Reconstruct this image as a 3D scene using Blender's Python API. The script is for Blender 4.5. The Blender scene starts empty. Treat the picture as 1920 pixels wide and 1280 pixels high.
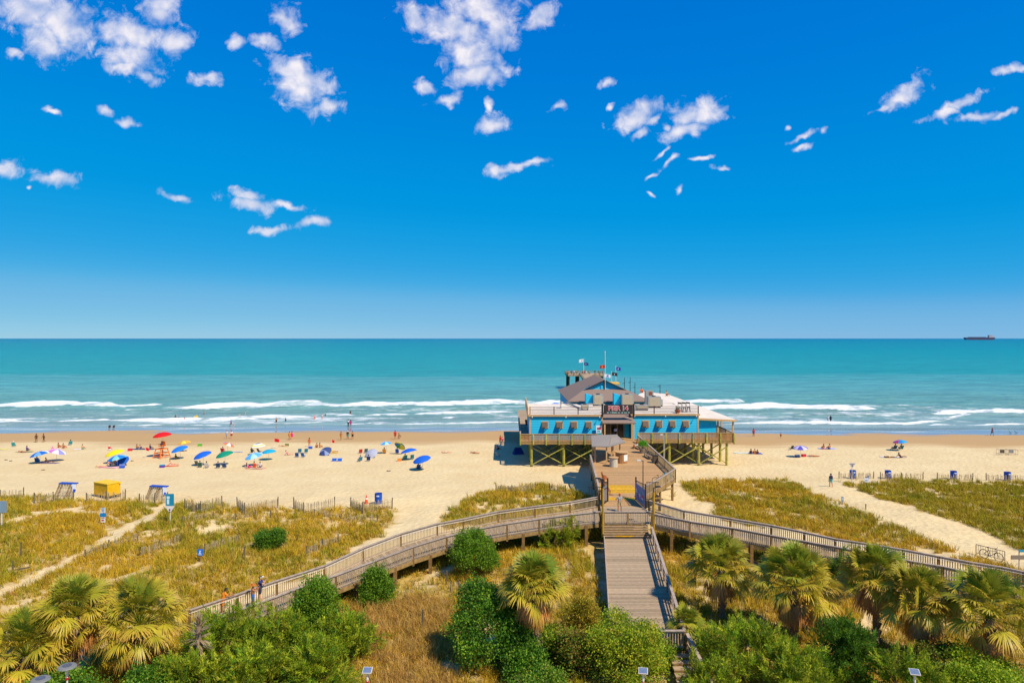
import bpy, math, random
import numpy as np
from mathutils import Vector, Matrix
R = math.radians
rnd = random.Random(11)
rng = np.random.default_rng(11)
sc = bpy.context.scene
col = sc.collection
F, CX, CY, CH = 1280.0, 960.0, 633.0, 20.0      # focal length in photo pixels, principal column, horizon row, eye height


def at_z(px, py, z):
    Y = (CH - z) * F / (py - CY)
    return Vector(((px - CX) * Y / F, Y, z))


def at_y(px, py, Y):
    return Vector(((px - CX) * Y / F, Y, CH - (py - CY) * Y / F))


def lin(h):
    h = h.lstrip('#')
    o = []
    for i in (0, 2, 4):
        c = int(h[i:i + 2], 16) / 255
        o.append(c / 12.92 if c <= .04045 else ((c + .055) / 1.055) ** 2.4)
    return tuple(o)


def sstep(a, b, x):
    t = np.clip((np.asarray(x, float) - a) / (b - a), 0, 1)
    return t * t * (3 - 2 * t)


_ph = {}


def snoise(x, y, scale, seed=0, octs=3):
    """smooth pseudo noise in about -1..1 (sums of sines), vectorised"""
    if seed not in _ph:
        g = np.random.default_rng(seed + 100)
        _ph[seed] = (g.uniform(0, 2 * np.pi, (octs, 7)), g.uniform(0, 2 * np.pi, (octs, 7)), g.uniform(.6, 1.5, (octs, 7)))
    an, ph, fr = _ph[seed]
    x = np.asarray(x, float); y = np.asarray(y, float)
    s = 0; amp = 1; tot = 0
    for o in range(octs):
        k = 2 * np.pi / scale * (2.1 ** o)
        for i in range(7):
            s = s + amp * np.sin(k * fr[o, i] * (x * np.cos(an[o, i]) + y * np.sin(an[o, i])) + ph[o, i])
        tot += amp * 2.0
        amp *= .55
    return s / tot


# ------------------------------------------------------------------ materials
MATS = {}


def nodes_of(name):
    m = bpy.data.materials.new(name)
    m.use_nodes = True
    nt = m.node_tree
    b = nt.nodes['Principled BSDF']
    return m, nt, b


def N(nt, typ, **kw):
    n = nt.nodes.new(typ)
    for k, v in kw.items():
        if k.startswith('i_'):
            n.inputs[k[2:]].default_value = v
        else:
            setattr(n, k, v)
    return n


def mat(name, c, rough=.7, var=.25, scale=6., bump=0., spec=.3, metal=0., stretch=(1, 1, 1), attr=True, dirt=.15):
    """coloured surface with noise variation, an optional per-face 'var' value and a little wear"""
    if name in MATS:
        return MATS[name]
    m, nt, b = nodes_of(name)
    L = nt.links.new
    tc = N(nt, 'ShaderNodeTexCoord')
    mp = N(nt, 'ShaderNodeMapping')
    mp.inputs['Scale'].default_value = stretch
    L(tc.outputs['Object'], mp.inputs['Vector'])
    nz = N(nt, 'ShaderNodeTexNoise', i_Scale=scale, i_Detail=5., i_Roughness=.6)
    L(mp.outputs[0], nz.inputs['Vector'])
    mr = N(nt, 'ShaderNodeMapRange')
    mr.inputs['From Min'].default_value = .3; mr.inputs['From Max'].default_value = .7
    mr.inputs['To Min'].default_value = 1 - var; mr.inputs['To Max'].default_value = 1 + var * .8
    L(nz.outputs['Fac'], mr.inputs['Value'])
    last = mr.outputs[0]
    if attr:
        at = N(nt, 'ShaderNodeAttribute', attribute_name='var')
        m2 = N(nt, 'ShaderNodeMath', operation='MULTIPLY')
        L(last, m2.inputs[0]); L(at.outputs['Fac'], m2.inputs[1])
        last = m2.outputs[0]
    vm = N(nt, 'ShaderNodeVectorMath', operation='SCALE')
    vm.inputs[0].default_value = c
    L(last, vm.inputs['Scale'])
    L(vm.outputs[0], b.inputs['Base Color'])
    b.inputs['Roughness'].default_value = rough
    b.inputs['Specular IOR Level'].default_value = spec
    b.inputs['Metallic'].default_value = metal
    if bump:
        bp = N(nt, 'ShaderNodeBump', i_Strength=bump, i_Distance=.03)
        L(nz.outputs['Fac'], bp.inputs['Height'])
        L(bp.outputs[0], b.inputs['Normal'])
    MATS[name] = m
    return m


def cm(h, rough=.75):
    """plain cloth / paint colour by hex"""
    return mat('paint_' + h.strip('#') + ('' if rough == .75 else '_%d' % (rough * 100)), lin(h), rough, var=.12, scale=9., attr=False)


# ------------------------------------------------------------------ mesh builder
class MB:
    def __init__(s):
        s.v = []; s.f = []; s.a = []; s.m = []; s.var = 1.0; s.mi = 0

    def add(s, vs, fs):
        o = len(s.v)
        s.v.extend([tuple(p) for p in vs])
        for f in fs:
            s.f.append([i + o for i in f]); s.a.append(s.var); s.m.append(s.mi)
        return s

    def box(s, c, d, rz=0, Mx=None):
        x, y, z = d[0] / 2, d[1] / 2, d[2] / 2
        vs = [Vector(p) for p in ((-x, -y, -z), (x, -y, -z), (x, y, -z), (-x, y, -z), (-x, -y, z), (x, -y, z), (x, y, z), (-x, y, z))]
        if Mx is None:
            Mx = Matrix.Rotation(rz, 3, 'Z')
        c = Vector(c)
        return s.add([Mx @ p + c for p in vs], [(0, 3, 2, 1), (4, 5, 6, 7), (0, 1, 5, 4), (1, 2, 6, 5), (2, 3, 7, 6), (3, 0, 4, 7)])

    def bb(s, x0, x1, y0, y1, z0, z1):
        return s.box(((x0 + x1) / 2, (y0 + y1) / 2, (z0 + z1) / 2), (x1 - x0, y1 - y0, z1 - z0))

    def beam(s, p0, p1, w, h, up=(0, 0, 1)):
        p0 = Vector(p0); p1 = Vector(p1); d = p1 - p0
        L = d.length
        if L < 1e-6:
            return s
        d /= L
        u = Vector(up)
        if abs(d.dot(u)) > .98:
            u = Vector((0, 1, 0))
        sx = d.cross(u).normalized(); u = sx.cross(d)
        Mx = Matrix((sx, d, u)).transposed()
        return s.box((p0 + p1) / 2, (w, L, h), Mx=Mx)

    def cyl(s, p0, p1, r0, r1=None, n=8, cap=True):
        r1 = r0 if r1 is None else r1
        p0 = Vector(p0); p1 = Vector(p1); d = (p1 - p0).normalized()
        a = d.orthogonal().normalized(); b = d.cross(a)
        vs = []
        for p, r in ((p0, r0), (p1, r1)):
            for i in range(n):
                t = 2 * math.pi * i / n
                vs.append(p + (a * math.cos(t) + b * math.sin(t)) * r)
        fs = [(i, (i + 1) % n, n + (i + 1) % n, n + i) for i in range(n)]
        if cap:
            fs += [tuple(range(n - 1, -1, -1)), tuple(range(n, 2 * n))]
        return s.add(vs, fs)

    def tube(s, pts, r, n=6):
        for a, b in zip(pts, pts[1:]):
            s.cyl(a, b, r, r, n)
        return s

    def lathe(s, prof, n=14, c=(0, 0, 0), cap=True):
        c = Vector(c); vs = []; fs = []
        for r, z in prof:
            for i in range(n):
                t = 2 * math.pi * i / n
                vs.append(c + Vector((r * math.cos(t), r * math.sin(t), z)))
        for k in range(len(prof) - 1):
            for i in range(n):
                fs.append((k * n + i, k * n + (i + 1) % n, (k + 1) * n + (i + 1) % n, (k + 1) * n + i))
        if cap:
            fs += [tuple(range(n - 1, -1, -1)), tuple(range((len(prof) - 1) * n, len(prof) * n))]
        return s.add(vs, fs)

    def ball(s, c, r, n=10, sc=(1, 1, 1)):
        m = n // 2; prof = []
        c = Vector(c); vs = []; fs = []
        for k in range(m + 1):
            t = math.pi * k / m
            for i in range(n):
                a = 2 * math.pi * i / n
                vs.append(c + Vector((r * sc[0] * max(math.sin(t), 1e-3) * math.cos(a), r * sc[1] * max(math.sin(t), 1e-3) * math.sin(a), -r * sc[2] * math.cos(t))))
        for k in range(m):
            for i in range(n):
                fs.append((k * n + i, k * n + (i + 1) % n, (k + 1) * n + (i + 1) % n, (k + 1) * n + i))
        return s.add(vs, fs)

    def poly(s, pts, th=0):
        """a flat polygon, given real thickness th downward along its normal"""
        pts = [Vector(p) for p in pts]; n = len(pts)
        if not th:
            return s.add(pts, [tuple(range(n))])
        nn = Vector((0, 0, 0))
        for i in range(n):
            nn += (pts[i] - pts[0]).cross(pts[(i + 1) % n] - pts[0])
        nn.normalize()
        low = [p - nn * th for p in pts]
        fs = [tuple(range(n)), tuple(range(2 * n - 1, n - 1, -1))]
        fs += [(i, n + i, n + (i + 1) % n, (i + 1) % n) for i in range(n)]
        return s.add(pts + low, fs)

    def build(s, name, mats, parent=None, smooth=False, off=None):
        me = bpy.data.meshes.new(name)
        vs = s.v
        if off is not None:
            o = Vector(off); vs = [Vector(p) - o for p in vs]
        me.from_pydata(vs, [], s.f)
        if not isinstance(mats, (list, tuple)):
            mats = [mats]
        for m in mats:
            me.materials.append(m)
        if len(mats) > 1:
            me.polygons.foreach_set('material_index', s.m)
        if s.f:
            at = me.attributes.new('var', 'FLOAT', 'FACE')
            at.data.foreach_set('value', s.a)
        if smooth:
            me.polygons.foreach_set('use_smooth', [True] * len(s.f))
        me.update()
        return link(name, me, parent)


def link(name, me, parent=None):
    o = bpy.data.objects.new(name, me)
    col.objects.link(o)
    if parent is not None:
        o.parent = parent
    return o


def np_mesh(name, V, Fc, mats, parent=None, attrs=None, smooth=False):
    """big meshes: V (n,3), Fc (m,k) with constant k, attrs {name: (domain, array)}"""
    me = bpy.data.meshes.new(name)
    V = np.ascontiguousarray(V, np.float32); Fc = np.ascontiguousarray(Fc, np.int32)
    k = Fc.shape[1]
    me.vertices.add(len(V)); me.vertices.foreach_set('co', V.ravel())
    me.loops.add(Fc.size); me.loops.foreach_set('vertex_index', Fc.ravel())
    me.polygons.add(len(Fc)); me.polygons.foreach_set('loop_start', np.arange(0, Fc.size, k, dtype=np.int32))
    if smooth:
        me.polygons.foreach_set('use_smooth', np.ones(len(Fc), bool))
    for m in (mats if isinstance(mats, (list, tuple)) else [mats]):
        me.materials.append(m)
    for an, (dom, arr) in (attrs or {}).items():
        arr = np.ascontiguousarray(arr, np.float32)
        if arr.ndim == 2:
            a = me.attributes.new(an, 'FLOAT_COLOR', dom)
            if arr.shape[1] == 3:
                arr = np.concatenate([arr, np.ones((len(arr), 1), np.float32)], 1)
            a.data.foreach_set('color', arr.ravel())
        else:
            a = me.attributes.new(an, 'FLOAT', dom)
            a.data.foreach_set('value', arr)
    me.update(calc_edges=True); me.validate()
    return link(name, me, parent)


def tag(o, label=None, cat=None, group=None, kind=None):
    if label: o['label'] = label
    if cat: o['category'] = cat
    if group: o['group'] = group
    if kind: o['kind'] = kind
    return o


def thing(name, label, cat, loc=(0, 0, 0), rz=0., group=None):
    o = bpy.data.objects.new(name, None)
    col.objects.link(o)
    o.location = loc; o.rotation_euler = (0, 0, rz)
    o.empty_display_size = .2
    return tag(o, label, cat, group)


def copy_tree(o, parent=None):
    c = o.copy(); col.objects.link(c)
    if parent is not None:
        c.parent = parent
    for ch in list(o.children):
        copy_tree(ch, c)
    return c


# ------------------------------------------------------------------ camera, light, sky
cam = bpy.data.cameras.new('camera')
cam.lens = 24; cam.sensor_width = 36; cam.shift_y = -7 / 1920
cam.clip_start = .5; cam.clip_end = 60000
co = bpy.data.objects.new('camera', cam); col.objects.link(co)
co.location = (0, 0, CH); co.rotation_euler = (R(90), 0, 0)
sc.camera = co
sun_dir = Vector((1.05, -.96, 1.72)).normalized()
sl = bpy.data.lights.new('sun', 'SUN'); sl.energy = 4.45; sl.angle = R(.53); sl.color = (1, .91, .75)
so = bpy.data.objects.new('sun', sl); col.objects.link(so)
so.rotation_euler = sun_dir.to_track_quat('Z', 'Y').to_euler(); so.location = (60, -50, 120)
sc.view_settings.view_transform = 'Standard'; sc.view_settings.look = 'None'
sc.view_settings.exposure = .25; sc.view_settings.gamma = 1
sc.cycles.max_bounces = 6; sc.cycles.diffuse_bounces = 3; sc.cycles.glossy_bounces = 3; sc.cycles.transparent_max_bounces = 8
sc.cycles.use_denoising = True

W = bpy.data.worlds.new('World'); sc.world = W; W.use_nodes = True
nt = W.node_tree; nt.nodes.clear(); L = nt.links.new
out = N(nt, 'ShaderNodeOutputWorld'); bg = N(nt, 'ShaderNodeBackground', i_Strength=.1)
sky = N(nt, 'ShaderNodeTexSky', sky_type='NISHITA', sun_disc=False)
sky.sun_elevation = math.asin(sun_dir.z); sky.sun_rotation = math.atan2(sun_dir.x, sun_dir.y)
sky.air_density = .7; sky.dust_density = 0; sky.ozone_density = 6; sky.altitude = 0
# the camera's vivid colour response to the clear sky
s1 = N(nt, 'ShaderNodeVectorMath', operation='SCALE'); s1.inputs['Scale'].default_value = .1; L(sky.outputs[0], s1.inputs[0])
hs = N(nt, 'ShaderNodeRGBCurve')
hs.mapping.use_clip = False
for ci, pts in enumerate(([(0, .10), (.062, .0), (.11, .0), (.17, .003), (.29, .04), (.40, .12), (.6, .19), (1, .36)],  # first red point: raised at the unseen zenith to fill the shadows
                          [(0, .06), (.127, .15), (.219, .225), (.315, .27), (.495, .33), (.61, .385), (.75, .43), (1, .54)],
                          [(0, .27), (.276, .55), (.44, .61), (.58, .63), (.75, .645), (1, .66)])):
    c = hs.mapping.curves[ci]
    c.points[0].location = pts[0]; c.points[-1].location = pts[-1]
    for p in pts[1:-1]:
        c.points.new(*p)
hs.mapping.update()
L(s1.outputs[0], hs.inputs['Color'])
s2 = N(nt, 'ShaderNodeVectorMath', operation='SCALE'); s2.inputs['Scale'].default_value = 10; L(hs.outputs[0], s2.inputs[0])
tc = N(nt, 'ShaderNodeTexCoord')
sep = N(nt, 'ShaderNodeSeparateXYZ'); L(tc.outputs['Generated'], sep.inputs[0])


def M2(op, a, b=None, c=None):
    n = N(nt, 'ShaderNodeMath', operation=op)
    for i, v in enumerate((a, b, c)):
        if v is None:
            continue
        if isinstance(v, (int, float)):
            n.inputs[i].default_value = v
        else:
            L(v, n.inputs[i])
    return n.outputs[0]


yy = M2('MAXIMUM', sep.outputs['Y'], .05)
u = M2('DIVIDE', sep.outputs['X'], yy); v = M2('DIVIDE', sep.outputs['Z'], yy)
cb = N(nt, 'ShaderNodeCombineXYZ'); L(u, cb.inputs[0]); L(v, cb.inputs[1])
# ragged warp of the direction field
wn = N(nt, 'ShaderNodeTexNoise', i_Scale=14., i_Detail=3., i_Roughness=.6); L(cb.outputs[0], wn.inputs['Vector'])
ws = N(nt, 'ShaderNodeVectorMath', operation='SUBTRACT'); L(wn.outputs['Color'], ws.inputs[0]); ws.inputs[1].default_value = (.5, .5, .5)
wsc = N(nt, 'ShaderNodeVectorMath', operation='SCALE'); L(ws.outputs[0], wsc.inputs[0]); wsc.inputs['Scale'].default_value = .045
wa = N(nt, 'ShaderNodeVectorMath', operation='ADD'); L(cb.outputs[0], wa.inputs[0]); L(wsc.outputs[0], wa.inputs[1])
CL = '''60 20 100 50 10;120 45 95 50 15;85 75 52 36 20;245 62 80 34 15;250 105 58 34 20;235 128 36 16 10;300 18 45 42 0;325 80 30 36 50;28 106 20 9 5;
385 152 34 11 5;270 150 30 11 10;95 215 16 8 20;205 205 22 9 25;240 226 20 7 20;15 318 34 15 -15;100 333 46 16 10;55 353 7 5 0;335 371 38 9 8;
462 360 36 13 8;470 378 50 14 8;540 382 40 10 10;588 416 44 10 -3;497 426 34 9 -5;540 38 28 32 -40;450 80 22 14 0;500 80 36 14 10;565 160 66 42 38;
545 130 52 24 25;610 168 36 22 10;612 205 36 12 -5;905 15 85 40 0;850 55 90 34 15;785 38 40 24 40;880 100 62 42 10;895 140 62 30 -10;842 180 38 12 -12;
795 163 28 11 22;940 60 40 40 0;1015 38 40 22 -35;920 236 34 18 -5;918 200 9 18 0;965 316 54 8 -4;930 318 20 9 0;1002 308 26 8 -15;1140 150 20 7 -25;
1045 197 18 6 -5;1200 212 56 20 -30;1145 200 14 6 -20;1195 248 24 10 -15;1232 224 18 9 -35;1312 212 52 28 -8;1288 245 52 17 -12;1256 240 14 10 0;
1240 285 22 5 -20;1255 306 22 6 -20;1310 300 22 4 -20;1350 316 16 6 0;1220 325 16 4 -30;1218 361 12 5 30;1278 352 11 4 -30;1690 172 56 20 -28;
1655 194 28 6 -25;1800 190 56 11 -20;1765 212 36 11 -20;1828 219 56 10 -10;1872 214 34 6 -8;1897 130 36 10 -3;1500 258 34 6 -22;1496 280 26 6 -12;
1540 250 7 10 20;1480 241 9 5 -30'''
pa = N(nt, 'ShaderNodeVectorMath', operation='MULTIPLY_ADD'); L(wa.outputs[0], pa.inputs[0]); pa.inputs[1].default_value = (1, 1, 0); pa.inputs[2].default_value = (0, 0, 1)
pv = pa.outputs[0]
m = None
for ln in CL.replace('\n', '').split(';'):
    px, py, rx, ry, ro = [float(t) for t in ln.split()]
    c_, s_ = math.cos(R(-ro)), math.sin(R(-ro))
    ux, uy = (px - CX) / F, (CY - py) / F
    ax, ay = rx * 1.12 / F, ry * 1.2 / F
    d1 = N(nt, 'ShaderNodeVectorMath', operation='DOT_PRODUCT'); L(pv, d1.inputs[0]); d1.inputs[1].default_value = (c_ / ax, s_ / ax, -(c_ * ux + s_ * uy) / ax)
    d2 = N(nt, 'ShaderNodeVectorMath', operation='DOT_PRODUCT'); L(pv, d2.inputs[0]); d2.inputs[1].default_value = (-s_ / ay, c_ / ay, -(-s_ * ux + c_ * uy) / ay)
    q = M2('MULTIPLY_ADD', d2.outputs['Value'], d2.outputs['Value'], M2('MULTIPLY', d1.outputs['Value'], d1.outputs['Value']))
    m = q if m is None else M2('MINIMUM', m, q)
m = M2('SUBTRACT', 1., M2('POWER', M2('MAXIMUM', m, .0), .5))
fn = N(nt, 'ShaderNodeTexNoise', i_Scale=40., i_Detail=10., i_Roughness=.64, i_Distortion=.35); L(cb.outputs[0], fn.inputs['Vector'])
fz = M2('MULTIPLY', M2('SUBTRACT', fn.outputs['Fac'], .5), 3.3)
mc = M2('MINIMUM', M2('MULTIPLY', m, 1.3), .95)
tot = M2('ADD', mc, M2('MULTIPLY', fz, M2('SUBTRACT', 1.05, M2('MULTIPLY', M2('MAXIMUM', mc, 0.), .62))))
dn = N(nt, 'ShaderNodeMapRange', interpolation_type='SMOOTHSTEP')
dn.inputs['From Min'].default_value = .0; dn.inputs['From Max'].default_value = 1.32; dn.inputs['To Max'].default_value = .97
L(tot, dn.inputs['Value'])
# thin torn veils around the bodies
gate = M2('GREATER_THAN', sep.outputs['Y'], .06)
fac = M2('MULTIPLY', dn.outputs[0], gate)
# cloud brightness: thick parts whiter, thin parts bluer grey
sh = N(nt, 'ShaderNodeTexNoise', i_Scale=20., i_Detail=4.); L(cb.outputs[0], sh.inputs['Vector'])
cr = N(nt, 'ShaderNodeMix', data_type='RGBA'); cr.inputs[6].default_value = (4.6, 5.2, 7.0, 1); cr.inputs[7].default_value = (8.4, 7.9, 8.1, 1)
shr = N(nt, 'ShaderNodeMapRange'); shr.inputs['From Min'].default_value = .3; shr.inputs['From Max'].default_value = .62; L(sh.outputs['Fac'], shr.inputs['Value'])
L(shr.outputs[0], cr.inputs[0])
mx = N(nt, 'ShaderNodeMix', data_type='RGBA'); L(fac, mx.inputs[0]); L(s2.outputs[0], mx.inputs[6]); L(cr.outputs[2], mx.inputs[7])
L(mx.outputs[2], bg.inputs['Color']); L(bg.outputs[0], out.inputs[0])
# ------------------------------------------------------------------ ground, sand, sea
SEA = -1.6


def hgt(x, y):
    x = np.asarray(x, float); y = np.asarray(y, float)
    b = np.interp(y, [0, 30, 80, 88, 96, 110, 130, 150, 166, 200, 300, 600], [.7, .7, .75, .6, .25, 0, -.45, -1.0, -1.66, -2.7, -6, -12])
    dune = 1 - sstep(80, 92, y - 6 * sstep(25, 50, x))
    b = b + dune * (.12 + .22 * snoise(x, y, 14, 1))
    b = b + .03 * snoise(x, y, 5, 2) * (1 - sstep(128, 140, y))
    b = b - .22 * sstep(15, 60, x) * sstep(132, 150, y) * (1 - sstep(175, 210, y))
    b = b + .05 * snoise(x * .35, y, 12, 3) * sstep(138, 148, y) * (1 - sstep(175, 210, y))
    return b


def gp(px, py):
    z = 0.
    for _ in range(14):
        p = at_z(px, py, z)
        z = .5 * z + .5 * float(hgt(p.x, p.y))
    p = at_z(px, py, z)
    p.z = float(hgt(p.x, p.y))
    return p


def proj(x, y, z):
    return CX + x / y * F, CY + (CH - z) / y * F


def inpoly(px, py, pts):
    r = np.zeros(px.shape, bool); n = len(pts)
    for i in range(n):
        x0, y0 = pts[i]; x1, y1 = pts[(i + 1) % n]
        if y0 == y1:
            continue
        c = ((y0 > py) != (y1 > py)) & (px < (x1 - x0) * (py - y0) / (y1 - y0) + x0)
        r ^= c
    return r


def linedist(px, py, pts):
    d = np.full(px.shape, 1e9)
    for (x0, y0), (x1, y1) in zip(pts, pts[1:]):
        dx, dy = x1 - x0, y1 - y0
        t = np.clip(((px - x0) * dx + (py - y0) * dy) / (dx * dx + dy * dy + 1e-9), 0, 1)
        d = np.minimum(d, np.hypot(px - x0 - t * dx, py - y0 - t * dy))
    return d


# --- rails of the two ramps, photo columns/rows of the top rails, and deck heights along them
def ramp(pts, zf):
    out = []
    for px, py in pts:
        z = zf(px)
        p = at_z(px, py, z + 1.05); out.append(Vector((p.x, p.y, z)))
    return out


zl = lambda px: float(np.interp(px, [340, 1125], [1.25, 3.05]))
zr = lambda px: float(np.interp(px, [1220, 2080], [3.05, 1.45]))
LF = ramp([(1120, 931), (1069, 940.5), (1003, 948.5), (934, 958), (869, 972), (820, 981), (751.5, 1000), (681, 1026.5), (608, 1060), (519, 1088), (445, 1113.5), (356, 1143)], zl)
LN = ramp([(1126, 958.5), (1072, 964), (1011, 972), (951, 981), (891.5, 992), (837.5, 1005), (775, 1024), (705, 1050), (629.5, 1078), (554, 1104), (475, 1134), (395, 1163)], zl)
RF = ramp([(1217, 938), (1282, 956.5), (1369.5, 971), (1446, 984), (1508, 996.7), (1566, 1009.5), (1635.6, 1020), (1694, 1029.5), (1759.6, 1042), (1818, 1053), (1876, 1062), (1920, 1071), (1990, 1083)], zr)
RN = ramp([(1226, 963), (1293, 976.6), (1373, 989), (1446, 1003), (1511.6, 1014.5), (1575.5, 1026), (1642, 1039), (1708.5, 1051), (1767, 1061), (1832.5, 1076), (1876, 1087), (1920, 1098), (1990, 1114)], zr)

VEG_IN = [
    [(-400, 926), (0, 925), (60, 930), (150, 938), (330, 942), (420, 948), (520, 955), (640, 955), (740, 950), (742, 975), (700, 1000), (660, 1035), (600, 1068), (350, 1150), (350, 1800), (-900, 1800)],
    [(828, 972), (850, 945), (900, 926), (960, 914), (1020, 911), (1085, 922), (1118, 938), (1118, 965), (900, 985), (830, 990)],
    [(1258, 915), (1290, 903), (1340, 899), (1440, 900), (1530, 906), (1580, 930), (1640, 962), (1720, 1000), (1790, 1026), (1770, 1040), (1690, 1035), (1640, 1022), (1500, 1000), (1360, 975), (1300, 955), (1262, 930)],
    [(1576, 906), (1700, 903), (1990, 906), (2400, 905), (2400, 1120), (1920, 1040), (1870, 1008), (1790, 976), (1700, 948), (1640, 932)],
    [(1770, 1046), (1850, 1038), (1990, 1075), (1990, 1120), (1880, 1085)],
    [(-900, 1300), (340, 1160), (480, 1150), (720, 1055), (860, 1010), (1010, 985), (1130, 975), (1140, 1280), (1250, 1280), (1225, 985), (1300, 1000), (1500, 1030), (1600, 1048), (2000, 1125), (2600, 1200), (2600, 2400), (-900, 2400)],
]
PATHS = [([(-60, 1150), (0, 1113), (150, 1040), (240, 990), (300, 958), (330, 935)], 6.5), ([(1500, 890), (1560, 920), (1640, 950), (1720, 985), (1800, 1018), (1920, 1052), (2050, 1090)], 17),
         ([(-40, 1200), (25, 1180)], 20), ([(195, 1100), (245, 1078), (285, 1060)], 5), ([(60, 962), (120, 958), (190, 962), (240, 985)], 3.2), ([(860, 1062), (800, 1085), (780, 1100)], 6),
         ([(400, 985), (380, 1000), (430, 988)], 5), ([(0, 985), (70, 965)], 3), ([(1640, 1150), (1625, 1170)], 14), ([(1268, 915), (1290, 945), (1330, 955)], 12)]


def vegmask(x, y):
    z = hgt(x, y)
    px, py = proj(x, np.maximum(y, 5), z)
    n1 = snoise(x, y, 7, 5); n2 = snoise(x, y, 2.6, 6)
    jx = px + 10 * n1 + 6 * n2; jy = py + 5 * n1 + 3 * n2
    mk = np.zeros(px.shape)
    for pl in VEG_IN:
        mk = np.maximum(mk, inpoly(jx, jy, pl))
    for pts, w in PATHS:
        pass
        mk *= sstep(w * .75, w * 1.25, linedist(px + 3 * n1 + 3 * n2, py + 2 * n1 + 2 * n2, pts))
    # bare sand blowing through, most of it near the beach edge
    edge = sstep(62, 86, y)
    mk *= 1 - .9 * sstep(.47, .66, n2 * .6 + n1 * .5 + .30 * edge - .08)
    # thin cover where the sand fences stand
    mk *= np.where((py < 990) & (px > 350) & (px < 760), .72, 1.)
    return mk, px, py


def grid(xs, ys):
    X, Y = np.meshgrid(xs, ys)
    nx, ny = len(xs), len(ys)
    i = np.arange(nx * ny).reshape(ny, nx)
    Fq = np.stack([i[:-1, :-1], i[:-1, 1:], i[1:, 1:], i[1:, :-1]], -1).reshape(-1, 4)
    return X.ravel(), Y.ravel(), Fq


def grow(a, b, step, f=1.25):
    o = [a]; s = step
    while abs(o[-1]) < abs(b):
        s *= f; o.append(o[-1] + math.copysign(s, b - a))
    return o[1:]


# sand material
m, nt_, b = nodes_of('beach_sand'); LL = nt_.links.new
geo = N(nt_, 'ShaderNodeNewGeometry')
n1 = N(nt_, 'ShaderNodeTexNoise', i_Scale=.12, i_Detail=6., i_Roughness=.6); LL(geo.outputs['Position'], n1.inputs['Vector'])
n2 = N(nt_, 'ShaderNodeTexNoise', i_Scale=2.2, i_Detail=5., i_Roughness=.65); LL(geo.outputs['Position'], n2.inputs['Vector'])
vo = N(nt_, 'ShaderNodeTexVoronoi', i_Scale=1.6); LL(geo.outputs['Position'], vo.inputs['Vector'])
wet = N(nt_, 'ShaderNodeAttribute', attribute_name='wet'); veg = N(nt_, 'ShaderNodeAttribute', attribute_name='veg')
dry = N(nt_, 'ShaderNodeMix', data_type='RGBA'); dry.inputs[6].default_value = (*lin('#d5b67f'), 1); dry.inputs[7].default_value = (*lin('#e5cc98'), 1)
ad = N(nt_, 'ShaderNodeMath', operation='ADD'); LL(n1.outputs['Fac'], ad.inputs[0]); LL(n2.outputs['Fac'], ad.inputs[1])
mr = N(nt_, 'ShaderNodeMapRange'); mr.inputs['From Min'].default_value = .7; mr.inputs['From Max'].default_value = 1.3; LL(ad.outputs[0], mr.inputs['Value'])
LL(mr.outputs[0], dry.inputs[0])
# straw litter under the dune plants
lit = N(nt_, 'ShaderNodeMix', data_type='RGBA'); LL(dry.outputs[2], lit.inputs[6]); lit.inputs[7].default_value = (*lin('#a5842c'), 1)
lf = N(nt_, 'ShaderNodeMath', operation='MULTIPLY', use_clamp=True); LL(veg.outputs['Fac'], lf.inputs[0]); LL(n2.outputs['Fac'], lf.inputs[1])
lf2 = N(nt_, 'ShaderNodeMath', operation='MULTIPLY', use_clamp=True); LL(lf.outputs[0], lf2.inputs[0]); lf2.inputs[1].default_value = 1.5
LL(lf2.outputs[0], lit.inputs[0])
# damp, then soaked sand
wn_ = N(nt_, 'ShaderNodeMapping'); wn_.inputs['Scale'].default_value = (.05, .3, 1); LL(geo.outputs['Position'], wn_.inputs['Vector'])
n3 = N(nt_, 'ShaderNodeTexNoise', i_Scale=1., i_Detail=5., i_Roughness=.55); LL(wn_.outputs[0], n3.inputs['Vector'])
ws_ = N(nt_, 'ShaderNodeMath', operation='MULTIPLY_ADD'); LL(n3.outputs['Fac'], ws_.inputs[0]); ws_.inputs[1].default_value = .5; LL(wet.outputs['Fac'], ws_.inputs[2])
wr = N(nt_, 'ShaderNodeMapRange', interpolation_type='SMOOTHSTEP'); wr.inputs['From Min'].default_value = .42; wr.inputs['From Max'].default_value = .72; LL(ws_.outputs[0], wr.inputs['Value'])
dm = N(nt_, 'ShaderNodeMix', data_type='RGBA'); LL(wr.outputs[0], dm.inputs[0]); LL(lit.outputs[2], dm.inputs[6]); dm.inputs[7].default_value = (*lin('#bd9660'), 1)
sr = N(nt_, 'ShaderNodeMapRange', interpolation_type='SMOOTHSTEP'); sr.inputs['From Min'].default_value = .95; sr.inputs['From Max'].default_value = 1.08; LL(ws_.outputs[0], sr.inputs['Value'])
sk = N(nt_, 'ShaderNodeMix', data_type='RGBA'); LL(sr.outputs[0], sk.inputs[0]); LL(dm.outputs[2], sk.inputs[6]); sk.inputs[7].default_value = (*lin('#a09488'), 1)
LL(sk.outputs[2], b.inputs['Base Color'])
ro = N(nt_, 'ShaderNodeMapRange'); ro.inputs['To Min'].default_value = .95; ro.inputs['To Max'].default_value = .08; LL(sr.outputs[0], ro.inputs['Value']); LL(ro.outputs[0], b.inputs['Roughness'])
b.inputs['Specular IOR Level'].default_value = .4
bs = N(nt_, 'ShaderNodeMapRange'); bs.inputs['To Min'].default_value = .55; bs.inputs['To Max'].default_value = .02; LL(wr.outputs[0], bs.inputs['Value'])
mixh = N(nt_, 'ShaderNodeMath', operation='ADD'); LL(n2.outputs['Fac'], mixh.inputs[0]); LL(vo.outputs['Distance'], mixh.inputs[1])
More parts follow.
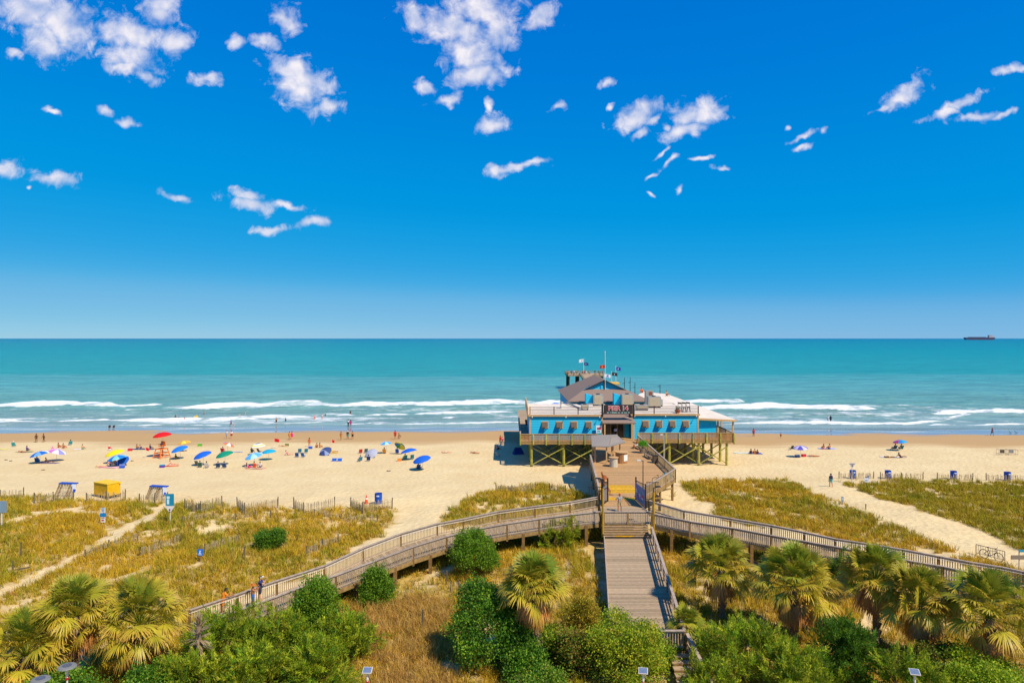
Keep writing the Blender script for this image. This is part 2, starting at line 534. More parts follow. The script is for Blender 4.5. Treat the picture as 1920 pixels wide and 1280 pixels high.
bp = N(nt_, 'ShaderNodeBump', i_Distance=.16); LL(bs.outputs[0], bp.inputs['Strength']); LL(mixh.outputs[0], bp.inputs['Height']); LL(bp.outputs[0], b.inputs['Normal'])
sand = m

xs = np.array(grow(-112, -2500, 1.2)[::-1] + list(np.arange(-112, 112.1, .8)) + grow(112, 2500, 1.2))
ys = np.array([-60, -30, -10, 5, 15] + list(np.arange(22, 100, .7)) + list(np.arange(100, 185, .9)) + [200, 230, 280, 350, 500])
X, Y, Fq = grid(xs, ys)
Z = hgt(X, Y)
vg, _, _ = vegmask(X, Y)
vg = np.where(Y < 22, 1., vg)
wetv = np.interp(Y - 3.0 * snoise(X, Y * .3, 60, 8) + 4 * sstep(15, 60, X), [124, 131, 140, 150, 157, 165], [0, .3, .55, .68, .9, 1.2])
g = np_mesh('beach', np.stack([X, Y, Z], 1), Fq, sand, attrs={'wet': ('POINT', wetv), 'veg': ('POINT', vg)}, smooth=True)
tag(g, kind='structure')

# ---- sea
FO = [
    ([(-60, 761), (60, 760), (150, 758), (230, 761), (290, 759), (305, 758)], 5.5, 1), ([(327, 766), (400, 763), (500, 760), (560, 757), (640, 760), (730, 758), (830, 758), (900, 756), (1010, 754)], 5, 1),
    ([(960, 757), (1100, 756), (1250, 754), (1345, 753), (1400, 752)], 4, 1), ([(1300, 767), (1440, 762), (1500, 764), (1560, 766), (1645, 767)], 5, 1), ([(1750, 776), (1820, 773), (1920, 772), (1990, 772)], 4.5, 1),
    ([(-60, 791), (100, 790), (200, 788.5), (300, 789), (400, 787), (490, 783), (590, 780)], 3.2, 1), ([(-20, 786), (100, 785), (190, 782)], 1.6, .8),
    ([(628, 779), (665, 777)], 2.4, 1), ([(678, 779), (770, 777)], 3, 1), ([(770, 776), (860, 774), (970, 773)], 2.4, .9), ([(825, 783), (860, 782)], 1.6, .9),
    ([(495, 794), (560, 792), (625, 790)], 1.2, .8), ([(640, 795), (750, 795), (860, 794), (990, 791)], 1.5, .9), ([(1340, 795), (1430, 794), (1500, 792), (1600, 795), (1700, 795), (1760, 790), (1800, 780), (1825, 775)], 2.4, 1),
    ([(1740, 797), (1920, 796), (1990, 796)], 1.6, .9), ([(190, 770), (270, 767)], 1.4, .8), ([(1480, 777), (1600, 779), (1790, 776)], 1.5, .45), ([(600, 768), (760, 767), (960, 764)], 2., .5), ([(-60, 798), (200, 797.5), (420, 797)], 1.0, .7),
]
xs = np.array(grow(-345, -26000, 8, 1.35)[::-1] + list(np.arange(-345, 345.1, 1.5)) + grow(345, 26000, 8, 1.35))
ys = np.array(list(np.arange(146, 262, .55)) + list(np.arange(262, 420, 3.)) + grow(420, 17500, 6, 1.12))
X, Y, Fq = grid(xs, ys)
px, py = proj(X, Y, SEA)
foam = np.zeros_like(X); zz = np.zeros_like(X)
near = (Y < 265) & (np.abs(X) < 345)
for pts, th, st in FO:
    pxs = np.array([p[0] for p in pts]); pys = np.array([p[1] for p in pts])
    w = py[near]; q = px[near]
    cy = np.interp(q, pxs, pys) + .9 * snoise(X[near], Y[near] * 0, 22, 21) + .5 * snoise(X[near], Y[near] * 0, 7, 22)
    end = sstep(pxs[0] - 1, pxs[0] + 18, q) * (1 - sstep(pxs[-1] - 18, pxs[-1] + 1, q))
    t = .62 * th * np.clip(.85 + .6 * snoise(X[near], Y[near] * 0, 26, 23), .3, 1.25) * (.25 + .75 * end)
    d = (w - cy) / t
    st = st * np.clip(.92 + .4 * snoise(X[near], Y[near] * .3, 11, 29), .6, 1)
    fo = np.where(d > 0, 1 - sstep(.8, 1.15, d), 1 - sstep(.3, 1.25, -d)) * (end > 0) * sstep(0, .25, end) * st
    foam[near] = np.maximum(foam[near], fo)
    zz[near] = np.maximum(zz[near], .26 * t * np.exp(-((d + .3) / 1.1) ** 2) * end)
# trailing lace between the breaker lines
zone = sstep(752, 760, py) * (1 - sstep(792, 797, py)) * near
pat = np.clip(.42 + .5 * snoise(X * .5, Y, 26, 25) + .25 * snoise(X, Y, 9, 26), 0, 1)
lace = zone * pat * np.where((px > 305) & (px < 1010) | (px > 1366) & (px < 1830), .62, .42)
foam = np.maximum(foam, lace)
amp = sstep(158, 200, Y)
zz += amp * near * (.10 * snoise(X * .35, Y, 9, 27) + .05 * snoise(X * .6, Y, 4, 28))
zz -= .05 * sstep(168, 156, Y) * 0
shore = 1 - sstep(152, 190, Y)
m, nt_, b = nodes_of('sea_water'); LL = nt_.links.new
geo = N(nt_, 'ShaderNodeNewGeometry'); sp = N(nt_, 'ShaderNodeSeparateXYZ'); LL(geo.outputs['Position'], sp.inputs[0])
mp = N(nt_, 'ShaderNodeMapping'); mp.inputs['Scale'].default_value = (.004, .012, 0); LL(geo.outputs['Position'], mp.inputs['Vector'])
bn = N(nt_, 'ShaderNodeTexNoise', i_Scale=1., i_Detail=4., i_Roughness=.55); LL(mp.outputs[0], bn.inputs['Vector'])
# offshore distance on a log scale, moved about by slow noise: sandy shallows to deep turquoise
lg = N(nt_, 'ShaderNodeMath', operation='LOGARITHM'); LL(sp.outputs['Y'], lg.inputs[0]); lg.inputs[1].default_value = 10.
la = N(nt_, 'ShaderNodeMath', operation='MULTIPLY_ADD'); LL(bn.outputs['Fac'], la.inputs[0]); la.inputs[1].default_value = .22; LL(lg.outputs[0], la.inputs[2])
rm = N(nt_, 'ShaderNodeMapRange'); rm.inputs['From Min'].default_value = 2.30; rm.inputs['From Max'].default_value = 4.1; LL(la.outputs[0], rm.inputs['Value'])
rp = N(nt_, 'ShaderNodeValToRGB'); LL(rm.outputs[0], rp.inputs[0])
els = rp.color_ramp.elements
els[0].position = 0; els[0].color = (*lin('#8fa096'), 1)
els[1].position = 1; els[1].color = (*lin('#036a80'), 1)
for p_, c_ in ((.08, '#739f90'), (.155, '#5d9d93'), (.215, '#4e9b91'), (.235, '#299389'), (.45, '#118c86'), (.75, '#057a7e')):
    e = els.new(p_); e.color = (*lin(c_), 1)
fa = N(nt_, 'ShaderNodeAttribute', attribute_name='foam')
m2_ = N(nt_, 'ShaderNodeMapping'); m2_.inputs['Scale'].default_value = (.35, 1.1, 1); LL(geo.outputs['Position'], m2_.inputs['Vector'])
f1 = N(nt_, 'ShaderNodeTexNoise', i_Scale=.8, i_Detail=9., i_Roughness=.74, i_Distortion=.8); LL(m2_.outputs[0], f1.inputs['Vector'])
fs = N(nt_, 'ShaderNodeMath', operation='MULTIPLY_ADD'); LL(f1.outputs['Fac'], fs.inputs[0]); fs.inputs[1].default_value = 1.9; LL(fa.outputs['Fac'], fs.inputs[2])
fr = N(nt_, 'ShaderNodeMapRange', interpolation_type='SMOOTHSTEP'); fr.inputs['From Min'].default_value = 1.28; fr.inputs['From Max'].default_value = 1.85; LL(fs.outputs[0], fr.inputs['Value'])
fg = N(nt_, 'ShaderNodeMath', operation='GREATER_THAN'); LL(fa.outputs['Fac'], fg.inputs[0]); fg.inputs[1].default_value = .02
fm = N(nt_, 'ShaderNodeMath', operation='MULTIPLY'); LL(fr.outputs[0], fm.inputs[0]); LL(fg.outputs[0], fm.inputs[1])
cx_ = N(nt_, 'ShaderNodeMix', data_type='RGBA'); LL(fm.outputs[0], cx_.inputs[0]); cx_.inputs[7].default_value = (.86, .86, .84, 1)
sw = N(nt_, 'ShaderNodeMapRange'); sw.inputs['From Min'].default_value = .32; sw.inputs['From Max'].default_value = .68; sw.inputs['To Min'].default_value = .68; sw.inputs['To Max'].default_value = 1.28
m5_ = N(nt_, 'ShaderNodeMapping'); m5_.inputs['Scale'].default_value = (.05, .16, 1); LL(geo.outputs['Position'], m5_.inputs['Vector'])
w5 = N(nt_, 'ShaderNodeTexNoise', i_Scale=1., i_Detail=9., i_Roughness=.72); LL(m5_.outputs[0], w5.inputs['Vector']); LL(w5.outputs['Fac'], sw.inputs['Value'])
sv = N(nt_, 'ShaderNodeVectorMath', operation='SCALE'); LL(rp.outputs[0], sv.inputs[0]); LL(sw.outputs[0], sv.inputs['Scale']); LL(sv.outputs[0], cx_.inputs[6])
LL(cx_.outputs[2], b.inputs['Base Color'])
rr = N(nt_, 'ShaderNodeMapRange'); rr.inputs['To Min'].default_value = .22; rr.inputs['To Max'].default_value = .9; LL(fm.outputs[0], rr.inputs['Value']); LL(rr.outputs[0], b.inputs['Roughness'])
b.inputs['IOR'].default_value = 1.33; b.inputs['Specular IOR Level'].default_value = .2
m3_ = N(nt_, 'ShaderNodeMapping'); m3_.inputs['Scale'].default_value = (.09, .30, 1); LL(geo.outputs['Position'], m3_.inputs['Vector'])
w1 = N(nt_, 'ShaderNodeTexNoise', i_Scale=1., i_Detail=6., i_Roughness=.6); LL(m3_.outputs[0], w1.inputs['Vector'])
sa = N(nt_, 'ShaderNodeAttribute', attribute_name='shore')
st = N(nt_, 'ShaderNodeMapRange'); st.inputs['To Min'].default_value = 1.; st.inputs['To Max'].default_value = .03; LL(sa.outputs['Fac'], st.inputs['Value'])
bp = N(nt_, 'ShaderNodeBump', i_Distance=2.2); LL(st.outputs[0], bp.inputs['Strength']); LL(w1.outputs['Fac'], bp.inputs['Height']); LL(bp.outputs[0], b.inputs['Normal'])
# transparent swash film over the sand at the water's edge
tr = N(nt_, 'ShaderNodeMapRange'); tr.inputs['From Min'].default_value = .72; tr.inputs['From Max'].default_value = 1.; tr.inputs['To Min'].default_value = 1.; tr.inputs['To Max'].default_value = .35
LL(sa.outputs['Fac'], tr.inputs['Value'])
ta = N(nt_, 'ShaderNodeMath', operation='MAXIMUM'); LL(tr.outputs[0], ta.inputs[0]); LL(fm.outputs[0], ta.inputs[1]); LL(ta.outputs[0], b.inputs['Alpha'])
sea = np_mesh('sea', np.stack([X, Y, SEA + zz], 1), Fq, m, attrs={'foam': ('POINT', foam), 'shore': ('POINT', shore)}, smooth=True)
tag(sea, kind='structure')
# ------------------------------------------------------------------ vegetation
def leafmat(name, trans=.35, rough=.55, spec=.25):
    m, t, b = nodes_of(name); l = t.links.new
    a = N(t, 'ShaderNodeAttribute', attribute_name='gcol')
    l(a.outputs['Color'], b.inputs['Base Color'])
    b.inputs['Roughness'].default_value = rough; b.inputs['Specular IOR Level'].default_value = spec
    tl = N(t, 'ShaderNodeBsdfTranslucent'); l(a.outputs['Color'], tl.inputs['Color'])
    mx = N(t, 'ShaderNodeMixShader'); mx.inputs[0].default_value = trans
    l(b.outputs[0], mx.inputs[1]); l(tl.outputs[0], mx.inputs[2])
    l(mx.outputs[0], t.nodes['Material Output'].inputs['Surface'])
    return m


M_grass = leafmat('grass_blades', .3, .7, .15)
M_leaf = leafmat('leaves', .4)
M_palm = leafmat('palm_leaf', .3, .45, .35)
M_bark = mat('bark', lin('#7a6248'), .9, .4, 9., .6, attr=False)
M_ptrunk = mat('palm_trunk', lin('#8a755c'), .9, .45, 14., .8, stretch=(1, 1, 3), attr=True)


def pal(cols, w, n):
    """n random mixes between palette colours"""
    P = np.array([lin(c) for c in cols]); w = np.array(w, float); w /= w.sum()
    i = rng.choice(len(P), n, p=w); j = rng.choice(len(P), n, p=w); t = rng.random((n, 1)) * .5
    return (P[i] * (1 - t) + P[j] * t)


# --- grass: curved tapering blades in tufts, one mesh
def blades(x, y, z, hh, lean_dir, lean, w, colr):
    """arrays of blade roots -> 2-segment tapered blades"""
    n = len(x)
    sx = np.stack([-np.sin(lean_dir), np.cos(lean_dir), np.zeros(n)], 1)
    th = rng.random(n) * 2 * np.pi
    sx = np.stack([np.cos(th), np.sin(th), np.zeros(n)], 1) * w[:, None] * .5
    d = np.stack([np.cos(lean_dir), np.sin(lean_dir), np.zeros(n)], 1)
    p0 = np.stack([x, y, z - .04], 1)
    p1 = p0 + d * (lean * hh * .32)[:, None]; p1[:, 2] += hh * .6
    p2 = p0 + d * (lean * hh * .95)[:, None]; p2[:, 2] += hh * np.sqrt(np.clip(1 - (lean * .75) ** 2, .1, 1))
    V = np.stack([p0 - sx, p0 + sx, p1 - sx * .75, p1 + sx * .75, p2 - sx * .12, p2 + sx * .12], 1).reshape(-1, 3)
    o = (np.arange(n) * 6)[:, None]
    Fq = np.stack([o + np.array([[0, 1, 3, 2]]), o + np.array([[2, 3, 5, 4]])], 1).reshape(-1, 4)
    c = np.repeat(colr, 6, 0)
    return V, Fq, c


def poly_dist_xy(x, y, pts):
    return linedist(x, y, [(p.x, p.y) for p in pts])


def scatter(name, region, per_m2, nb, hfun, cfun, mask_extra=None, wid=.035):
    """tufts over region (x0,x1,y0,y1); density by the vegetation map"""
    x0, x1, y0, y1 = region
    n = int((x1 - x0) * (y1 - y0) * per_m2)
    x = rng.uniform(x0, x1, n); y = rng.uniform(y0, y1, n)
    mk, px, py = vegmask(x, y)
    keep = rng.random(n) < mk
    keep &= (px > -260) & (px < 2180) & (py < 1420)
    if mask_extra is not None:
        keep &= mask_extra(x, y, px, py)
    x, y, px, py = x[keep], y[keep], px[keep], py[keep]
    n = len(x)
    th = hfun(x, y, px, py, n); tc = cfun(x, y, px, py, n)
    wind = rng.normal(2.6, .9, n)
    k = nb
    X = np.repeat(x, k) + rng.normal(0, .10, n * k); Y = np.repeat(y, k) + rng.normal(0, .10, n * k)
    H = np.repeat(th, k) * rng.uniform(.55, 1.15, n * k)
    D = np.where(rng.random(n * k) < .55, np.repeat(wind, k) + rng.normal(0, .5, n * k), rng.uniform(0, 6.28, n * k))
    Ln = np.clip(rng.normal(.55, .25, n * k), .05, 1.1)
    Cc = np.repeat(tc * rng.uniform(.68, 1.2, (n, 1)), k, 0) * rng.uniform(.7, 1.25, (n * k, 1))
    Z = hgt(X, Y)
    V, Fq, c = blades(X, Y, Z, H, D, Ln, wid * rng.uniform(.6, 1.3, n * k) * (1 + .006 * np.maximum(Y - 40, 0)), Cc)
    o = np_mesh(name, V, Fq, M_grass, attrs={'gcol': ('POINT', c)})
    tag(o, kind='stuff')
    return o


GP = np.array([lin(c) for c in ('#d2aa26', '#b4a024', '#9a9622', '#deb848', '#6e6c1a', '#c49030')])


def ghue(x, y, px, py, n):
    a = np.clip(.5 + .7 * snoise(x, y, 16, 31) + .35 * snoise(x, y, 4, 32) + rng.normal(0, .18, n), 0, 1)
    c = GP[0] * a[:, None] + GP[2] * (1 - a[:, None])
    r = rng.random(n)
    c = np.where((r < .16)[:, None], GP[3], c); c = np.where((r > .86)[:, None], GP[1], c); c = np.where(((r > .2) & (r < .26))[:, None], GP[5], c)
    # greener on the right-hand dunes, tawny below the left ramp
    gr = sstep(1560, 1700, px) * (py < 1010)
    c = c * (1 - .45 * gr[:, None]) + GP[2] * .45 * gr[:, None]
    return c


def dryzone(px, py):
    return inpoly(px, py, [(655, 1150), (740, 1080), (850, 1095), (850, 1200), (860, 1330), (690, 1330), (700, 1230)])


def notdry(x, y, px, py):
    k = ~dryzone(px, py) | (rng.random(len(px)) < .35)
    deck = (np.abs(x - 8.9) < 2.2) & (y > 36) & (y < 64)
    return k & ~deck


scatter('dune_grass', (-84, 96, 31, 96), 15.0, 8, lambda x, y, px, py, n: (.42 + .2 * rng.random(n) + .16 * snoise(x, y, 6, 33)) * np.where(rng.random(n) < .06, 1.8, 1), ghue, notdry, .036)
scatter('dry_brush', (-16, -2, 33, 50), 22, 9, lambda x, y, px, py, n: .5 + .5 * rng.random(n), lambda x, y, px, py, n: pal(['#d0a050', '#d8b066', '#b08440', '#b89430'], [4, 3, 2, 3], n), lambda x, y, px, py: dryzone(px, py), .03)


# --- generic leafy crown from lobes
def crown_mesh(lobes, nleaf, size, palette, weights, style, seed):
    """lobes: (x,y,z,rx,ry,rz); leaves lie through a thick outer shell, gathered in sprays; style juniper or broad"""
    g = np.random.default_rng(seed)
    vol = np.array([l[3] * l[4] * l[5] for l in lobes]) ** .7; vol /= vol.sum()
    Vs = []; Cs = []
    compact = style == 'compact'; style = 'juniper' if compact else style
    per = 26 if style == 'juniper' else 14; nleaf = int(nleaf * 1.35)
    ns = max(8, nleaf // per)
    li = g.choice(len(lobes), ns, p=vol)
    Lb = np.array(lobes)[li]
    d = g.normal(0, 1, (ns, 3)); d /= np.linalg.norm(d, axis=1, keepdims=True)
    d[:, 2] = np.where(d[:, 2] < -.55, -d[:, 2], d[:, 2])
    rr = g.uniform(.5, 1.16, ns) ** .8
    lump = 1 + .16 * np.sin(d[:, 0] * 5 + li) * np.cos(d[:, 1] * 6 + li * 2) + .10 * np.sin(d[:, 2] * 9 + d[:, 0] * 7)
    if compact:
        lump = lump + .22 * np.sin(d[:, 0] * 3 + d[:, 2] * 4 + seed) * np.cos(d[:, 1] * 4 - seed) + .12 * g.normal(0, 1, ns) * (d[:, 2] > .2)
    c = Lb[:, :3] + d * Lb[:, 3:6] * (rr * lump)[:, None]
    axis = d * .8 + np.array([0, 0, .75 if style == 'juniper' else .25]) + g.normal(0, .28, (ns, 3))
    axis /= np.linalg.norm(axis, axis=1, keepdims=True)
    scol = np.clip(pal(palette, weights, ns) * np.array([1.45, 1.32, 1.1]) * g.uniform(.65, 1.25, (ns, 1)), 0, .75)
    n = ns * per
    C = np.repeat(c, per, 0); A = np.repeat(axis, per, 0)
    t = g.uniform(0, 1, (n, 1))
    if style == 'juniper' and not compact:
        # boughs: sprays gather along short outward branches, leaving dark gaps between them
        nb = max(14, ns // 9); bi = g.integers(0, nb, ns); bi[:nb] = np.arange(nb)
        ba = axis[:nb] + g.normal(0, .2, (nb, 3)); ba /= np.linalg.norm(ba, axis=1, keepdims=True)
        bl = (Lb[:nb, 3:6].mean(1) * .55 + .12)[:, None]
        u_ = g.uniform(-.35, 1., (ns, 1))
        c = c[:nb][bi] + ba[bi] * bl[bi] * u_ + g.normal(0, .26, (ns, 3)) * bl[bi] * (1.15 - .75 * np.clip(u_, 0, 1))
        axis = ba[bi] + g.normal(0, .30, (ns, 3)); axis /= np.linalg.norm(axis, axis=1, keepdims=True)
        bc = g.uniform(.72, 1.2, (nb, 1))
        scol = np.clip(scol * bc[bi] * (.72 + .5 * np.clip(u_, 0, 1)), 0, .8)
        C = np.repeat(c, per, 0); A = np.repeat(axis, per, 0)
        sl = size * 4.6
        C = C + A * (t - .3) * sl + g.normal(0, size * .55, (n, 3)) * (1.1 - t)
        dr = A + g.normal(0, .42, (n, 3)); dr /= np.linalg.norm(dr, axis=1, keepdims=True)
        ln = size * g.uniform(1.1, 2.3, (n, 1)); wd = size * .17
    else:
        C = C + g.normal(0, size * 1.5, (n, 3))
        dr = A * .5 + g.normal(0, .8, (n, 3)); dr /= np.linalg.norm(dr, axis=1, keepdims=True)
        ln = size * g.uniform(.7, 1.4, (n, 1)); wd = size * .42
    sd = np.cross(dr, g.normal(0, 1, (n, 3))); sd /= np.linalg.norm(sd, axis=1, keepdims=True)
    V = np.stack([C, C + dr * ln * .5 + sd * wd, C + dr * ln, C + dr * ln * .5 - sd * wd], 1).reshape(-1, 3)
    Fq = np.arange(n * 4).reshape(n, 4)
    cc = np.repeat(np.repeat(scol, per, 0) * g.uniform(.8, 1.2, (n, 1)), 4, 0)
    return V, Fq, cc


def plant(name, label, cat, base, lobes, nleaf, size, palette, weights, style, seed, group=None, stems=3, crown='crown'):
    t = thing(name, label, cat, base, group=group)
    V, Fq, cc = crown_mesh(lobes, nleaf, size, palette, weights, style, seed)
    np_mesh(crown, V, Fq, M_leaf, t, {'gcol': ('POINT', cc)})
    mb = MB(); r2 = random.Random(seed)
    for k in range(stems):
        a = r2.uniform(0, 6.28); p = Vector((.12 * math.cos(a), .12 * math.sin(a), -.25)); q = Vector(r2.choice(lobes)[:3])
        mid = p.lerp(q, .5) + Vector((r2.uniform(-.15, .15), r2.uniform(-.15, .15), .1))
        mb.cyl(p, mid, .07, .05, 7); mb.cyl(mid, q, .05, .02, 6)
        for _ in range(3):
            e = q + Vector((r2.uniform(-.6, .6), r2.uniform(-.6, .6), r2.uniform(0, .6)))
            mb.cyl(mid.lerp(q, .6), e, .025, .008, 5)
    mb.build('trunk', M_bark, t)
    return t


JP = ['#6c8c1e', '#8fa024', '#4c7420', '#a5ad2c', '#b0b23a']
JW = [4, 4, 2, 2.2, .8]


def at_yz(px, Y):
    X = (px - CX) * Y / F
    return Vector((X, Y, float(hgt(X, Y))))


def juniper(px, Y, top, wid, label, seed, cone=True, nleaf=15000, pal_=JP, w_=JW, size=.105, style='juniper'):
    b = at_yz(px, Y); H = CH - Y * (top - CY) / F - b.z; r = wid / 2
    g = random.Random(seed); lobes = []
    n = 9
    if cone:
        lobes.append((0, 0, H * .34, r * .86, r * .8, H * .36)); lobes.append((r * .1, 0, H * .62, r * .55, r * .5, H * .34))
        for k in range(n):
            a = g.uniform(0, 6.28); h = g.uniform(.15, .8); rr_ = r * (1.05 - h * .8)
            lobes.append((rr_ * .62 * math.cos(a), rr_ * .62 * math.sin(a), H * h, r * .34, r * .34, H * .17))
    else:
        lobes.append((0, 0, H * .5, r * .8, r * .8, H * .45))
        for k in range(n + 3):
            a = g.uniform(0, 6.28); h = g.uniform(.25, .8); rr_ = r * math.sqrt(max(.1, 1 - (2 * h - 1) ** 2))
            lobes.append((rr_ * .66 * math.cos(a), rr_ * .66 * math.sin(a), H * h, r * .36, r * .36, H * .2))
    return plant('juniper_tree', label, 'tree', b, lobes, nleaf, size, pal_, w_, style, seed, 'juniper trees among the dunes')


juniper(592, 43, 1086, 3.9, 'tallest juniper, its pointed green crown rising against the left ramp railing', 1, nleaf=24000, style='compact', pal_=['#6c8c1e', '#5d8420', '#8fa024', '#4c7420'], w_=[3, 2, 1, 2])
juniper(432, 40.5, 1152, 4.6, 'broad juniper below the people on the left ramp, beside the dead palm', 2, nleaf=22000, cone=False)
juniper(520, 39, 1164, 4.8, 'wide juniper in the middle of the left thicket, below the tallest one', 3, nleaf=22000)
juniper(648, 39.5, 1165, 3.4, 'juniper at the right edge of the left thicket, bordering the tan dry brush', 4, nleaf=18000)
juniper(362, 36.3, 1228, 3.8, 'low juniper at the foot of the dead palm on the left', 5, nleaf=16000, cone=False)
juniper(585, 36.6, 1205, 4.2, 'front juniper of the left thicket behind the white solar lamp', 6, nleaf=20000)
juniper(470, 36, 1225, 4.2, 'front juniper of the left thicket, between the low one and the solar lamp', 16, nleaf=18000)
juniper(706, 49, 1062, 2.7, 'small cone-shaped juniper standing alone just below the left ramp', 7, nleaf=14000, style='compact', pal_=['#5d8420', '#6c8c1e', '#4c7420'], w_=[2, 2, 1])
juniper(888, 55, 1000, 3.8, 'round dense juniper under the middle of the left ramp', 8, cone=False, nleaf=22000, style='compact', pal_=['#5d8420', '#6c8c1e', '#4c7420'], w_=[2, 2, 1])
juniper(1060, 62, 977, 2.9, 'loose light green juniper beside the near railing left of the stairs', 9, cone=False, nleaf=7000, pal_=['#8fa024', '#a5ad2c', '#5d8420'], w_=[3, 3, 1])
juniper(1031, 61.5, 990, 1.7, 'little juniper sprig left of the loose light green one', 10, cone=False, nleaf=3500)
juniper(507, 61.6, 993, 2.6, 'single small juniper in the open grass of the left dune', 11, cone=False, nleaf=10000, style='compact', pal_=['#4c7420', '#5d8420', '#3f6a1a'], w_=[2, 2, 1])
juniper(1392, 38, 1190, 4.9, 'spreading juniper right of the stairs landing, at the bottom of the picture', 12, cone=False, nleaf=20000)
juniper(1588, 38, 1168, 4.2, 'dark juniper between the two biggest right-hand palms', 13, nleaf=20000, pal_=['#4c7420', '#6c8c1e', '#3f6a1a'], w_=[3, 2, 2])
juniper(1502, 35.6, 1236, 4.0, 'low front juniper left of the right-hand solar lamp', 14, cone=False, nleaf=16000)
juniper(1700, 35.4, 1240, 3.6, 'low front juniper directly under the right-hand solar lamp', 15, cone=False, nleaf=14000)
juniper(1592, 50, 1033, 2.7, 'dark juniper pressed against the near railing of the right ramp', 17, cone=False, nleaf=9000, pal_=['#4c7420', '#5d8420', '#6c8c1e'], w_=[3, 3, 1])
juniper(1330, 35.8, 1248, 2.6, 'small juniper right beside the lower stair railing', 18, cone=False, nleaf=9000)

BP = ['#4a7a1e', '#6a9428', '#35601c', '#8fa634', '#3f6a20']


def bush(px, Y, top, wid, label, seed, nleaf=9000, p=BP, w=(3, 3, 3, 1.5, 2), size=.11, cat='shrub', name='broadleaf_shrub'):
    b = at_yz(px, Y); H = max(.8, CH - Y * (top - CY) / F - b.z); r = wid / 2
    g = random.Random(seed); lobes = [(0, 0, H * .42, r * .75, r * .75, H * .42)]
    for k in range(12):
        a = g.uniform(0, 6.28); h = g.uniform(.2, .84); rr_ = r * (1.02 - .55 * h * h)
        lobes.append((rr_ * .66 * math.cos(a), rr_ * .66 * math.sin(a), H * h, r * .33, r * .33, H * .16))
    return plant(name, label, cat, b, lobes, nleaf, size, p, w, 'broad', seed, 'broadleaf shrubs along the bottom', stems=5)


bush(922, 40, 1096, 5.5, 'big dark green broadleaf shrub left of the middle palm trunk', 31, 24000)
bush(1172, 38, 1152, 5.0, 'yellow-green shrub crowding the left edge of the stairs', 32, 20000, ['#8aa024', '#a5ac2c', '#6a8a22', '#b8a83c'], (4, 2, 3, 1), .1)
bush(1092, 39, 1185, 3.2, 'tangled olive and rust shrub right of the middle palm trunk', 33, 9000, ['#6c7a24', '#8a6a34', '#4a6a20', '#9a7a3c'], (3, 2, 3, 1))
bush(1090, 42.5, 1105, 2.8, 'pale yellowish shrub behind the middle palm, near the stairs', 34, 7000, ['#a08c2a', '#8a8a26', '#b0963a'], (3, 3, 1), .09)
bush(1842, 36.2, 1232, 5.2, 'light green shrub in the bottom right corner below the palms', 35, 13000, ['#84a024', '#a0ac2e', '#5d8420'], (3, 2, 2))
bush(1290, 42, 1160, 2.2, 'low dark shrub against the right side of the stairs', 36, 7000)
bush(112, 34.6, 1258, 4.4, 'dark shrub around the round disc lamp at bottom left', 37, 11000)
bush(292, 35, 1252, 3.6, 'dark shrub under the second palm from the left edge', 38, 9000)
bush(15, 36, 1268, 3.2, 'dark shrub in the bottom left corner under the leftmost palm', 39, 8000)
bush(1760, 38, 1205, 3.2, 'brown-green shrub between the right-hand palms above the lamp', 40, 8000, ['#5c6a20', '#8a7a34', '#3f5a1a'], (3, 2, 2))
bush(1010, 36.5, 1262, 3.4, 'leafy low shrub at the foot of the middle palm', 41, 9000, ['#6c8c2c', '#4a7a22', '#8a9a34'], (3, 3, 1))
bush(1440, 42, 1178, 2.4, 'dry yellow shrub between the right-hand palm trunks', 42, 6000, ['#a8842c', '#8a7a26', '#b08a3a'], (3, 2, 2), .09)


bush(1050, 40.5, 1178, 2.8, 'olive shrub filling the gap right behind the middle palm trunk', 43, 9000, ['#6a8a22', '#8aa024', '#8a7a34'], (3, 2, 1))
bush(985, 38.2, 1205, 2.6, 'mid green shrub touching the left side of the middle palm trunk', 44, 9000)
bush(1240, 39.5, 1205, 2.2, 'small green shrub under the end railing of the stairs', 45, 6000, ['#6a8a22', '#8aa024', '#4a7a1e'], (3, 2, 1))


# --- cabbage palms: fans of folded leaf segments on long stalks
def fan(V, Fc, C, o, d, up, rad, nseg, colr, tip, droop, g, spread=2.5):
    """one costapalmate leaf: hub at o, middle direction d, normal up"""
    side = np.cross(d, up); side /= np.linalg.norm(side); up = np.cross(side, d)
    for k in range(nseg):
        a = (k / (nseg - 1) - .5) * spread + g.normal(0, .03)
        dr = d * math.cos(a) + side * math.sin(a)
        ln = rad * (1 - .28 * abs(a / spread * 2) ** 2) * g.uniform(.85, 1.1)
        sd = np.cross(dr, up); sd /= np.linalg.norm(sd)
        w = rad * .037
        dp = droop * g.uniform(.6, 1.4)
        p = [o + dr * ln * t - np.array([0, 0, 1]) * dp * ln * t ** 2.4 + up * .10 * ln * (t - t * t) for t in (.06, .5, .8, 1.03)]
        ws = (.35 * w, w, w * .7, w * .08)
        b0 = len(V)
        for q, ww in zip(p, ws):
            V.append(q - sd * ww); V.append(q + sd * ww)
        f = g.uniform(.8, 1.2)
        for t in (0, .25, .7, 1.):
            cc = np.clip((colr * (1 - t ** 1.6) + tip * t ** 1.6) * f, 0, 1)
            C.append(cc); C.append(cc)
        for j in range(3):
            Fc.append((b0 + 2 * j, b0 + 2 * j + 1, b0 + 2 * j + 3, b0 + 2 * j + 2))


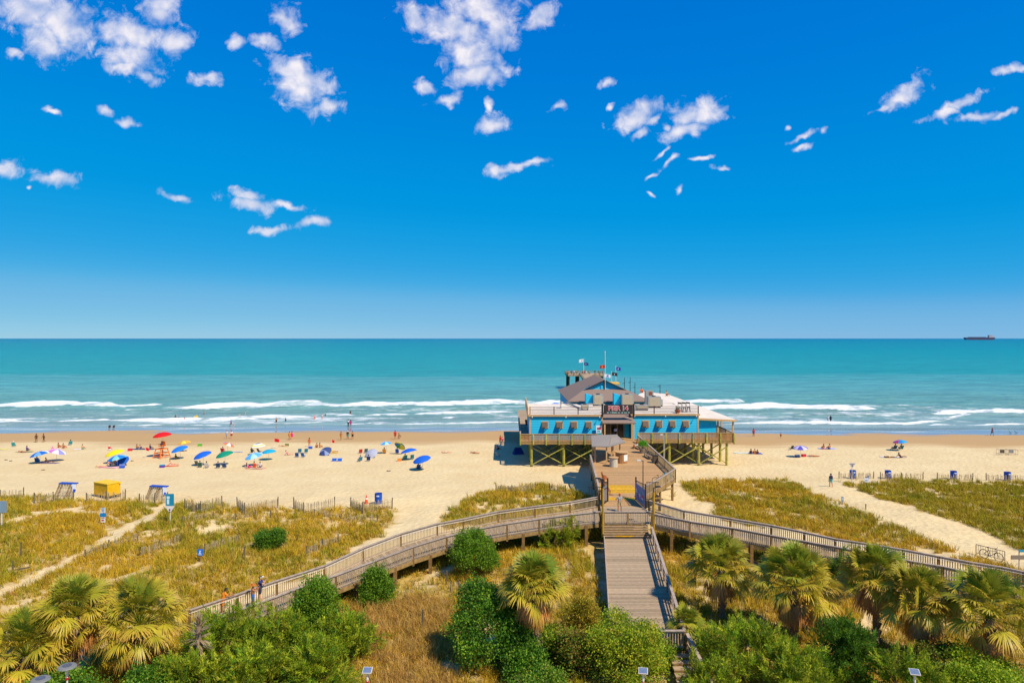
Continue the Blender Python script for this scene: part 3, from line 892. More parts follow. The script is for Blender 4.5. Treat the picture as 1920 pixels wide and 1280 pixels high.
def stalk(V, Fc, C, p0, p1, w, colr):
    d = p1 - p0; s = np.cross(d, [0, 0, 1.]); s /= (np.linalg.norm(s) + 1e-6); u = np.cross(s, d); u /= (np.linalg.norm(u) + 1e-6)
    b0 = len(V)
    for p in (p0, p1):
        for e in (s, u, -s, -u):
            V.append(p + e * w); C.append(colr)
    for i in range(4):
        Fc.append((b0 + i, b0 + (i + 1) % 4, b0 + 4 + (i + 1) % 4, b0 + 4 + i))


G1, G2, Y1, Y2, T1, T2 = [np.array(lin(c)) for c in ('#7c942a', '#b0ac2c', '#e4ba30', '#eebc48', '#dc9c50', '#b87c40')]


def palm(px, Y, top, rad, label, seed, nleaf=34, dead=12, lean=(0, 0), yellow=.5, up=.0):
    b = at_yz(px, Y); g = np.random.default_rng(seed)
    zc = CH - Y * (top - CY) / F - b.z                        # top of the crown above the ground
    hub = np.array([lean[0], lean[1], max(.9, zc - rad * .72)]); nleaf = int(nleaf * 2.1); dead = int(dead * 2.)
    t = thing('palm_tree', label, 'palm tree', b, group='cabbage palms in the foreground')
    # trunk with criss-cross leaf bases
    mb = MB(); n = 9
    for k in range(n):
        f0, f1 = k / n, (k + 1) / n
        p0 = Vector(hub) * f0 + Vector((0, 0, -.3)) * (1 - f0); p1 = Vector(hub) * f1 + Vector((0, 0, -.3)) * (1 - f1)
        mb.var = .8 + .4 * g.random(); mb.cyl(p0, p1, .2 + .03 * g.random(), .19, 10)
        for q in range(7):
            a = g.uniform(0, 6.28); pp = p0 + Vector((math.cos(a) * .19, math.sin(a) * .19, 0)); mb.var = .7 + .8 * g.random()
            mb.beam(pp, pp + Vector((math.cos(a) * .13, math.sin(a) * .13, .30)), .09, .03)
    mb.build('trunk', M_ptrunk, t)
    V, Fc, C = [], [], []
    for k in range(nleaf):
        f = (k + .5) / nleaf
        el = math.radians(86 - 88 * f ** .9 + g.normal(0, 11)); az = k * 2.39996 + g.normal(0, .22)
        d = np.array([math.cos(az) * math.cos(el), math.sin(az) * math.cos(el), math.sin(el)])
        fr_ = min(.88, rad * .42) * g.uniform(.85, 1.15); pl = max(.3, rad - fr_) * g.uniform(.72, 1.05)
        o = hub + d * pl + np.array([0, 0, .06 - .12 * rad * f])
        d2 = d + g.normal(0, .22, 3) - np.array([0, 0, .10 + .22 * f]); d2 /= np.linalg.norm(d2)
        upv = np.array([-math.cos(az) * math.sin(el), -math.sin(az) * math.sin(el), math.cos(el)]) + g.normal(0, .5, 3)
        yl = np.clip((yellow + .25) * (.25 + 1.1 * f) + g.normal(0, .24), 0, 1)
        cb_ = (G1 * (1 - f * .7) + G2 * f * .7) * (1 - yl * .35) + Y1 * yl * .35
        ct = cb_ * (1 - .75 * yl) + (Y2 if g.random() < .6 else T1) * .75 * yl
        stalk(V, Fc, C, hub, o, .018, cb_ * 1.1)
        fan(V, Fc, C, o, d2, upv, fr_ * 1.12, 24, cb_, ct, .12 + .28 * f, g, g.uniform(2.6, 3.6))
    np_mesh('crown', np.array(V), np.array(Fc), M_palm, t, {'gcol': ('POINT', np.array(C))})
    if dead:
        V, Fc, C = [], [], []
        for k in range(dead):
            az = k * 2.39996 + g.normal(0, .3); el = math.radians(g.uniform(-62, -28))
            d = np.array([math.cos(az) * math.cos(el), math.sin(az) * math.cos(el), math.sin(el)])
            o = hub + d * rad * .36 - np.array([0, 0, .1])
            d2 = d - np.array([0, 0, .8]); d2 /= np.linalg.norm(d2)
            upv = np.array([math.cos(az), math.sin(az), .4])
            cb_ = T1 * g.uniform(.75, 1.15) if g.random() < .7 else Y2 * .9
            stalk(V, Fc, C, hub - np.array([0, 0, .15]), o, .018, cb_)
            fan(V, Fc, C, o, d2, upv, min(.95, rad * .42), 16, cb_, T2 * g.uniform(.9, 1.6), .5, g, 1.7)
        np_mesh('dead_frond', np.array(V), np.array(Fc), M_palm, t, {'gcol': ('POINT', np.array(C))})
    return t


palm(1012, 39.6, 1048, 2.25, 'middle palm with a tall bare trunk and tan skirt of dead fronds', 51, 36, 18, (-.4, 0), .45)
palm(1356, 45.8, 1015, 2.6, 'palm nearest the stairs on the right, upright narrow crown against the ramp', 52, 38, 10, (-.1, .2), .45)
palm(1488, 42.6, 1035, 3.0, 'wide palm second from the stairs on the right, brown drooping skirt', 53, 42, 20, (.1, .1), .55)
palm(1644, 43.0, 1032, 2.7, 'palm with long yellow fronds overlapping the right ramp railing', 54, 36, 8, (-.1, 0), .7)
palm(1724, 40.4, 1072, 2.6, 'palm with a skirt of tan fronds standing in front of the yellow-fronded one', 55, 36, 16, (.1, 0), .7)
palm(1856, 38.2, 1085, 3.0, 'bright green palm nearest the right edge of the picture', 56, 38, 8, (0, 0), .5)
palm(140, 37.8, 1095, 2.5, 'palm with dark green upright fans, second from the left edge', 57, 36, 8, (0, .1), .5)
palm(48, 36.2, 1160, 2.7, 'leftmost palm with long yellow fronds cut by the left edge', 58, 36, 12, (0, 0), .75)
palm(262, 38.6, 1100, 2.9, 'large palm beside the dead one, many browned fan tips', 59, 42, 16, (0, 0), .65)
palm(1288, 40.6, 1140, 1.3, 'small young palm low against the right side of the stairs', 60, 16, 0, (0, 0), .2)

# dead palm: a bare head of dry grey-brown spikes
b = at_yz(371, 36.4); g = np.random.default_rng(77)
t = thing('dead_palm', 'dead palm with a bare spiky head of dry pale brown leaf stubs', 'palm tree', b)
mb = MB(); mb.cyl((0, 0, -.3), (.05, 0, 3.7), .17, .14, 9); mb.build('trunk', M_ptrunk, t)
V, Fc, C = [], [], []
for k in range(46):
    f = k / 46; az = k * 2.4; el = math.radians(85 - 125 * f + g.normal(0, 8))
    d = np.array([math.cos(az) * math.cos(el), math.sin(az) * math.cos(el), math.sin(el)])
    o = np.array([.05, 0, 3.9 - 1.7 * f])
    c0 = np.array(lin('#a8906c')) * g.uniform(.7, 1.3)
    fan(V, Fc, C, o, d, np.array([-d[0], -d[1], 1.2]), .8 * g.uniform(.7, 1.2), 5, c0, c0 * .9, .2 + .2 * f, g, .5)
np_mesh('crown', np.array(V), np.array(Fc), M_palm, t, {'gcol': ('POINT', np.array(C))})
# ------------------------------------------------------------------ boardwalks and pier
M_plank = mat('deck_plank', lin('#ad9474'), .85, .35, 3.5, .35, .2, stretch=(1, 6, 1))
M_rail = mat('rail_wood', lin('#ad9a88'), .85, .3, 4., .3, .2)
M_post = mat('post_wood', lin('#86683f'), .85, .35, 5., .3, .2)
M_beam = mat('beam_wood', lin('#9a7c4c'), .85, .35, 4., .3, .2)
M_bal = mat('baluster_wood', lin('#b59a70'), .85, .25, 6., .2, .2)
M_green = mat('treated_pile', lin('#a8a04a'), .85, .4, 2.5, .3, .2)
M_yel = mat('yellow_paint_worn', lin('#dba51c'), .7, .3, 5.)
M_metal = mat('white_rail_metal', lin('#d8d0c4'), .4, .1, 5., attr=False)
M_dark = mat('dark_iron', lin('#2c2a2a'), .5, .2, 6., attr=False)
M_brown = mat('brown_metal', lin('#4a342a'), .6, .2, 6., attr=False)


def lerp_line(A, t):
    """point at fraction t of a polyline (by index)"""
    f = t * (len(A) - 1); i = min(int(f), len(A) - 2)
    return A[i].lerp(A[i + 1], f - i)


def resample(A, step):
    out_ = [A[0]]; acc = 0.
    for a, b in zip(A, A[1:]):
        Ls = (b - a).length; s = step - acc
        while s <= Ls:
            out_.append(a.lerp(b, s / Ls)); s += step
        acc = (acc + Ls) % step if Ls else acc
    return out_


def planks(mb, A, B, step=.16, g=random.Random(3)):
    """cross planks between side lines A and B"""
    Ls = sum((b - a).length for a, b in zip(A, A[1:]))
    n = int(Ls / step)
    up = Vector((0, 0, .04))
    for k in range(n):
        t0, t1 = k / n, (k + .94) / n
        a0, a1, b0, b1 = lerp_line(A, t0), lerp_line(A, t1), lerp_line(B, t0), lerp_line(B, t1)
        mb.var = g.uniform(.72, 1.2)
        w = Vector((0, 0, g.uniform(-.004, .004)))
        mb.add([a0 - up + w, a1 - up + w, b1 - up + w, b0 - up + w, a0 + w, a1 + w, b1 + w, b0 + w],
               [(0, 1, 2, 3), (7, 6, 5, 4), (0, 4, 5, 1), (1, 5, 6, 2), (2, 6, 7, 3), (3, 7, 4, 0)])
    mb.var = 1


def railing(root, A, off, h=1.05, grab=None, posts=True, bal=.155, below=.5, post_s=.16, name='', mp=None, mtop=None, mbal=None, bw=.05):
    """railing along deck points A: a post at every point, cap board, bottom rail, balusters"""
    g = random.Random(5)
    top = MB(); ba = MB()
    z = Vector((0, 0, 1))
    for a, b in zip(A, A[1:]):
        d = b - a; Ls = d.length
        top.var = g.uniform(.85, 1.1)
        top.beam(a + z * h, b + z * h, .2, .05)
        top.beam(a + z * (h - .09), b + z * (h - .09), .045, .12)
        top.beam(a + z * .12, b + z * .12, .045, .10)
        n = max(2, int(Ls / bal))
        for k in range(n):
            p = a.lerp(b, (k + .5) / n)
            ba.var = g.uniform(.8, 1.15)
            ba.beam(p + z * .03, p + z * (h - .05), bw, .05)
    top.build('top_rail', mtop or M_rail, root, off=off); ba.build('balusters', mbal or M_bal, root, off=off)
    if posts:
        for i, a in enumerate(A):
            mb = MB(); mb.var = g.uniform(.85, 1.15)
            mb.bb(a.x - post_s / 2, a.x + post_s / 2, a.y - post_s / 2, a.y + post_s / 2, a.z - below, a.z + h - .03)
            mb.bb(a.x - .025, a.x + .025, a.y - post_s / 2 - .012, a.y - post_s / 2 + .01, a.z + h * .62, a.z + h * .62 + .05)
            mb.build('railing_post', mp or M_post, root, off=off)
    if grab:
        gm = MB(); gm.tube([p + grab for p in A], .022, 6)
        for p in A:
            gm.cyl(p + grab, p + Vector((0, 0, grab.z)), .012, .012, 5)
        gm.build('grab_rail', M_metal, root, off=off)


def boardwalk(name, label, FAR, NEAR, inner, nsup, grab_far, grab_near, trim=None):
    off = (FAR[0] + NEAR[0]) / 2; off = Vector((off.x, off.y, float(hgt(off.x, off.y))))
    t = thing(name, label, 'boardwalk', off)
    n = 11
    A = [lerp_line(FAR, k / n) for k in range(n + 1)]; B = [lerp_line(NEAR, k / n) for k in range(n + 1)]
    mb = MB(); planks(mb, A, B); mb.build('deck', M_plank, t, off=off)
    for S in (A, B):
        mb = MB()
        for a, b in zip(S, S[1:]):
            mb.beam(a - Vector((0, 0, .21)), b - Vector((0, 0, .21)), .07, .30)
        mb.build('fascia_beam', M_beam, t, off=off)
    railing(t, FAR, off, grab=Vector((0, -.12, .86)) if grab_far else None)
    railing(t, NEAR, off, grab=Vector((0, .12, .86)) if grab_near else None)
    for k in range(nsup):
        f = (k + .5) / nsup
        for S in (FAR, NEAR):
            p = lerp_line(S, f); h0 = float(hgt(p.x, p.y))
            if p.z - h0 < .35:
                continue
            mb = MB(); mb.var = rnd.uniform(.8, 1.15)
            mb.bb(p.x - .13, p.x + .13, p.y - .11, p.y + .11, h0 - .4, p.z - .06)
            mb.build('support_post', M_post, t, off=off)
    return t


boardwalk('boardwalk_ramp', 'long curving timber ramp sloping down to the left with people on it', LF, LN, None, 11, True, False)
boardwalk('boardwalk_ramp', 'timber ramp sloping down to the right behind the palms', RF, RN, None, 12, True, True)

# ---- raised walkway from the crossing to the pier house
ZW0, ZW1 = 3.08, 4.0
zdeck = lambda y: ZW0 + (ZW1 - ZW0) * min(1, max(0, (y - 64) / 42))
off = Vector((11, 66, 0))
W1 = thing('pier_walkway', 'wide plank walkway with yellow painted strips leading from the gates to the blue pier house', 'walkway', off)
P = lambda x, y: Vector((x, y, zdeck(y)))
# deck outline, left side and right side matched by row
rowsY = [62.2, 63.4, 65, 69, 71.8, 73.5, 77, 80.6, 84, 89.4, 95, 101, 105, 109.4]
lx = lambda y: float(np.interp(y, [60, 64, 75, 89.4, 106, 110], [7.8, 8.5, 9.3, 10.2, 13.4, 13.9]))
rx = lambda y: float(np.interp(y, [60, 66, 70.5, 71.8, 80.6, 100, 108, 110], [12.6, 13.1, 13.5, 14.0, 19.3, 19.4, 19.4, 19.4]))
Ad = [P(lx(y), y) for y in rowsY]; Bd = [P(rx(y), y) for y in rowsY]
mb = MB()
g3 = random.Random(9)
y = rowsY[0]
while y < rowsY[-1] - .15:
    y1 = y + .15
    a0, a1, b0, b1 = P(lx(y), y), P(lx(y1), y1), P(rx(y), y), P(rx(y1), y1)
    mb.var = g3.uniform(.78, 1.18); up = Vector((0, 0, .05)); mb.mi = 1 if y < 68.2 else 0
    mb.add([a0 - up, a1 - up, b1 - up, b0 - up, a0, a1, b1, b0], [(0, 1, 2, 3), (7, 6, 5, 4), (0, 4, 5, 1), (1, 5, 6, 2), (2, 6, 7, 3), (3, 7, 4, 0)])
    y += .158
M_plank2 = mat('walkway_plank', lin('#bb9262'), .85, .3, 3., .35, .2, stretch=(1, 6, 1))
mb.build('deck', [M_plank2, M_plank], W1, off=off)
for S in (Ad, Bd):
    mb = MB()
    for a, b in zip(S, S[1:]):
        mb.beam(a - Vector((0, 0, .25)), b - Vector((0, 0, .25)), .08, .38)
    mb.build('fascia_beam', M_beam, W1, off=off)
for (ya, yb, xa, xb) in ((73.5, 77.2, .0, .0), (70.6, 71.7, 0, 0)):
    mb = MB(); z4 = Vector((0, 0, .006)); yv = ya
    while yv < yb - .05:
        y1 = min(yv + .15, yb)
        mb.var = g3.uniform(.75, 1.15)
        mb.poly([P(lx(yv) + .3, yv) + z4, P(min(rx(yv) - .5, 13.6), yv) + z4, P(min(rx(y1) - .5, 13.6), y1) + z4, P(lx(y1) + .3, y1) + z4]); yv += .158
    mb.build('painted_stripe', M_yel, W1, off=off)
# left railing, right railing with the outward kink
railing(W1, [P(lx(y) + .05, y) for y in (70.5, 75, 79.8, 84.6, 89.4)], off, 1.1)
railing(W1, [P(13.6, 71.4), P(15.6, 74.4), P(17.4, 77.4), P(19.25, 80.55)], off, 1.1)
railing(W1, [P(19.25, 80.55), P(19.3, 86), P(19.3, 91.5), P(19.3, 97), P(19.3, 102.5), P(19.3, 104.6)], off, 1.1, posts=True)
for (x, y) in ((8.6, 66), (9.2, 73), (9.9, 80), (10.4, 87), (11.0, 94), (12.8, 66), (14.0, 72.4), (16.6, 76.6), (19.0, 80.9), (19.1, 88), (19.1, 96), (14.5, 80), (14.8, 88), (15, 96), (12, 101)):
    h0 = float(hgt(x, y)); mb = MB(); mb.var = rnd.uniform(.8, 1.1)
    mb.cyl((x, y, h0 - .4), (x, y, zdeck(y) - .05), .15, .15, 8); mb.build('support_post', M_post, W1, off=off)
mb = MB()
for (x0, y0, x1, y1) in ((12.8, 66, 14.0, 72.4), (14.0, 72.4, 16.6, 76.6), (16.6, 76.6, 19.0, 80.9), (8.6, 66, 12.8, 66)):
    mb.beam((x0, y0, zdeck(y0) - .5), (x1, y1, zdeck(y1) - 1.3), .06, .2)
mb.build('brace', M_beam, W1, off=off)

# ---- railing across the head of the stairs, the stair flight and the lower deck
off = Vector((9, 59, 0))
ZL = 2.0
yf = 59.0
xl = lambda y: float(np.interp(y, [36, 61], [6.75 - .55, 8.3 - .1])); xr = lambda y: float(np.interp(y, [36, 61], [9.45, 12.5]))
xl = lambda y: at_z(1143 - (1178 - (633 + 18 * F / y)) * .063, 1000, 0).x * 0 + ((1143 + ((633 + 18 * F / y) - 1178) * .063) - CX) / F * y
xr = lambda y: ((1275 + ((633 + 18 * F / y) - 1178) * .303) - CX) / F * y
S1 = thing('stair_walkway', 'timber stairs and long lower plank walkway running down toward the bottom of the picture', 'walkway', off)
zt = zdeck(62.2)
# steps: from the crossing down to the lower deck
ns = 5
for k in range(ns):
    mb = MB(); y1 = 62.12 - k * .15; z1 = zt - (k + 1) * (zt - ZL) / (ns + 1)
    mb.bb(xl(60) + .12, xr(60) - .12, y1 - .17, y1 - .01, z1 - .05, z1)
    mb.mi = 1; mb.bb(xl(60) + .14, xr(60) - .14, y1 - .03, y1 - .012, z1, z1 + .11); mb.mi = 0
    if k == ns - 1:
        mb.mi = 2; mb.bb((xl(60) * .72 + xr(60) * .28), (xl(60) * .35 + xr(60) * .65), y1 - .175, y1 - .05, z1 - .048, z1 + .006); mb.mi = 0
    mb.build('step', [M_plank, M_post, M_yel], S1, off=off)
A = [Vector((xl(y), y, ZL)) for y in (39.6, 45, 50, 55, 61.3)]; B = [Vector((xr(y), y, ZL)) for y in (39.6, 45, 50, 55, 61.3)]
mb = MB(); planks(mb, A, B, .17, random.Random(8)); mb.build('deck', M_plank, S1, off=off)
for S in (A, B):
    mb = MB(); mb.beam(S[0] - Vector((0, 0, .25)), S[-1] - Vector((0, 0, .25)), .09, .36); mb.build('fascia_beam', M_beam, S1, off=off)
# low kerb board on the left, slatted railing on the right and across the near end
mb = MB(); mb.beam(A[0] + Vector((.03, 0, .10)), A[-1] + Vector((.03, 0, .10)), .08, .2); mb.build('kerb_board', M_rail, S1, off=off)


def rail3(A_, name_='slat_railing', h=1.05):
    """railing of three horizontal rails between posts"""
    mb = MB()
    z = Vector((0, 0, 1))
    for a, b in zip(A_, A_[1:]):
        mb.beam(a + z * h, b + z * h, .19, .05)
        for q in (.25, .52, .8):
            mb.beam(a + z * q, b + z * q, .04, .10)
    mb.build('top_rail', M_rail, S1, off=off)
    for a in A_:
        mb = MB(); mb.bb(a.x - .07, a.x + .07, a.y - .07, a.y + .07, a.z - .35, a.z + h - .03); mb.build('railing_post', M_post, S1, off=off)


rail3([Vector((xr(y) - .08, y, ZL)) for y in (39.7, 41.8, 44, 46.2, 48.4, 50.6, 52.8, 55, 57, 59.2, 61.3)])
railing(S1, [Vector((at_z(1228, 1216, ZL).x, 39.55, ZL)), Vector((xr(39.55) - .06, 39.55, ZL))], off, 1.05)
# crossing rail: near side of the walkway above the stairs
XC = [Vector((xl(62.2), 62.2, zt)), Vector(((xl(62.2) + xr(62.2)) / 2, 62.2, zt)), Vector((xr(62.2), 62.2, zt))]
railing(S1, XC, off, 1.08)
# last flight at the bottom right, down toward the camera
for k in range(5):
    mb = MB(); y1 = 39.4 - k * .42; z1 = ZL - .17 * (k + 1)
    mb.bb(9.05, 10.25, y1 - .46, y1 - .02, z1 - .05, z1); mb.mi = 1; mb.bb(9.07, 10.23, y1 - .04, y1 - .015, z1, z1 + .12)
    mb.build('step', [M_plank, M_post], S1, off=off)
lp = [Vector((8.9, 37.2, 1.12)), Vector((8.6, 33.5, 1.12))]; lq = [Vector((10.3, 37.2, 1.12)), Vector((10.2, 33.5, 1.12))]
mb = MB(); planks(mb, lp, lq, .17, random.Random(4)); mb.build('deck', M_plank, S1, off=off)
rail3([Vector((xr(39.55) + .02, 39.4, ZL - .1)), Vector((10.42, 37.2, 1.15)), Vector((10.3, 34, 1.12))])
for yy_ in (40.2, 45, 50, 54.8):
    for fx in (xl, xr):
        x = fx(yy_) + (.15 if fx is xl else -.15); mb = MB(); mb.bb(x - .1, x + .1, yy_ - .1, yy_ + .1, float(hgt(x, yy_)) - .4, ZL - .06); mb.build('support_post', M_post, S1, off=off)

# ------------------------------------------------------------------ platform under the pier house
off = Vector((17, 106, 0))
ZP = 3.95
PF = thing('pier_platform', 'raised timber platform on braced green piles carrying the blue pier house', 'pier', off)
mb = MB()
yv = 105.0
while yv < 150:
    mb.var = g3.uniform(.8, 1.15); x0, x1 = 1.25, 36.2
    if yv < 109.4:
        mb.bb(1.25, 13.3, yv, yv + .35, ZP - .06, ZP); mb.bb(19.5, 34.6, yv + 1.4, yv + 1.75, ZP - .06, ZP)
    else:
        mb.bb(x0, x1, yv + 1.4, yv + 1.75, ZP - .06, ZP)
    yv += .36
mb.bb(1.25, 13.3, 109.3, 111, ZP - .07, ZP - .005)
mb.build('deck', M_plank, PF, off=off)
M_balp = mat('pier_baluster', lin('#a87a48'), .85, .3, 6., .2, .2)


def pier_rail(A_, gm, pm):
    railing(PF, A_, off, 1.25, bal=.115, posts=False, mtop=M_bal, mbal=M_balp, bw=.085)
    mb_ = MB()
    for a, b in zip(A_, A_[1:]):
        mb_.beam(a - Vector((0, 0, .17)), b - Vector((0, 0, .17)), .1, .34)
    mb_.build('rim_joist', gm, PF, off=off)
    for a in A_:
        mb_ = MB(); mb_.var = rnd.uniform(.8, 1.15); mb_.bb(a.x - .1, a.x + .1, a.y - .2, a.y - .03, a.z - .42, a.z + 1.2); mb_.build('railing_post', pm, PF, off=off)


pier_rail([Vector((x, 105, ZP)) for x in np.linspace(1.3, 13.2, 7)], M_beam, M_green)
pier_rail([Vector((x, 106.4, ZP)) for x in np.linspace(19.7, 34.6, 8)], M_beam, M_green)
railing(PF, [Vector((1.3, y, ZP)) for y in (105, 109, 113, 117, 121, 125, 129, 133)], off, 1.25, bal=.25)
railing(PF, [Vector((34.6, y, ZP)) for y in (106.4, 110.5, 115, 120, 125, 130)], off, 1.25, bal=.25)


def pile_row(y, xs_, brace=True):
    for x in xs_:
        mb_ = MB(); mb_.var = rnd.uniform(.75, 1.2); h0 = float(hgt(x, y))
        mb_.cyl((x, y, h0 - .6), (x, y, ZP - .08), .22, .2, 10); mb_.build('pile', M_green, PF, off=off)
    mb_ = MB(); mb_.bb(xs_[0] - .6, xs_[-1] + .6, y - .12, y + .12, ZP - .42, ZP - .1)
    mb_.build('cap_beam', M_beam, PF, off=off)
    if brace:
        mb_ = MB()
        for a, b in zip(xs_, xs_[1:]):
            h0 = float(hgt(a, y)) + .3
            if b - a > 7:
                continue
            mb_.var = rnd.uniform(.8, 1.2)
            mb_.beam((a, y - .26, h0), (b, y - .26, ZP - .9), .1, .3, up=(0, 1, 0)); mb_.var = rnd.uniform(.8, 1.2)
            mb_.beam((a, y + .26, ZP - .9), (b, y + .26, h0), .1, .3, up=(0, 1, 0))
        mb_.build('cross_brace', M_green, PF, off=off)


for k, y in enumerate((105.6, 110.2, 115, 120, 126, 133, 141)):
    pile_row(y, (3.0, 8.0, 13.0), k < 3)
    pile_row(y + (1.2 if k == 0 else 0), (20.6, 24.6, 29.2, 33.6), k < 4)

# ------------------------------------------------------------------ the pier house
def siding(name, c):
    m, t, b = nodes_of(name); l = t.links.new
    geo_ = N(t, 'ShaderNodeNewGeometry'); se = N(t, 'ShaderNodeSeparateXYZ'); l(geo_.outputs['Position'], se.inputs[0])
    w = N(t, 'ShaderNodeMath', operation='MULTIPLY'); l(se.outputs['Z'], w.inputs[0]); w.inputs[1].default_value = 1 / .26
    fr_ = N(t, 'ShaderNodeMath', operation='FRACT'); l(w.outputs[0], fr_.inputs[0])
    bu = N(t, 'ShaderNodeBump', i_Strength=1., i_Distance=.06); l(fr_.outputs[0], bu.inputs['Height']); bu.invert = True
    l(bu.outputs[0], b.inputs['Normal'])
    nz = N(t, 'ShaderNodeTexNoise', i_Scale=.8, i_Detail=6.)
    l(geo_.outputs['Position'], nz.inputs['Vector'])
    mx = N(t, 'ShaderNodeMix', data_type='RGBA'); mx.inputs[6].default_value = (*[q * .8 for q in c], 1); mx.inputs[7].default_value = (*[q * 1.12 for q in c], 1)
    l(nz.outputs['Fac'], mx.inputs[0])
    gt = N(t, 'ShaderNodeMath', operation='LESS_THAN'); l(fr_.outputs[0], gt.inputs[0]); gt.inputs[1].default_value = .12
    m2 = N(t, 'ShaderNodeMix', data_type='RGBA'); l(gt.outputs[0], m2.inputs[0]); l(mx.outputs[2], m2.inputs[6]); m2.inputs[7].default_value = (*[q * .5 for q in c], 1)
    l(m2.outputs[2], b.inputs['Base Color']); b.inputs['Roughness'].default_value = .55
    return m


M_blue = siding('blue_siding', lin('#14b4d8'))
M_blue2 = mat('blue_plain', lin('#14b4d8'), .6, .15, 3., attr=False)
M_trim = mat('tan_trim', lin('#c9a06c'), .7, .15, 5., attr=False)
M_white = mat('white_roof_membrane', lin('#e2d2bc'), .75, .12, .8, attr=False)
M_shingle = mat('grey_shingle', lin('#8f7868'), .9, .35, 26., .5, attr=False, stretch=(1, 3, 3))
M_shg = mat('weathered_shingle', lin('#958a7e'), .9, .35, 22., .5, attr=False, stretch=(1, 4, 4))
M_glass = mat('dark_glass', lin('#20262a'), .12, .1, 2., attr=False, spec=.6)
M_shut = mat('shutter_brown', lin('#5c4a3a'), .6, .2, 8., attr=False)
M_grey = mat('galvanised', lin('#9a9a92'), .5, .2, 6., attr=False)
M_beige = mat('beige_unit', lin('#b5a58a'), .6, .15, 6., attr=False)
off = Vector((16, 107, ZP))
HS = thing('pier_house', 'blue clapboard pier restaurant with grey shingle gable, white flat roofs and propped shutters', 'building', off)
ZR = 7.8


def part(name, m, mb_, par=None):
    return mb_.build(name, m, par or HS, off=off if par is None or par is HS else None)


def wing(x0, x1, yf_, side_l, side_r):
    mb_ = MB(); mb_.bb(x0, x1, yf_, yf_ + .2, ZP + .02, ZR); part('front_wall', M_blue, mb_)
    mb_ = MB(); mb_.bb(x0, x0 + .2, yf_ + .2, 124, ZP + .02, ZR); part('side_wall', M_blue, mb_)
    mb_ = MB(); mb_.bb(x1 - .2, x1, yf_ + .2, 124, ZP + .02, ZR); part('side_wall', M_blue, mb_)
    mb_ = MB(); mb_.bb(x0 - .15, x1 + .15, yf_ - .25, 125, ZR, ZR + .12); part('flat_roof', M_white, mb_)
    mb_ = MB()
    mb_.bb(x0 - .2, x1 + .2, yf_ - .31, yf_ - .255, ZR - .12, ZR + .16)
    mb_.bb(x0 - .06, x0 + .2, yf_ - .05, yf_ - .003, ZP + .02, ZR - .1); mb_.bb(x1 - .2, x1 + .06, yf_ - .05, yf_ - .003, ZP + .02, ZR - .1)
    part('trim', M_trim, mb_)
    # four windows with outward propped shutters
    for k in range(4):
        xc = x0 + (x1 - x0) * (.205 + .2 * k + .005); w, h = 1.1, 1.12; zc = 6.35
        yw = yf_
        fm = MB(); t_ = .14
        for (a0, a1, b0, b1) in ((xc - w / 2, xc + w / 2, zc + h / 2 - t_, zc + h / 2), (xc - w / 2, xc + w / 2, zc - h / 2, zc - h / 2 + t_), (xc - w / 2, xc - w / 2 + t_, zc - h / 2 + t_, zc + h / 2 - t_), (xc + w / 2 - t_, xc + w / 2, zc - h / 2 + t_, zc + h / 2 - t_)):
            fm.bb(a0, a1, yw - .07, yw - .004, b0, b1)
        wi = thing('window', None, None, Vector((xc, yw, zc)) - off); wi.parent = HS
        o2 = Vector((xc, yw, zc))
        fm.build('frame', M_trim, wi, off=o2)
        gm = MB(); gm.bb(xc - w / 2 + t_, xc + w / 2 - t_, yw - .03, yw - .005, zc - h / 2 + t_, zc + h / 2 - t_); gm.build('pane', M_glass, wi, off=o2)
        sm = MB(); p0 = Vector((xc - .04, yw - .09, zc + h / 2 - .15)); p1 = Vector((xc - .06, yw - .55, zc - h / 2 + .22))
        sm.beam(p0, p1, w - .26, .05, up=(0, -1, .4)); sm.build('shutter', M_shut, wi, off=o2)
        pm = MB(); pm.beam((xc + w / 2 - .16, yw - .06, zc - h / 2 + .1), p1 + Vector((w / 2 - .16, .03, .02)), .09, .09); pm.build('prop', M_trim, wi, off=o2)
    # small wall lamps under the eave
    for k in range(3):
        xc = x0 + (x1 - x0) * (.04 + .46 * k); mb_ = MB(); mb_.beam((xc, yf_ - .31, ZR - .02), (xc - .05, yf_ - .6, ZR - .15), .05, .05); mb_.ball((xc - .06, yf_ - .62, ZR - .22), .1, 8)
        part('eave_lamp', M_metal, mb_)
    # roof edge railing: dark posts and five bars
    xs_ = np.linspace(x0 + .05, x1 - .05, 4)
    rl = MB()
    for q in (.3, .52, .74, .96, 1.2):
        rl.beam((xs_[0], yf_ - .1, ZR + .12 + q), (xs_[-1], yf_ - .1, ZR + .12 + q), .05, .06)
    part('roof_railing', M_brown, rl)
    for x in xs_:
        pm = MB(); pm.bb(x - .07, x + .07, yf_ - .17, yf_ - .03, ZR + .12, ZR + 1.4); part('roof_post', M_brown, pm)


wing(2.76, 14.2, 107.2, 1, 0)
wing(19.0, 29.6, 108.4, 0, 1)
# left parapet wall and side rail up on the roof edge
mb = MB(); mb.bb(2.45, 2.6, 107.0, 126, ZR - .3, ZR + 1.25); part('parapet', M_trim, mb)
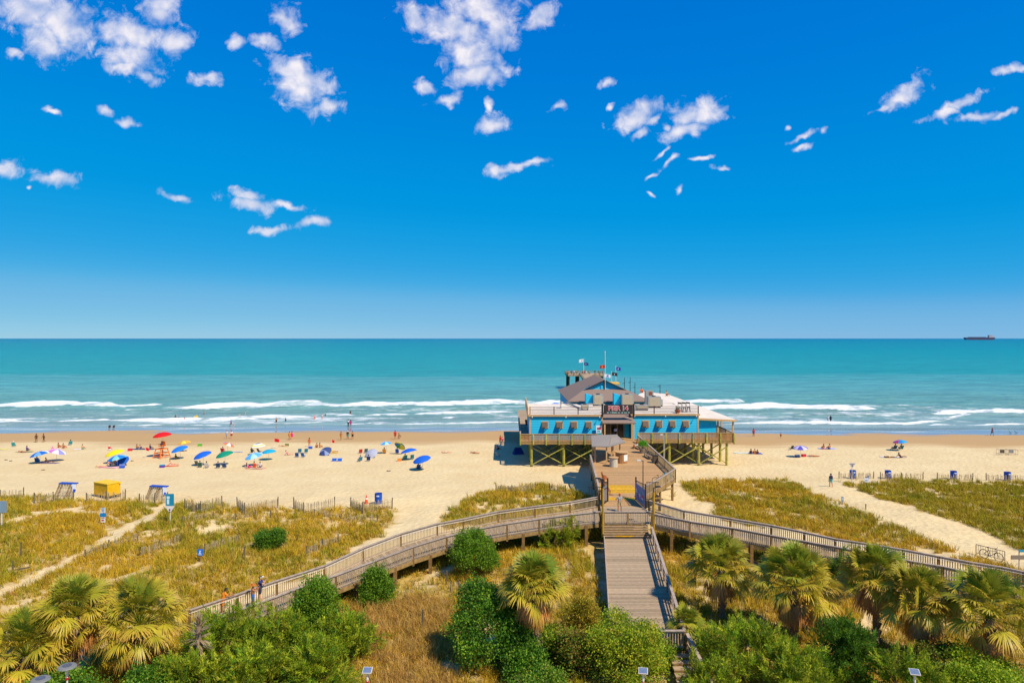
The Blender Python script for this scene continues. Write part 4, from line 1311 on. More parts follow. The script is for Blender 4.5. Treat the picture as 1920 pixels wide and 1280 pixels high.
# roof between the wings, entrance recess
mb = MB(); mb.bb(14.36, 18.84, 110.4, 125, ZR + .01, ZR + .11); part('flat_roof', M_white, mb)
mb = MB(); mb.bb(14.2, 19.0, 110.6, 110.8, ZP + .02, ZR); part('front_wall', M_shut, mb)
mb = MB()
for x in (14.9, 16.0, 17.05):
    mb.bb(x, x + .98, 110.52, 110.58, ZP + .1, 6.3)
part('glass_door', M_glass, mb)
mb = MB()
for x in (14.82, 15.9, 16.97, 18.05):
    mb.bb(x, x + .09, 110.46, 110.515, ZP + .05, 6.4)
mb.bb(14.82, 18.14, 110.46, 110.515, 6.4, 6.5)
part('door_frame', M_trim, mb)
mb = MB(); mb.bb(18.2, 18.95, 110.4, 110.55, ZP + .02, 6.5); part('blue_door', M_blue2, mb)
mb = MB(); mb.poly([(14.1, 106.2, 6.75), (19.3, 106.2, 6.75), (18.95, 110.5, 8.0), (14.3, 110.5, 8.0)], .14); part('canopy_roof', M_shingle, mb)
for x in (14.45, 18.95):
    mb = MB(); mb.bb(x - .1, x + .1, 106.3, 106.5, ZP, 6.7); part('canopy_post', M_trim, mb)
# blue annex and its low white roof on the right
mb = MB(); mb.bb(29.66, 32.9, 110, 110.2, ZP + .02, 6.85); part('annex_wall', M_blue2, mb)
mb = MB(); mb.bb(32.7, 32.9, 110.2, 124, ZP + .02, 6.85); part('annex_wall', M_blue2, mb)
mb = MB(); mb.poly([(29.5, 109.2, 7.25), (36.0, 109.6, 6.85), (36.0, 158, 6.95), (30.4, 158, 7.6), (25.6, 140, 8.1), (25.6, 125.1, 8.1), (29.5, 125.1, 8.05)], .18); part('porch_roof', M_white, mb)
mb = MB(); mb.beam((29.8, 109.18, 7.0), (36.0, 109.55, 6.68), .12, .28); mb.beam((36.02, 109.6, 6.7), (36.02, 158, 6.8), .08, .25); part('trim', M_trim, mb)
for (x, y) in ((35.6, 110), (33.2, 110.1), (35.6, 116), (35.6, 124), (35.6, 134)):
    mb = MB(); mb.bb(x - .12, x + .12, y - .12, y + .12, ZP, 6.72); part('porch_post', M_trim, mb)
# dutch gable: front hip skirt, two big slopes, blue gable triangle
e0, e1, yb0, yb1 = 10.2, 25.4, 124.2, 151
xr0, zr0, zb = 17.6, 12.0, 10.2
mb = MB(); mb.poly([(e0, yb0, 8.45), (e1, yb0, 8.45), (21.4, 130, zb), (13.8, 130, zb)], .15); part('hip_roof', M_shingle, mb)
mb = MB(); mb.poly([(e0, yb0, 8.46), (13.8, 130, zb + .01), (13.3, 129.6, 10.02), (xr0, 129.6, zr0), (xr0, 147, zr0), (e0 - .1, yb1, 8.46)], .15); part('gable_roof', M_shingle, mb)
mb = MB(); mb.poly([(e1, yb0, 8.46), (e1 + .1, yb1, 8.46), (xr0, 147, zr0), (xr0, 129.6, zr0), (21.9, 129.6, 10.02), (21.4, 130, zb + .01)], .15); part('gable_roof', M_shingle, mb)
mb = MB(); mb.poly([(13.5, 130.05, zb - .05), (21.7, 130.05, zb - .05), (xr0, 130.05, zr0 - .1)], .1); part('gable_wall', M_blue, mb)
mb = MB(); mb.bb(17.5, 17.7, 129.92, 130.04, zb - .05, zr0 - .15); mb.beam((13.5, 129.58, 10.0), (17.6, 129.58, zr0 - .08), .06, .18); mb.beam((17.6, 129.58, zr0 - .08), (21.7, 129.58, 10.0), .06, .18); part('gable_trim', M_dark, mb)
mb = MB(); mb.bb(10.6, 25.0, 125, 150, ZP + .02, 8.4); part('hall_wall', M_blue, mb)
mb = MB(); mb.cyl((9.9, 124.0, 8.3), (11.6, 116, 7.98), .16, .16, 8); part('downpipe', M_grey, mb)

# things standing on the roofs
def rbox(name, label, cat, loc, parts, group=None, rz=0):
    t_ = thing(name, label, cat, loc, rz, group)
    for nm, m_, fn_ in parts:
        mb_ = MB(); fn_(mb_); mb_.build(nm, m_, t_)
    return t_


def acunit(x, y, w, d, h, label, hood=True):
    z = ZR + .12
    P_ = [('casing', M_grey, lambda m_: m_.bb(-w / 2, w / 2, -d / 2, d / 2, .2, h)),
          ('grille', M_beige, lambda m_: [m_.bb(-w / 2 + .15, w / 2 - .25, -d / 2 - .03, -d / 2 - .003, .3, h - .15)] + [m_.bb(-w / 2 + .15, w / 2 - .25, -d / 2 - .05, -d / 2 - .031, .3 + q * .17, .36 + q * .17) for q in range(int((h - .5) / .17))]),
          ('base_frame', M_dark, lambda m_: [m_.bb(-w / 2 + .05, -w / 2 + .2, -d / 2, d / 2, 0, .2), m_.bb(w / 2 - .2, w / 2 - .05, -d / 2, d / 2, 0, .2)]),
          ('top_fan', M_dark, lambda m_: m_.lathe([(.32, 0), (.36, .1), (.3, .14)], 12, (0, 0, h + .002)))]
    if hood:
        P_.append(('blue_duct', M_blue2, lambda m_: m_.add([(-w / 2 - 1.25, .2, .1), (-w / 2 - .04, .2, .1), (-w / 2 - .04, .2, h * .85), (-w / 2 - 1.25, .2, h * 1.05), (-w / 2 - 1.25, 1.9, .1), (-w / 2 - .04, 1.9, .1), (-w / 2 - .04, 1.9, h * .85), (-w / 2 - 1.25, 1.9, h * 1.05)],
                                                            [(0, 1, 2, 3), (7, 6, 5, 4), (0, 4, 5, 1), (1, 5, 6, 2), (2, 6, 7, 3), (3, 7, 4, 0)])))
    rbox('air_conditioner', label, 'air conditioner', (x, y, z), P_, 'air conditioners on the pier house roof')


acunit(15.3, 121.6, 1.75, 1.5, 2.0, 'large roof air conditioner with blue duct, left of the pair below the gable')
acunit(20.5, 121.6, 2.1, 1.6, 2.05, 'large roof air conditioner with blue duct, right of the pair below the gable')
acunit(12.2, 114.5, 1.2, 1.0, .95, 'small roof air conditioner behind the left roof railing', False)
acunit(24.6, 118.5, 2.2, 1.6, 1.9, 'boxy roof air conditioner with a hood on the right wing', False)
acunit(21.7, 114.2, 2.0, 1.1, .9, 'low pale roof air conditioner right behind the red sign', False)
acunit(25.9, 120.8, 1.3, 1.2, 1.2, 'smaller roof unit at the right end of the boxy hooded one', False)
rbox('roof_vent', 'square exhaust vent with red-brown louvre standing above the boxy air conditioner', 'vent', (24.4, 121.6, ZR + .12), [('stack', M_grey, lambda m_: m_.bb(-.7, .7, -.5, .5, 0, 2.7)), ('louvre', mat('rust_louvre', lin('#9a4a30'), .8), lambda m_: m_.bb(-.1, .45, -.53, -.503, 1.9, 2.5))])
rbox('roof_vent', 'pale round vent pipe near the white drainpipe on the left wing', 'vent', (8.5, 117, ZR + .12), [('stack', M_metal, lambda m_: m_.cyl((0, 0, 0), (0, 0, .9), .28, .28, 10)), ('cap', M_grey, lambda m_: m_.lathe([(.38, 0), (.34, .1), (.05, .22)], 10, (0, 0, .95)))])
rbox('roof_vent', 'small white box vent next to the small air conditioner', 'vent', (13.4, 116.4, ZR + .12), [('stack', M_metal, lambda m_: m_.bb(-.35, .35, -.3, .3, 0, .8)), ('cap', M_grey, lambda m_: m_.bb(-.4, .4, -.35, .35, .8, .88))])
# dark cluster of folded furniture by the right roof corner
for k, (dx, lb) in enumerate(((0, 'black folded bar stool, left of three by the right roof corner'), (.75, 'black folded bar stool, middle of three by the right roof corner'), (1.5, 'black folded bar stool, right of three by the right roof corner'))):
    rbox('bar_stool', lb, 'stool', (27.2 + dx, 110.4 + .3 * k, ZR + .12), [('seat', M_dark, lambda m_: m_.lathe([(.3, .75), (.32, .8), (.28, .84)], 10)), ('frame', M_dark, lambda m_: [m_.beam((sx * .28, sy * .28, 0), (sx * .15, sy * .15, .78), .05, .05) for sx in (-1, 1) for sy in (-1, 1)]), ('backrest', M_dark, lambda m_: [m_.beam((-.25, .25, .8), (-.3, .35, 1.7), .05, .05), m_.beam((.25, .25, .8), (.3, .35, 1.6), .05, .05), m_.beam((-.3, .35, 1.5), (.3, .33, 1.45), .06, .25)])], 'folded bar stools on the roof')
rbox('planter', 'terracotta planter with a small green plant behind the right roof railing', 'planter', (26.6, 109.6, ZR + .12), [('pot', mat('terracotta', lin('#b5603c'), .8), lambda m_: m_.lathe([(.3, 0), (.5, .45), (.52, .5), (.42, .5)], 12)), ('plant', cm('#3f6a24'), lambda m_: [m_.beam((0, 0, .4), (.35 * math.cos(q), .35 * math.sin(q), 1.1), .08, .02) for q in (0, 1.1, 2.2, 3.3, 4.4, 5.5)])])

# the sign over the entrance
t = thing('entrance_sign', 'dark framed sign with red PIER 14 letters over the entrance', 'sign', (16.6, 106.9, ZR + .15))
for x in (-2.45, 2.45):
    mb = MB(); mb.bb(x - .14, x + .14, -.1, .1, -.3, 1.7); mb.bb(x - .5, x - .14 if x < 0 else x + .5, -.06, .06, .2, 1.5) if False else None; mb.build('post', M_dark, t)
mb = MB(); mb.bb(-2.25, 2.25, -.05, .05, .16, 1.5); mb.build('panel', mat('sign_dark', lin('#38302e'), .6, .2, 6., attr=False), t)
mb = MB()
for q in (.14, 1.52):
    mb.bb(-2.3, 2.3, -.08, .08, q - .04, q + .04)
mb.build('frame', M_brown, t)


def text_mesh(body, size, name, m_, parent, loc, ex=.03, bold=0.):
    cu = bpy.data.curves.new('txt', 'FONT'); cu.body = body; cu.size = size; cu.extrude = ex; cu.align_x = 'CENTER'; cu.offset = bold
    o = bpy.data.objects.new('txt', cu); col.objects.link(o)
    dg = bpy.context.evaluated_depsgraph_get(); dg.update()
    me = bpy.data.meshes.new_from_object(o.evaluated_get(dg)); me.name = name
    bpy.data.objects.remove(o); bpy.data.curves.remove(cu)
    me.materials.clear(); me.materials.append(m_)
    ob = link(name, me, parent)
    ob.location = loc; ob.rotation_euler = (R(90), 0, 0)
    return ob


text_mesh('PIER 14', 1.0, 'letters_outline', cm('#f2e8e0'), t, (0, -.085, .68), .012, .05)
text_mesh('PIER 14', 1.0, 'letters', cm('#c0182c'), t, (0, -.115, .68), .012, .004)
mb = MB()
xq = -1.75
while xq < 1.8:
    w_ = rnd.uniform(.08, .2); mb.bb(xq, xq + w_, -.07, -.053, .28, .38 + rnd.uniform(0, .08)); xq += w_ + rnd.choice((.04, .05, .18))
mb.build('small_lettering', cm('#a8d0c8'), t)
# menu board on the left wing corner
t = thing('menu_board', 'white and teal poster board fixed beside the entrance on the left wing', 'sign', (13.6, 106.7, ZP + .25))
mb = MB(); mb.bb(-.45, .45, -.04, .04, .35, 2.1); mb.build('panel', cm('#dfe6e6'), t)
mb = MB(); mb.bb(-.38, .38, -.06, -.043, .45, .95); mb.bb(-.3, .2, -.06, -.043, 1.1, 1.3); mb.build('print', cm('#2a9aa8'), t)
mb = MB(); mb.bb(-.3, .3, -.06, -.043, 1.45, 1.8); mb.build('print', cm('#b03a4a'), t)
mb = MB(); mb.bb(-.4, -.34, -.03, .03, -.25, .35); mb.bb(.34, .4, -.03, .03, -.25, .35); mb.build('leg', M_trim, t)


# ---- kiosk at the left of the walkway
off = Vector((12.0, 92, zdeck(92)))
K = thing('kiosk', 'open ticket kiosk with two grey shingled roofs on posts beside the walkway', 'kiosk', off)
for (x, y) in ((10.9, 89.6), (12.3, 88.8), (13.4, 90.6), (14.6, 92.5), (11.2, 94.8), (13.9, 95.2)):
    mb = MB(); mb.bb(x - .08, x + .08, y - .08, y + .08, zdeck(y) - .02, 5.92); mb.build('post', M_trim, K, off=off)
mb = MB(); mb.poly([(10.35, 88.6, 5.95), (12.5, 88.3, 5.95), (13.4, 92.4, 6.5), (11.0, 94.8, 6.5)], .12); mb.build('roof', M_shg, K, off=off)
mb = MB(); mb.poly([(12.55, 88.3, 5.95), (15.25, 91.8, 6.0), (14.8, 97.0, 6.3), (13.45, 92.5, 6.5)], .12); mb.build('roof', M_shg, K, off=off)
mb = MB(); mb.poly([(11.0, 94.9, 6.48), (13.45, 92.55, 6.48), (15.0, 97, 6.28), (12, 98, 5.8)], .12); mb.build('roof', M_shg, K, off=off)


def counter(name, label, x, y, w, r, h, cw):
    t_ = thing(name, label, 'counter', (x, y, zdeck(y)))
    mb_ = MB(); mb_.lathe([(r, 0), (r, h)], 16); mb_.build('body', cw, t_)
    mb_ = MB(); mb_.lathe([(r + .12, h + .003), (r + .12, h + .08)], 16); mb_.build('counter_top', M_trim, t_)
    return t_


c1 = counter('kiosk_counter', 'low round pale counter at the near end of the kiosk', 12.95, 87.0, 1, .52, 1.15, mat('pale_board', lin('#c9bca4'), .8, attr=False))
c2 = counter('kiosk_counter', 'larger round timber counter with a white notice on its front', 14.35, 89.6, 1, .78, 1.35, mat('timber_board', lin('#a8784a'), .8, attr=False))
mb = MB()
for k in range(5):
    a0 = -1.1 + k * .22 - 1.0 * 0; a = R(-75) + k * .28
    p = Vector((.79 * math.cos(a), .79 * math.sin(a), 0)); q = Vector((.79 * math.cos(a + .28), .79 * math.sin(a + .28), 0))
    mb.add([p * 1.012 + Vector((0, 0, .3)), q * 1.012 + Vector((0, 0, .3)), q * 1.012 + Vector((0, 0, 1.1)), p * 1.012 + Vector((0, 0, 1.1)), p * .99 + Vector((0, 0, .3)), q * .99 + Vector((0, 0, .3)), q * .99 + Vector((0, 0, 1.1)), p * .99 + Vector((0, 0, 1.1))], [(0, 1, 2, 3), (7, 6, 5, 4), (0, 4, 5, 1), (2, 6, 7, 3)])
mb.build('notice', cm('#e8e4dc'), c2)


# ---- benches
def bench(label, x, y, rz, L_=2.2, c='#a8602c'):
    t_ = thing('bench', label, 'bench', (x, y, zdeck(y)), rz, 'benches on the pier walkway')
    m_ = mat('bench_' + c.strip('#'), lin(c), .7, .25, 5., attr=False)
    mb_ = MB()
    for q in (-.18, 0, .18):
        mb_.bb(-L_ / 2, L_ / 2, q - .08, q + .08, .42, .46)
    mb_.build('seat', m_, t_)
    mb_ = MB(); mb_.bb(-L_ / 2, L_ / 2, .24, .28, .55, .68); mb_.bb(-L_ / 2, L_ / 2, .27, .31, .76, .9); mb_.build('backrest', m_, t_)
    for sx in (-1, 1):
        mb_ = MB(); mb_.bb(sx * (L_ / 2 - .2) - .05, sx * (L_ / 2 - .2) + .05, -.22, -.14, 0, .42); mb_.bb(sx * (L_ / 2 - .2) - .05, sx * (L_ / 2 - .2) + .05, .16, .24, 0, .9); mb_.build('leg', m_, t_)
    return t_


bench('orange-brown bench against the left walkway railing, nearest the gate', 10.25, 73.6, R(90))
bench('orange-brown bench against the left walkway railing, farther from the gate', 10.75, 79.0, R(90))
bench('grey weathered bench on the right side of the walkway, nearest the bicycle', 18.5, 92.5, R(-80), 2.4, '#9a866a')
bench('grey weathered bench on the right side with a person in orange on it', 18.4, 99.5, R(-80), 2.4, '#9a866a')
rbox('planter', 'potted bush with a rounded green top between the two grey benches', 'planter', (18.3, 96.0, zdeck(96)), [('pot', cm('#8a7a6a'), lambda m_: m_.lathe([(.3, 0), (.42, .6), (.36, .62)], 12)), ('stem', M_bark, lambda m_: m_.cyl((0, 0, .5), (0, 0, 1.2), .05, .04, 6))])
V, Fc, cc = crown_mesh([(0, 0, 1.25, .62, .62, .35), (.2, .1, 1.35, .4, .4, .3)], 1800, .08, ['#4f9a1c', '#3f7a1a', '#6cb02a'], [3, 2, 1], 'broad', 91)
np_mesh('foliage', V, Fc, M_leaf, bpy.data.objects['planter.001'], {'gcol': ('POINT', cc)})
rbox('litter_bin', 'square dark litter bin at the end of the grey bench near the bicycle', 'bin', (18.75, 89.3, zdeck(89.3)), [('body', cm('#5c4c3c'), lambda m_: m_.bb(-.3, .3, -.3, .3, 0, .95)), ('lid', cm('#3c342c'), lambda m_: m_.bb(-.33, .33, -.33, .33, .953, 1.03))])

# ---- gates, posters, lamp posts at the crossing
def gate(x, y, rz, label, w):
    z = zdeck(y); t_ = thing('iron_gate', label, 'gate', (x, y, z), rz, 'open iron gates at the walkway entrance')
    mb_ = MB(); h = 2.3
    mb_.beam((0, 0, .08), (w, 0, .08), .05, .06); mb_.beam((0, 0, h), (w, 0, h - .25), .05, .06); mb_.beam((0, 0, 1.5), (w, 0, 1.5), .04, .05)
    mb_.build('frame', M_dark, t_)
    mb_ = MB()
    for k in range(13):
        mb_.cyl((w * (k + .5) / 13, 0, .1), (w * (k + .5) / 13, 0, h - .15), .015, .015, 5)
    mb_.build('bars', M_dark, t_)
    for xx in (0, w):
        mb_ = MB(); mb_.bb(xx - .06, xx + .06, -.06, .06, 0, h + .12); mb_.build('gate_post', M_dark, t_)
    return t_


def poster(t_, x0, x1, z0, z1, base, blobs, side):
    mb_ = MB(); mb_.bb(x0, x1, side * .05 - .012, side * .05 + .012, z0, z1); pp = mb_.build('poster', cm(base), t_)
    g_ = random.Random(len(blobs))
    for k, c_ in enumerate(blobs):
        mb_ = MB()
        for _ in range(3):
            a = g_.uniform(x0 + .1, x1 - .45); b_ = g_.uniform(z0 + .1, z1 - .4); w_ = g_.uniform(.3, .55) * (x1 - x0) / 3 + .1; h_ = g_.uniform(.2, .45)
            e = side * (.064 + .004 * k + .0012 * _)
            mb_.poly([(a, e, b_), (a + w_ * .7, e, b_ - .05), (a + w_, e, b_ + h_ * .6), (a + w_ * .5, e, b_ + h_), (a - .05, e, b_ + h_ * .7)])
        mb_.build('print', cm(c_), pp)


g1_ = gate(9.0, 68.4, R(64), 'open left iron gate carrying a white and red poster', 1.9)
poster(g1_, .1, 1.8, .25, 1.75, '#d8ccd0', ['#b03a4a', '#7a8aa8', '#3a3a48'], 1)
g2_ = gate(13.2, 67.4, R(96), 'open right iron gate carrying a colourful blue poster', 3.4)
poster(g2_, .1, 3.3, .2, 1.85, '#8088a8', ['#c03a50', '#3a9a90', '#9a8ac0', '#c9c4d0'], 1)
for sgn, (x, y, lb) in ((1, (7.6, 68.2, 'short black iron fence panel left of the left gate')), (1, (13.8, 70.2, 'short black iron fence panel right of the right gate'))):
    z = zdeck(y); t_ = thing('iron_fence', lb, 'fence', (x, y, z - .02), 0, 'iron fence panels beside the gates')
    mb_ = MB(); mb_.beam((0, 0, 1.95), (1.3, 0, 1.95), .05, .06); mb_.beam((0, 0, .2), (1.3, 0, .2), .05, .06); mb_.build('frame', M_dark, t_)
    mb_ = MB()
    for k in range(9):
        mb_.cyl((1.3 * k / 8, 0, 0 if k in (0, 8) else .2), (1.3 * k / 8, 0, 1.95), .02, .02, 5)
    mb_.build('bars', M_dark, t_)


def lamp_post(x, y, z, h, label, hd, colr, base_h=0., group='lamp posts by the walkway'):
    t_ = thing('lamp_post', label, 'lamp', (x, y, z), 0, group)
    mb_ = MB(); mb_.cyl((0, 0, base_h), (0, 0, h), .06, .045, 8); mb_.build('pole', M_dark if base_h else colr, t_)
    if base_h:
        mb_ = MB(); mb_.cyl((0, 0, -.3), (0, 0, base_h), .11, .11, 10); mb_.build('yellow_sleeve', colr, t_)
    mb_ = MB(); mb_.beam((0, 0, h - .08), (hd[0], hd[1], h + .02), .05, .05); mb_.build('arm', M_dark, t_)
    mb_ = MB(); mb_.box((hd[0] * 1.35, hd[1] * 1.35, h + .03), (.42, .26, .10), math.atan2(hd[1], hd[0])); mb_.build('lamp_head', M_dark if base_h else M_metal, t_)


M_ywood = mat('yellow_pole', lin('#b58a1e'), .7, .25, 5., attr=False)
M_bpole = mat('brown_pole', lin('#5c4430'), .8, .25, 5., attr=False)
lamp_post(xl(61.8) - .1, 61.7, 2.3, 4.95, 'yellow sleeved lamp post at the left corner of the stair head', (-.3, .1), M_ywood, 4.1)
lamp_post(xr(61.8) + .12, 61.7, 2.3, 4.2, 'yellow sleeved lamp post at the right corner of the stair head', (.3, .1), M_ywood, 3.75)
lamp_post(13.55, 70.6, zdeck(70.6), 4.1, 'brown lamp post with a white head beside the right gate', (-.35, -.05), M_bpole)
lamp_post(21.6, 97, float(hgt(21.6, 97)), 6.0, 'pale lamp post rising in front of the right platform railing', (-.3, -.1), M_metal)


# ---- bicycles
def wheel(mb_t, mb_r, c, r, n=22):
    c = Vector(c); pts = [c + Vector((r * math.cos(2 * math.pi * k / n), 0, r * math.sin(2 * math.pi * k / n))) for k in range(n + 1)]
    mb_t.tube(pts, .024, 6); mb_r.tube([c + (q - c) * .93 for q in pts], .010, 5)
    for k in range(0, n, 2):
        mb_r.cyl(c, c + (pts[k] - c) * .93, .003, .003, 4)


def bicycle(label, loc, rz, colr, step=False):
    t_ = thing('bicycle', label, 'bicycle', loc, rz, None)
    r = .34
    for cx_b in (-.53, .53):
        a, b_ = MB(), MB(); wheel(a, b_, (cx_b, 0, r), r)
        w_ = a.build('wheel', M_dark, t_); b_.build('rim', M_grey, w_)
    m_ = cm(colr, .4); mb_ = MB()
    bb_, hs_, st_, rw, fw = Vector((-.05, 0, .3)), Vector((.36, 0, .78)), Vector((-.2, 0, .75)), Vector((-.53, 0, r)), Vector((.53, 0, r))
    for a, b_ in ((bb_, hs_ - Vector((0, 0, .1))), (bb_, st_), (st_ - Vector((0, 0, .08)), hs_), (bb_, rw), (st_ - Vector((0, 0, .05)), rw), (hs_, fw), (hs_, hs_ + Vector((-.03, 0, .2)))):
        mb_.cyl(a, b_, .022, .022, 6)
    mb_.build('frame', m_, t_)
    mb_ = MB(); mb_.tube([Vector((.30, -.3, 1.02)), Vector((.36, -.15, 1.0)), Vector((.34, 0, .98)), Vector((.36, .15, 1.0)), Vector((.30, .3, 1.02))], .016, 6); mb_.build('handlebar', M_dark, t_)
    mb_ = MB(); mb_.cyl(st_, st_ + Vector((-.03, 0, .14)), .018, .018, 6); mb_.ball(st_ + Vector((-.05, 0, .17)), .12, 8, (1.2, .6, .35)); mb_.build('saddle', M_dark, t_)
    mb_ = MB(); mb_.cyl(bb_ + Vector((0, -.1, 0)), bb_ + Vector((0, .1, 0)), .03, .03, 8); mb_.beam(bb_ + Vector((0, -.1, 0)), bb_ + Vector((.12, -.1, -.13)), .02, .03); mb_.beam(bb_ + Vector((0, .1, 0)), bb_ + Vector((-.12, .1, .13)), .02, .03)
    mb_.build('pedal_crank', M_grey, t_)
    return t_


b1 = bicycle('black bicycle in front of the teal-covered one on the walkway', (16.9, 78.0, zdeck(78.0)), R(-8), '#26262a')
b2 = bicycle('bicycle with a teal cover over its frame beside the right walkway railing', (17.9, 78.9, zdeck(78.9)), R(6), '#1c8a98')
mb = MB(); mb.add([(-.45, -.09, .5), (.4, -.09, .55), (.42, -.07, .9), (-.3, -.08, .98), (-.45, .09, .5), (.4, .09, .55), (.42, .07, .9), (-.3, .08, .98)], [(0, 1, 2, 3), (7, 6, 5, 4), (0, 4, 5, 1), (1, 5, 6, 2), (2, 6, 7, 3), (3, 7, 4, 0)])
mb.build('cover', cm('#1c8a98'), b2)

# ------------------------------------------------------------------ far end of the pier over the sea
off = Vector((31, 290, SEA))
ZE = 4.4
FP = thing('fishing_pier', 'far end of the fishing pier standing on dark piles in the sea behind the roof', 'pier', off)
mb = MB(); mb.bb(23.2, 39.0, 286, 300, ZE - .5, ZE); mb.poly([(20.5, 151, ZE), (27, 151, ZE), (34.5, 286, ZE), (28.5, 286, ZE)], .5); mb.build('deck', M_plank, FP, off=off)
railing(FP, [Vector((x, 286.1, ZE)) for x in (23.3, 25.9, 28.4)], off, 1.1, bal=.35, post_s=.25)
railing(FP, [Vector((x, 286.1, ZE)) for x in (34.6, 36.8, 38.9)], off, 1.1, bal=.35, post_s=.25)
railing(FP, [Vector((x, 299.8, ZE)) for x in np.linspace(23.3, 38.9, 7)], off, 1.1, bal=.35, post_s=.25)
railing(FP, [Vector((23.3, y, ZE)) for y in (286.1, 290.5, 295, 299.8)], off, 1.1, bal=.35, post_s=.25)
railing(FP, [Vector((20.6, 151, ZE)).lerp(Vector((28.6, 286, ZE)), k / 24) for k in range(25)], off, 1.1, bal=.5, posts=False)
railing(FP, [Vector((27, 151, ZE)).lerp(Vector((34.5, 286, ZE)), k / 24) for k in range(25)], off, 1.1, bal=.5, posts=False)
M_pile = mat('dark_pile', lin('#4a4434'), .9, .3, 4.)
for y in (287, 291, 295, 299):
    for x in (24, 28, 34, 38):
        mb = MB(); mb.cyl((x, y, -4), (x, y, ZE - .5), .3, .28, 8); mb.build('pile', M_pile, FP, off=off)
for k in range(10):
    yk = 158 + k * 13.5
    for s_ in (21.2 + (yk - 151) * .0593, 26.5 + (yk - 151) * .0556):
        mb = MB(); mb.cyl((s_, yk, -5), (s_, yk, ZE - .5), .3, .28, 8); mb.build('pile', M_pile, FP, off=off)
# shelter on the pier with a yellow roof
rbox('shelter', 'small yellow-roofed shelter on the pier just right of the gable peak', 'shelter', (26.5, 180, ZE), [('roof', cm('#d8a83a'), lambda m_: m_.poly([(-1.7, -1.5, 3.6), (1.7, -1.5, 3.6), (1.7, 1.5, 3.9), (-1.7, 1.5, 3.9)], .18)), ('post', M_trim, lambda m_: [m_.cyl((sx * 1.5, sy * 1.3, 0), (sx * 1.5, sy * 1.3, 3.5), .09, .09, 6) for sx in (-1, 1) for sy in (-1, 1)])])


# flags
def flag(label, px, py, Y, zbase, w, h, fc, mark, pole_top=None, side=1, group='flags flying over the pier'):
    c = at_y(px, py, Y); x0 = c.x - side * w / 2
    t_ = thing('flag', label, 'flag', (x0, Y, zbase), 0, group)
    top_ = (c.z + h / 2 + .15 - zbase) if pole_top is None else pole_top - zbase
    mb_ = MB(); mb_.cyl((0, 0, 0), (0, 0, top_), .07 * Y / 150, .05 * Y / 150, 6); mb_.ball((0, 0, top_ + .05), .12, 6); mb_.build('pole', M_metal, t_)
    mb_ = MB(); n = 8; zc = c.z - zbase; vs = []; fs = []
    for k in range(n + 1):
        u_ = k / n; dy = .18 * math.sin(u_ * 6) * u_; dz = -.12 * u_ * u_ * w
        for s_ in (0, 1):
            for e in (0, .02):
                vs.append((side * (.05 + u_ * w), dy + e, zc - h / 2 + s_ * h + dz))
    for k in range(n):
        o_ = 4 * k
        fs += [(o_, o_ + 4, o_ + 6, o_ + 2), (o_ + 1, o_ + 3, o_ + 7, o_ + 5)]
    mb_.add(vs, fs); cl = mb_.build('cloth', cm(fc), t_)
    if mark:
        mb_ = MB(); xm = side * (.05 + w * .5); yk = .18 * math.sin(3) * .5 - .03
        mb_.poly([(xm - w * .1, yk, zc - h * .22 - .03 * w), (xm + w * .08, yk, zc - h * .26 - .03 * w), (xm + w * .12, yk, zc + h * .05 - .03 * w), (xm, yk, zc + h * .27 - .03 * w), (xm - w * .12, yk, zc + h * .05 - .03 * w)]); mb_.build('emblem', cm(mark), cl)


flag('white flag with a red mark on the left pole at the pier head', 1090, 676, 288, ZE, 2.0, 1.3, '#e6e2e4', '#c03a40', side=-1)
flag('navy flag with a pale mark below the white one at the pier head', 1098.5, 682, 289, ZE, 2.0, 1.2, '#1e3a78', '#9ab0c8', side=1)
flag('red flag on the tallest pole above the roof gable', 1130, 687, 129.3, 10.2, .95, .62, '#c02818', '#d88a3a', pole_top=17.3, side=-1)
flag('white flag low over the pier to the right of the roof peak', 1138.5, 704, 160, ZE, 1.4, .75, '#e4e6ee', '#3a50a0', side=1)
flag('royal blue flag with a white mark, highest to the right of the tall pole', 1159, 691, 175, ZE, 1.2, .8, '#1a3aa0', '#d8dcf0', side=1)
flag('black flag with a pale mark below the royal blue one', 1152, 701, 170, ZE, 1.4, .8, '#2a2e34', '#b8b8b8', side=1)
for k, (px, py, Y, hh_, lb) in enumerate(((1171, 727, 158, 2.4, 'thin dark lamp mast left of the white roof umbrella'), (1181.5, 724, 162, 2.2, 'thin dark lamp mast just right of the white roof umbrella'), (1190.5, 733, 158, 2.0, 'shortest thin dark mast at the edge of the white roof'), (1237.5, 739, 157, 2.3, 'dark mast with a cross arm on the far edge of the white roof'))):
    p = at_y(px, py, Y)
    base = ZE if k < 3 else 7.2
    t_ = thing('mast', lb, 'mast', (p.x, Y, base), 0, 'thin masts behind the roof')
    tp = p.z + hh_ - base
    mb = MB(); mb.cyl((0, 0, 0), (0, 0, tp), .09, .06, 6); mb.build('pole', M_dark, t_)
    mb = MB(); mb.beam((-.5, 0, tp * .78), (.1, 0, tp * .8), .1, .1); mb.build('arm', M_dark, t_)
# ------------------------------------------------------------------ people
def nrm(v):
    v = np.array(v, float); return v / np.linalg.norm(v)


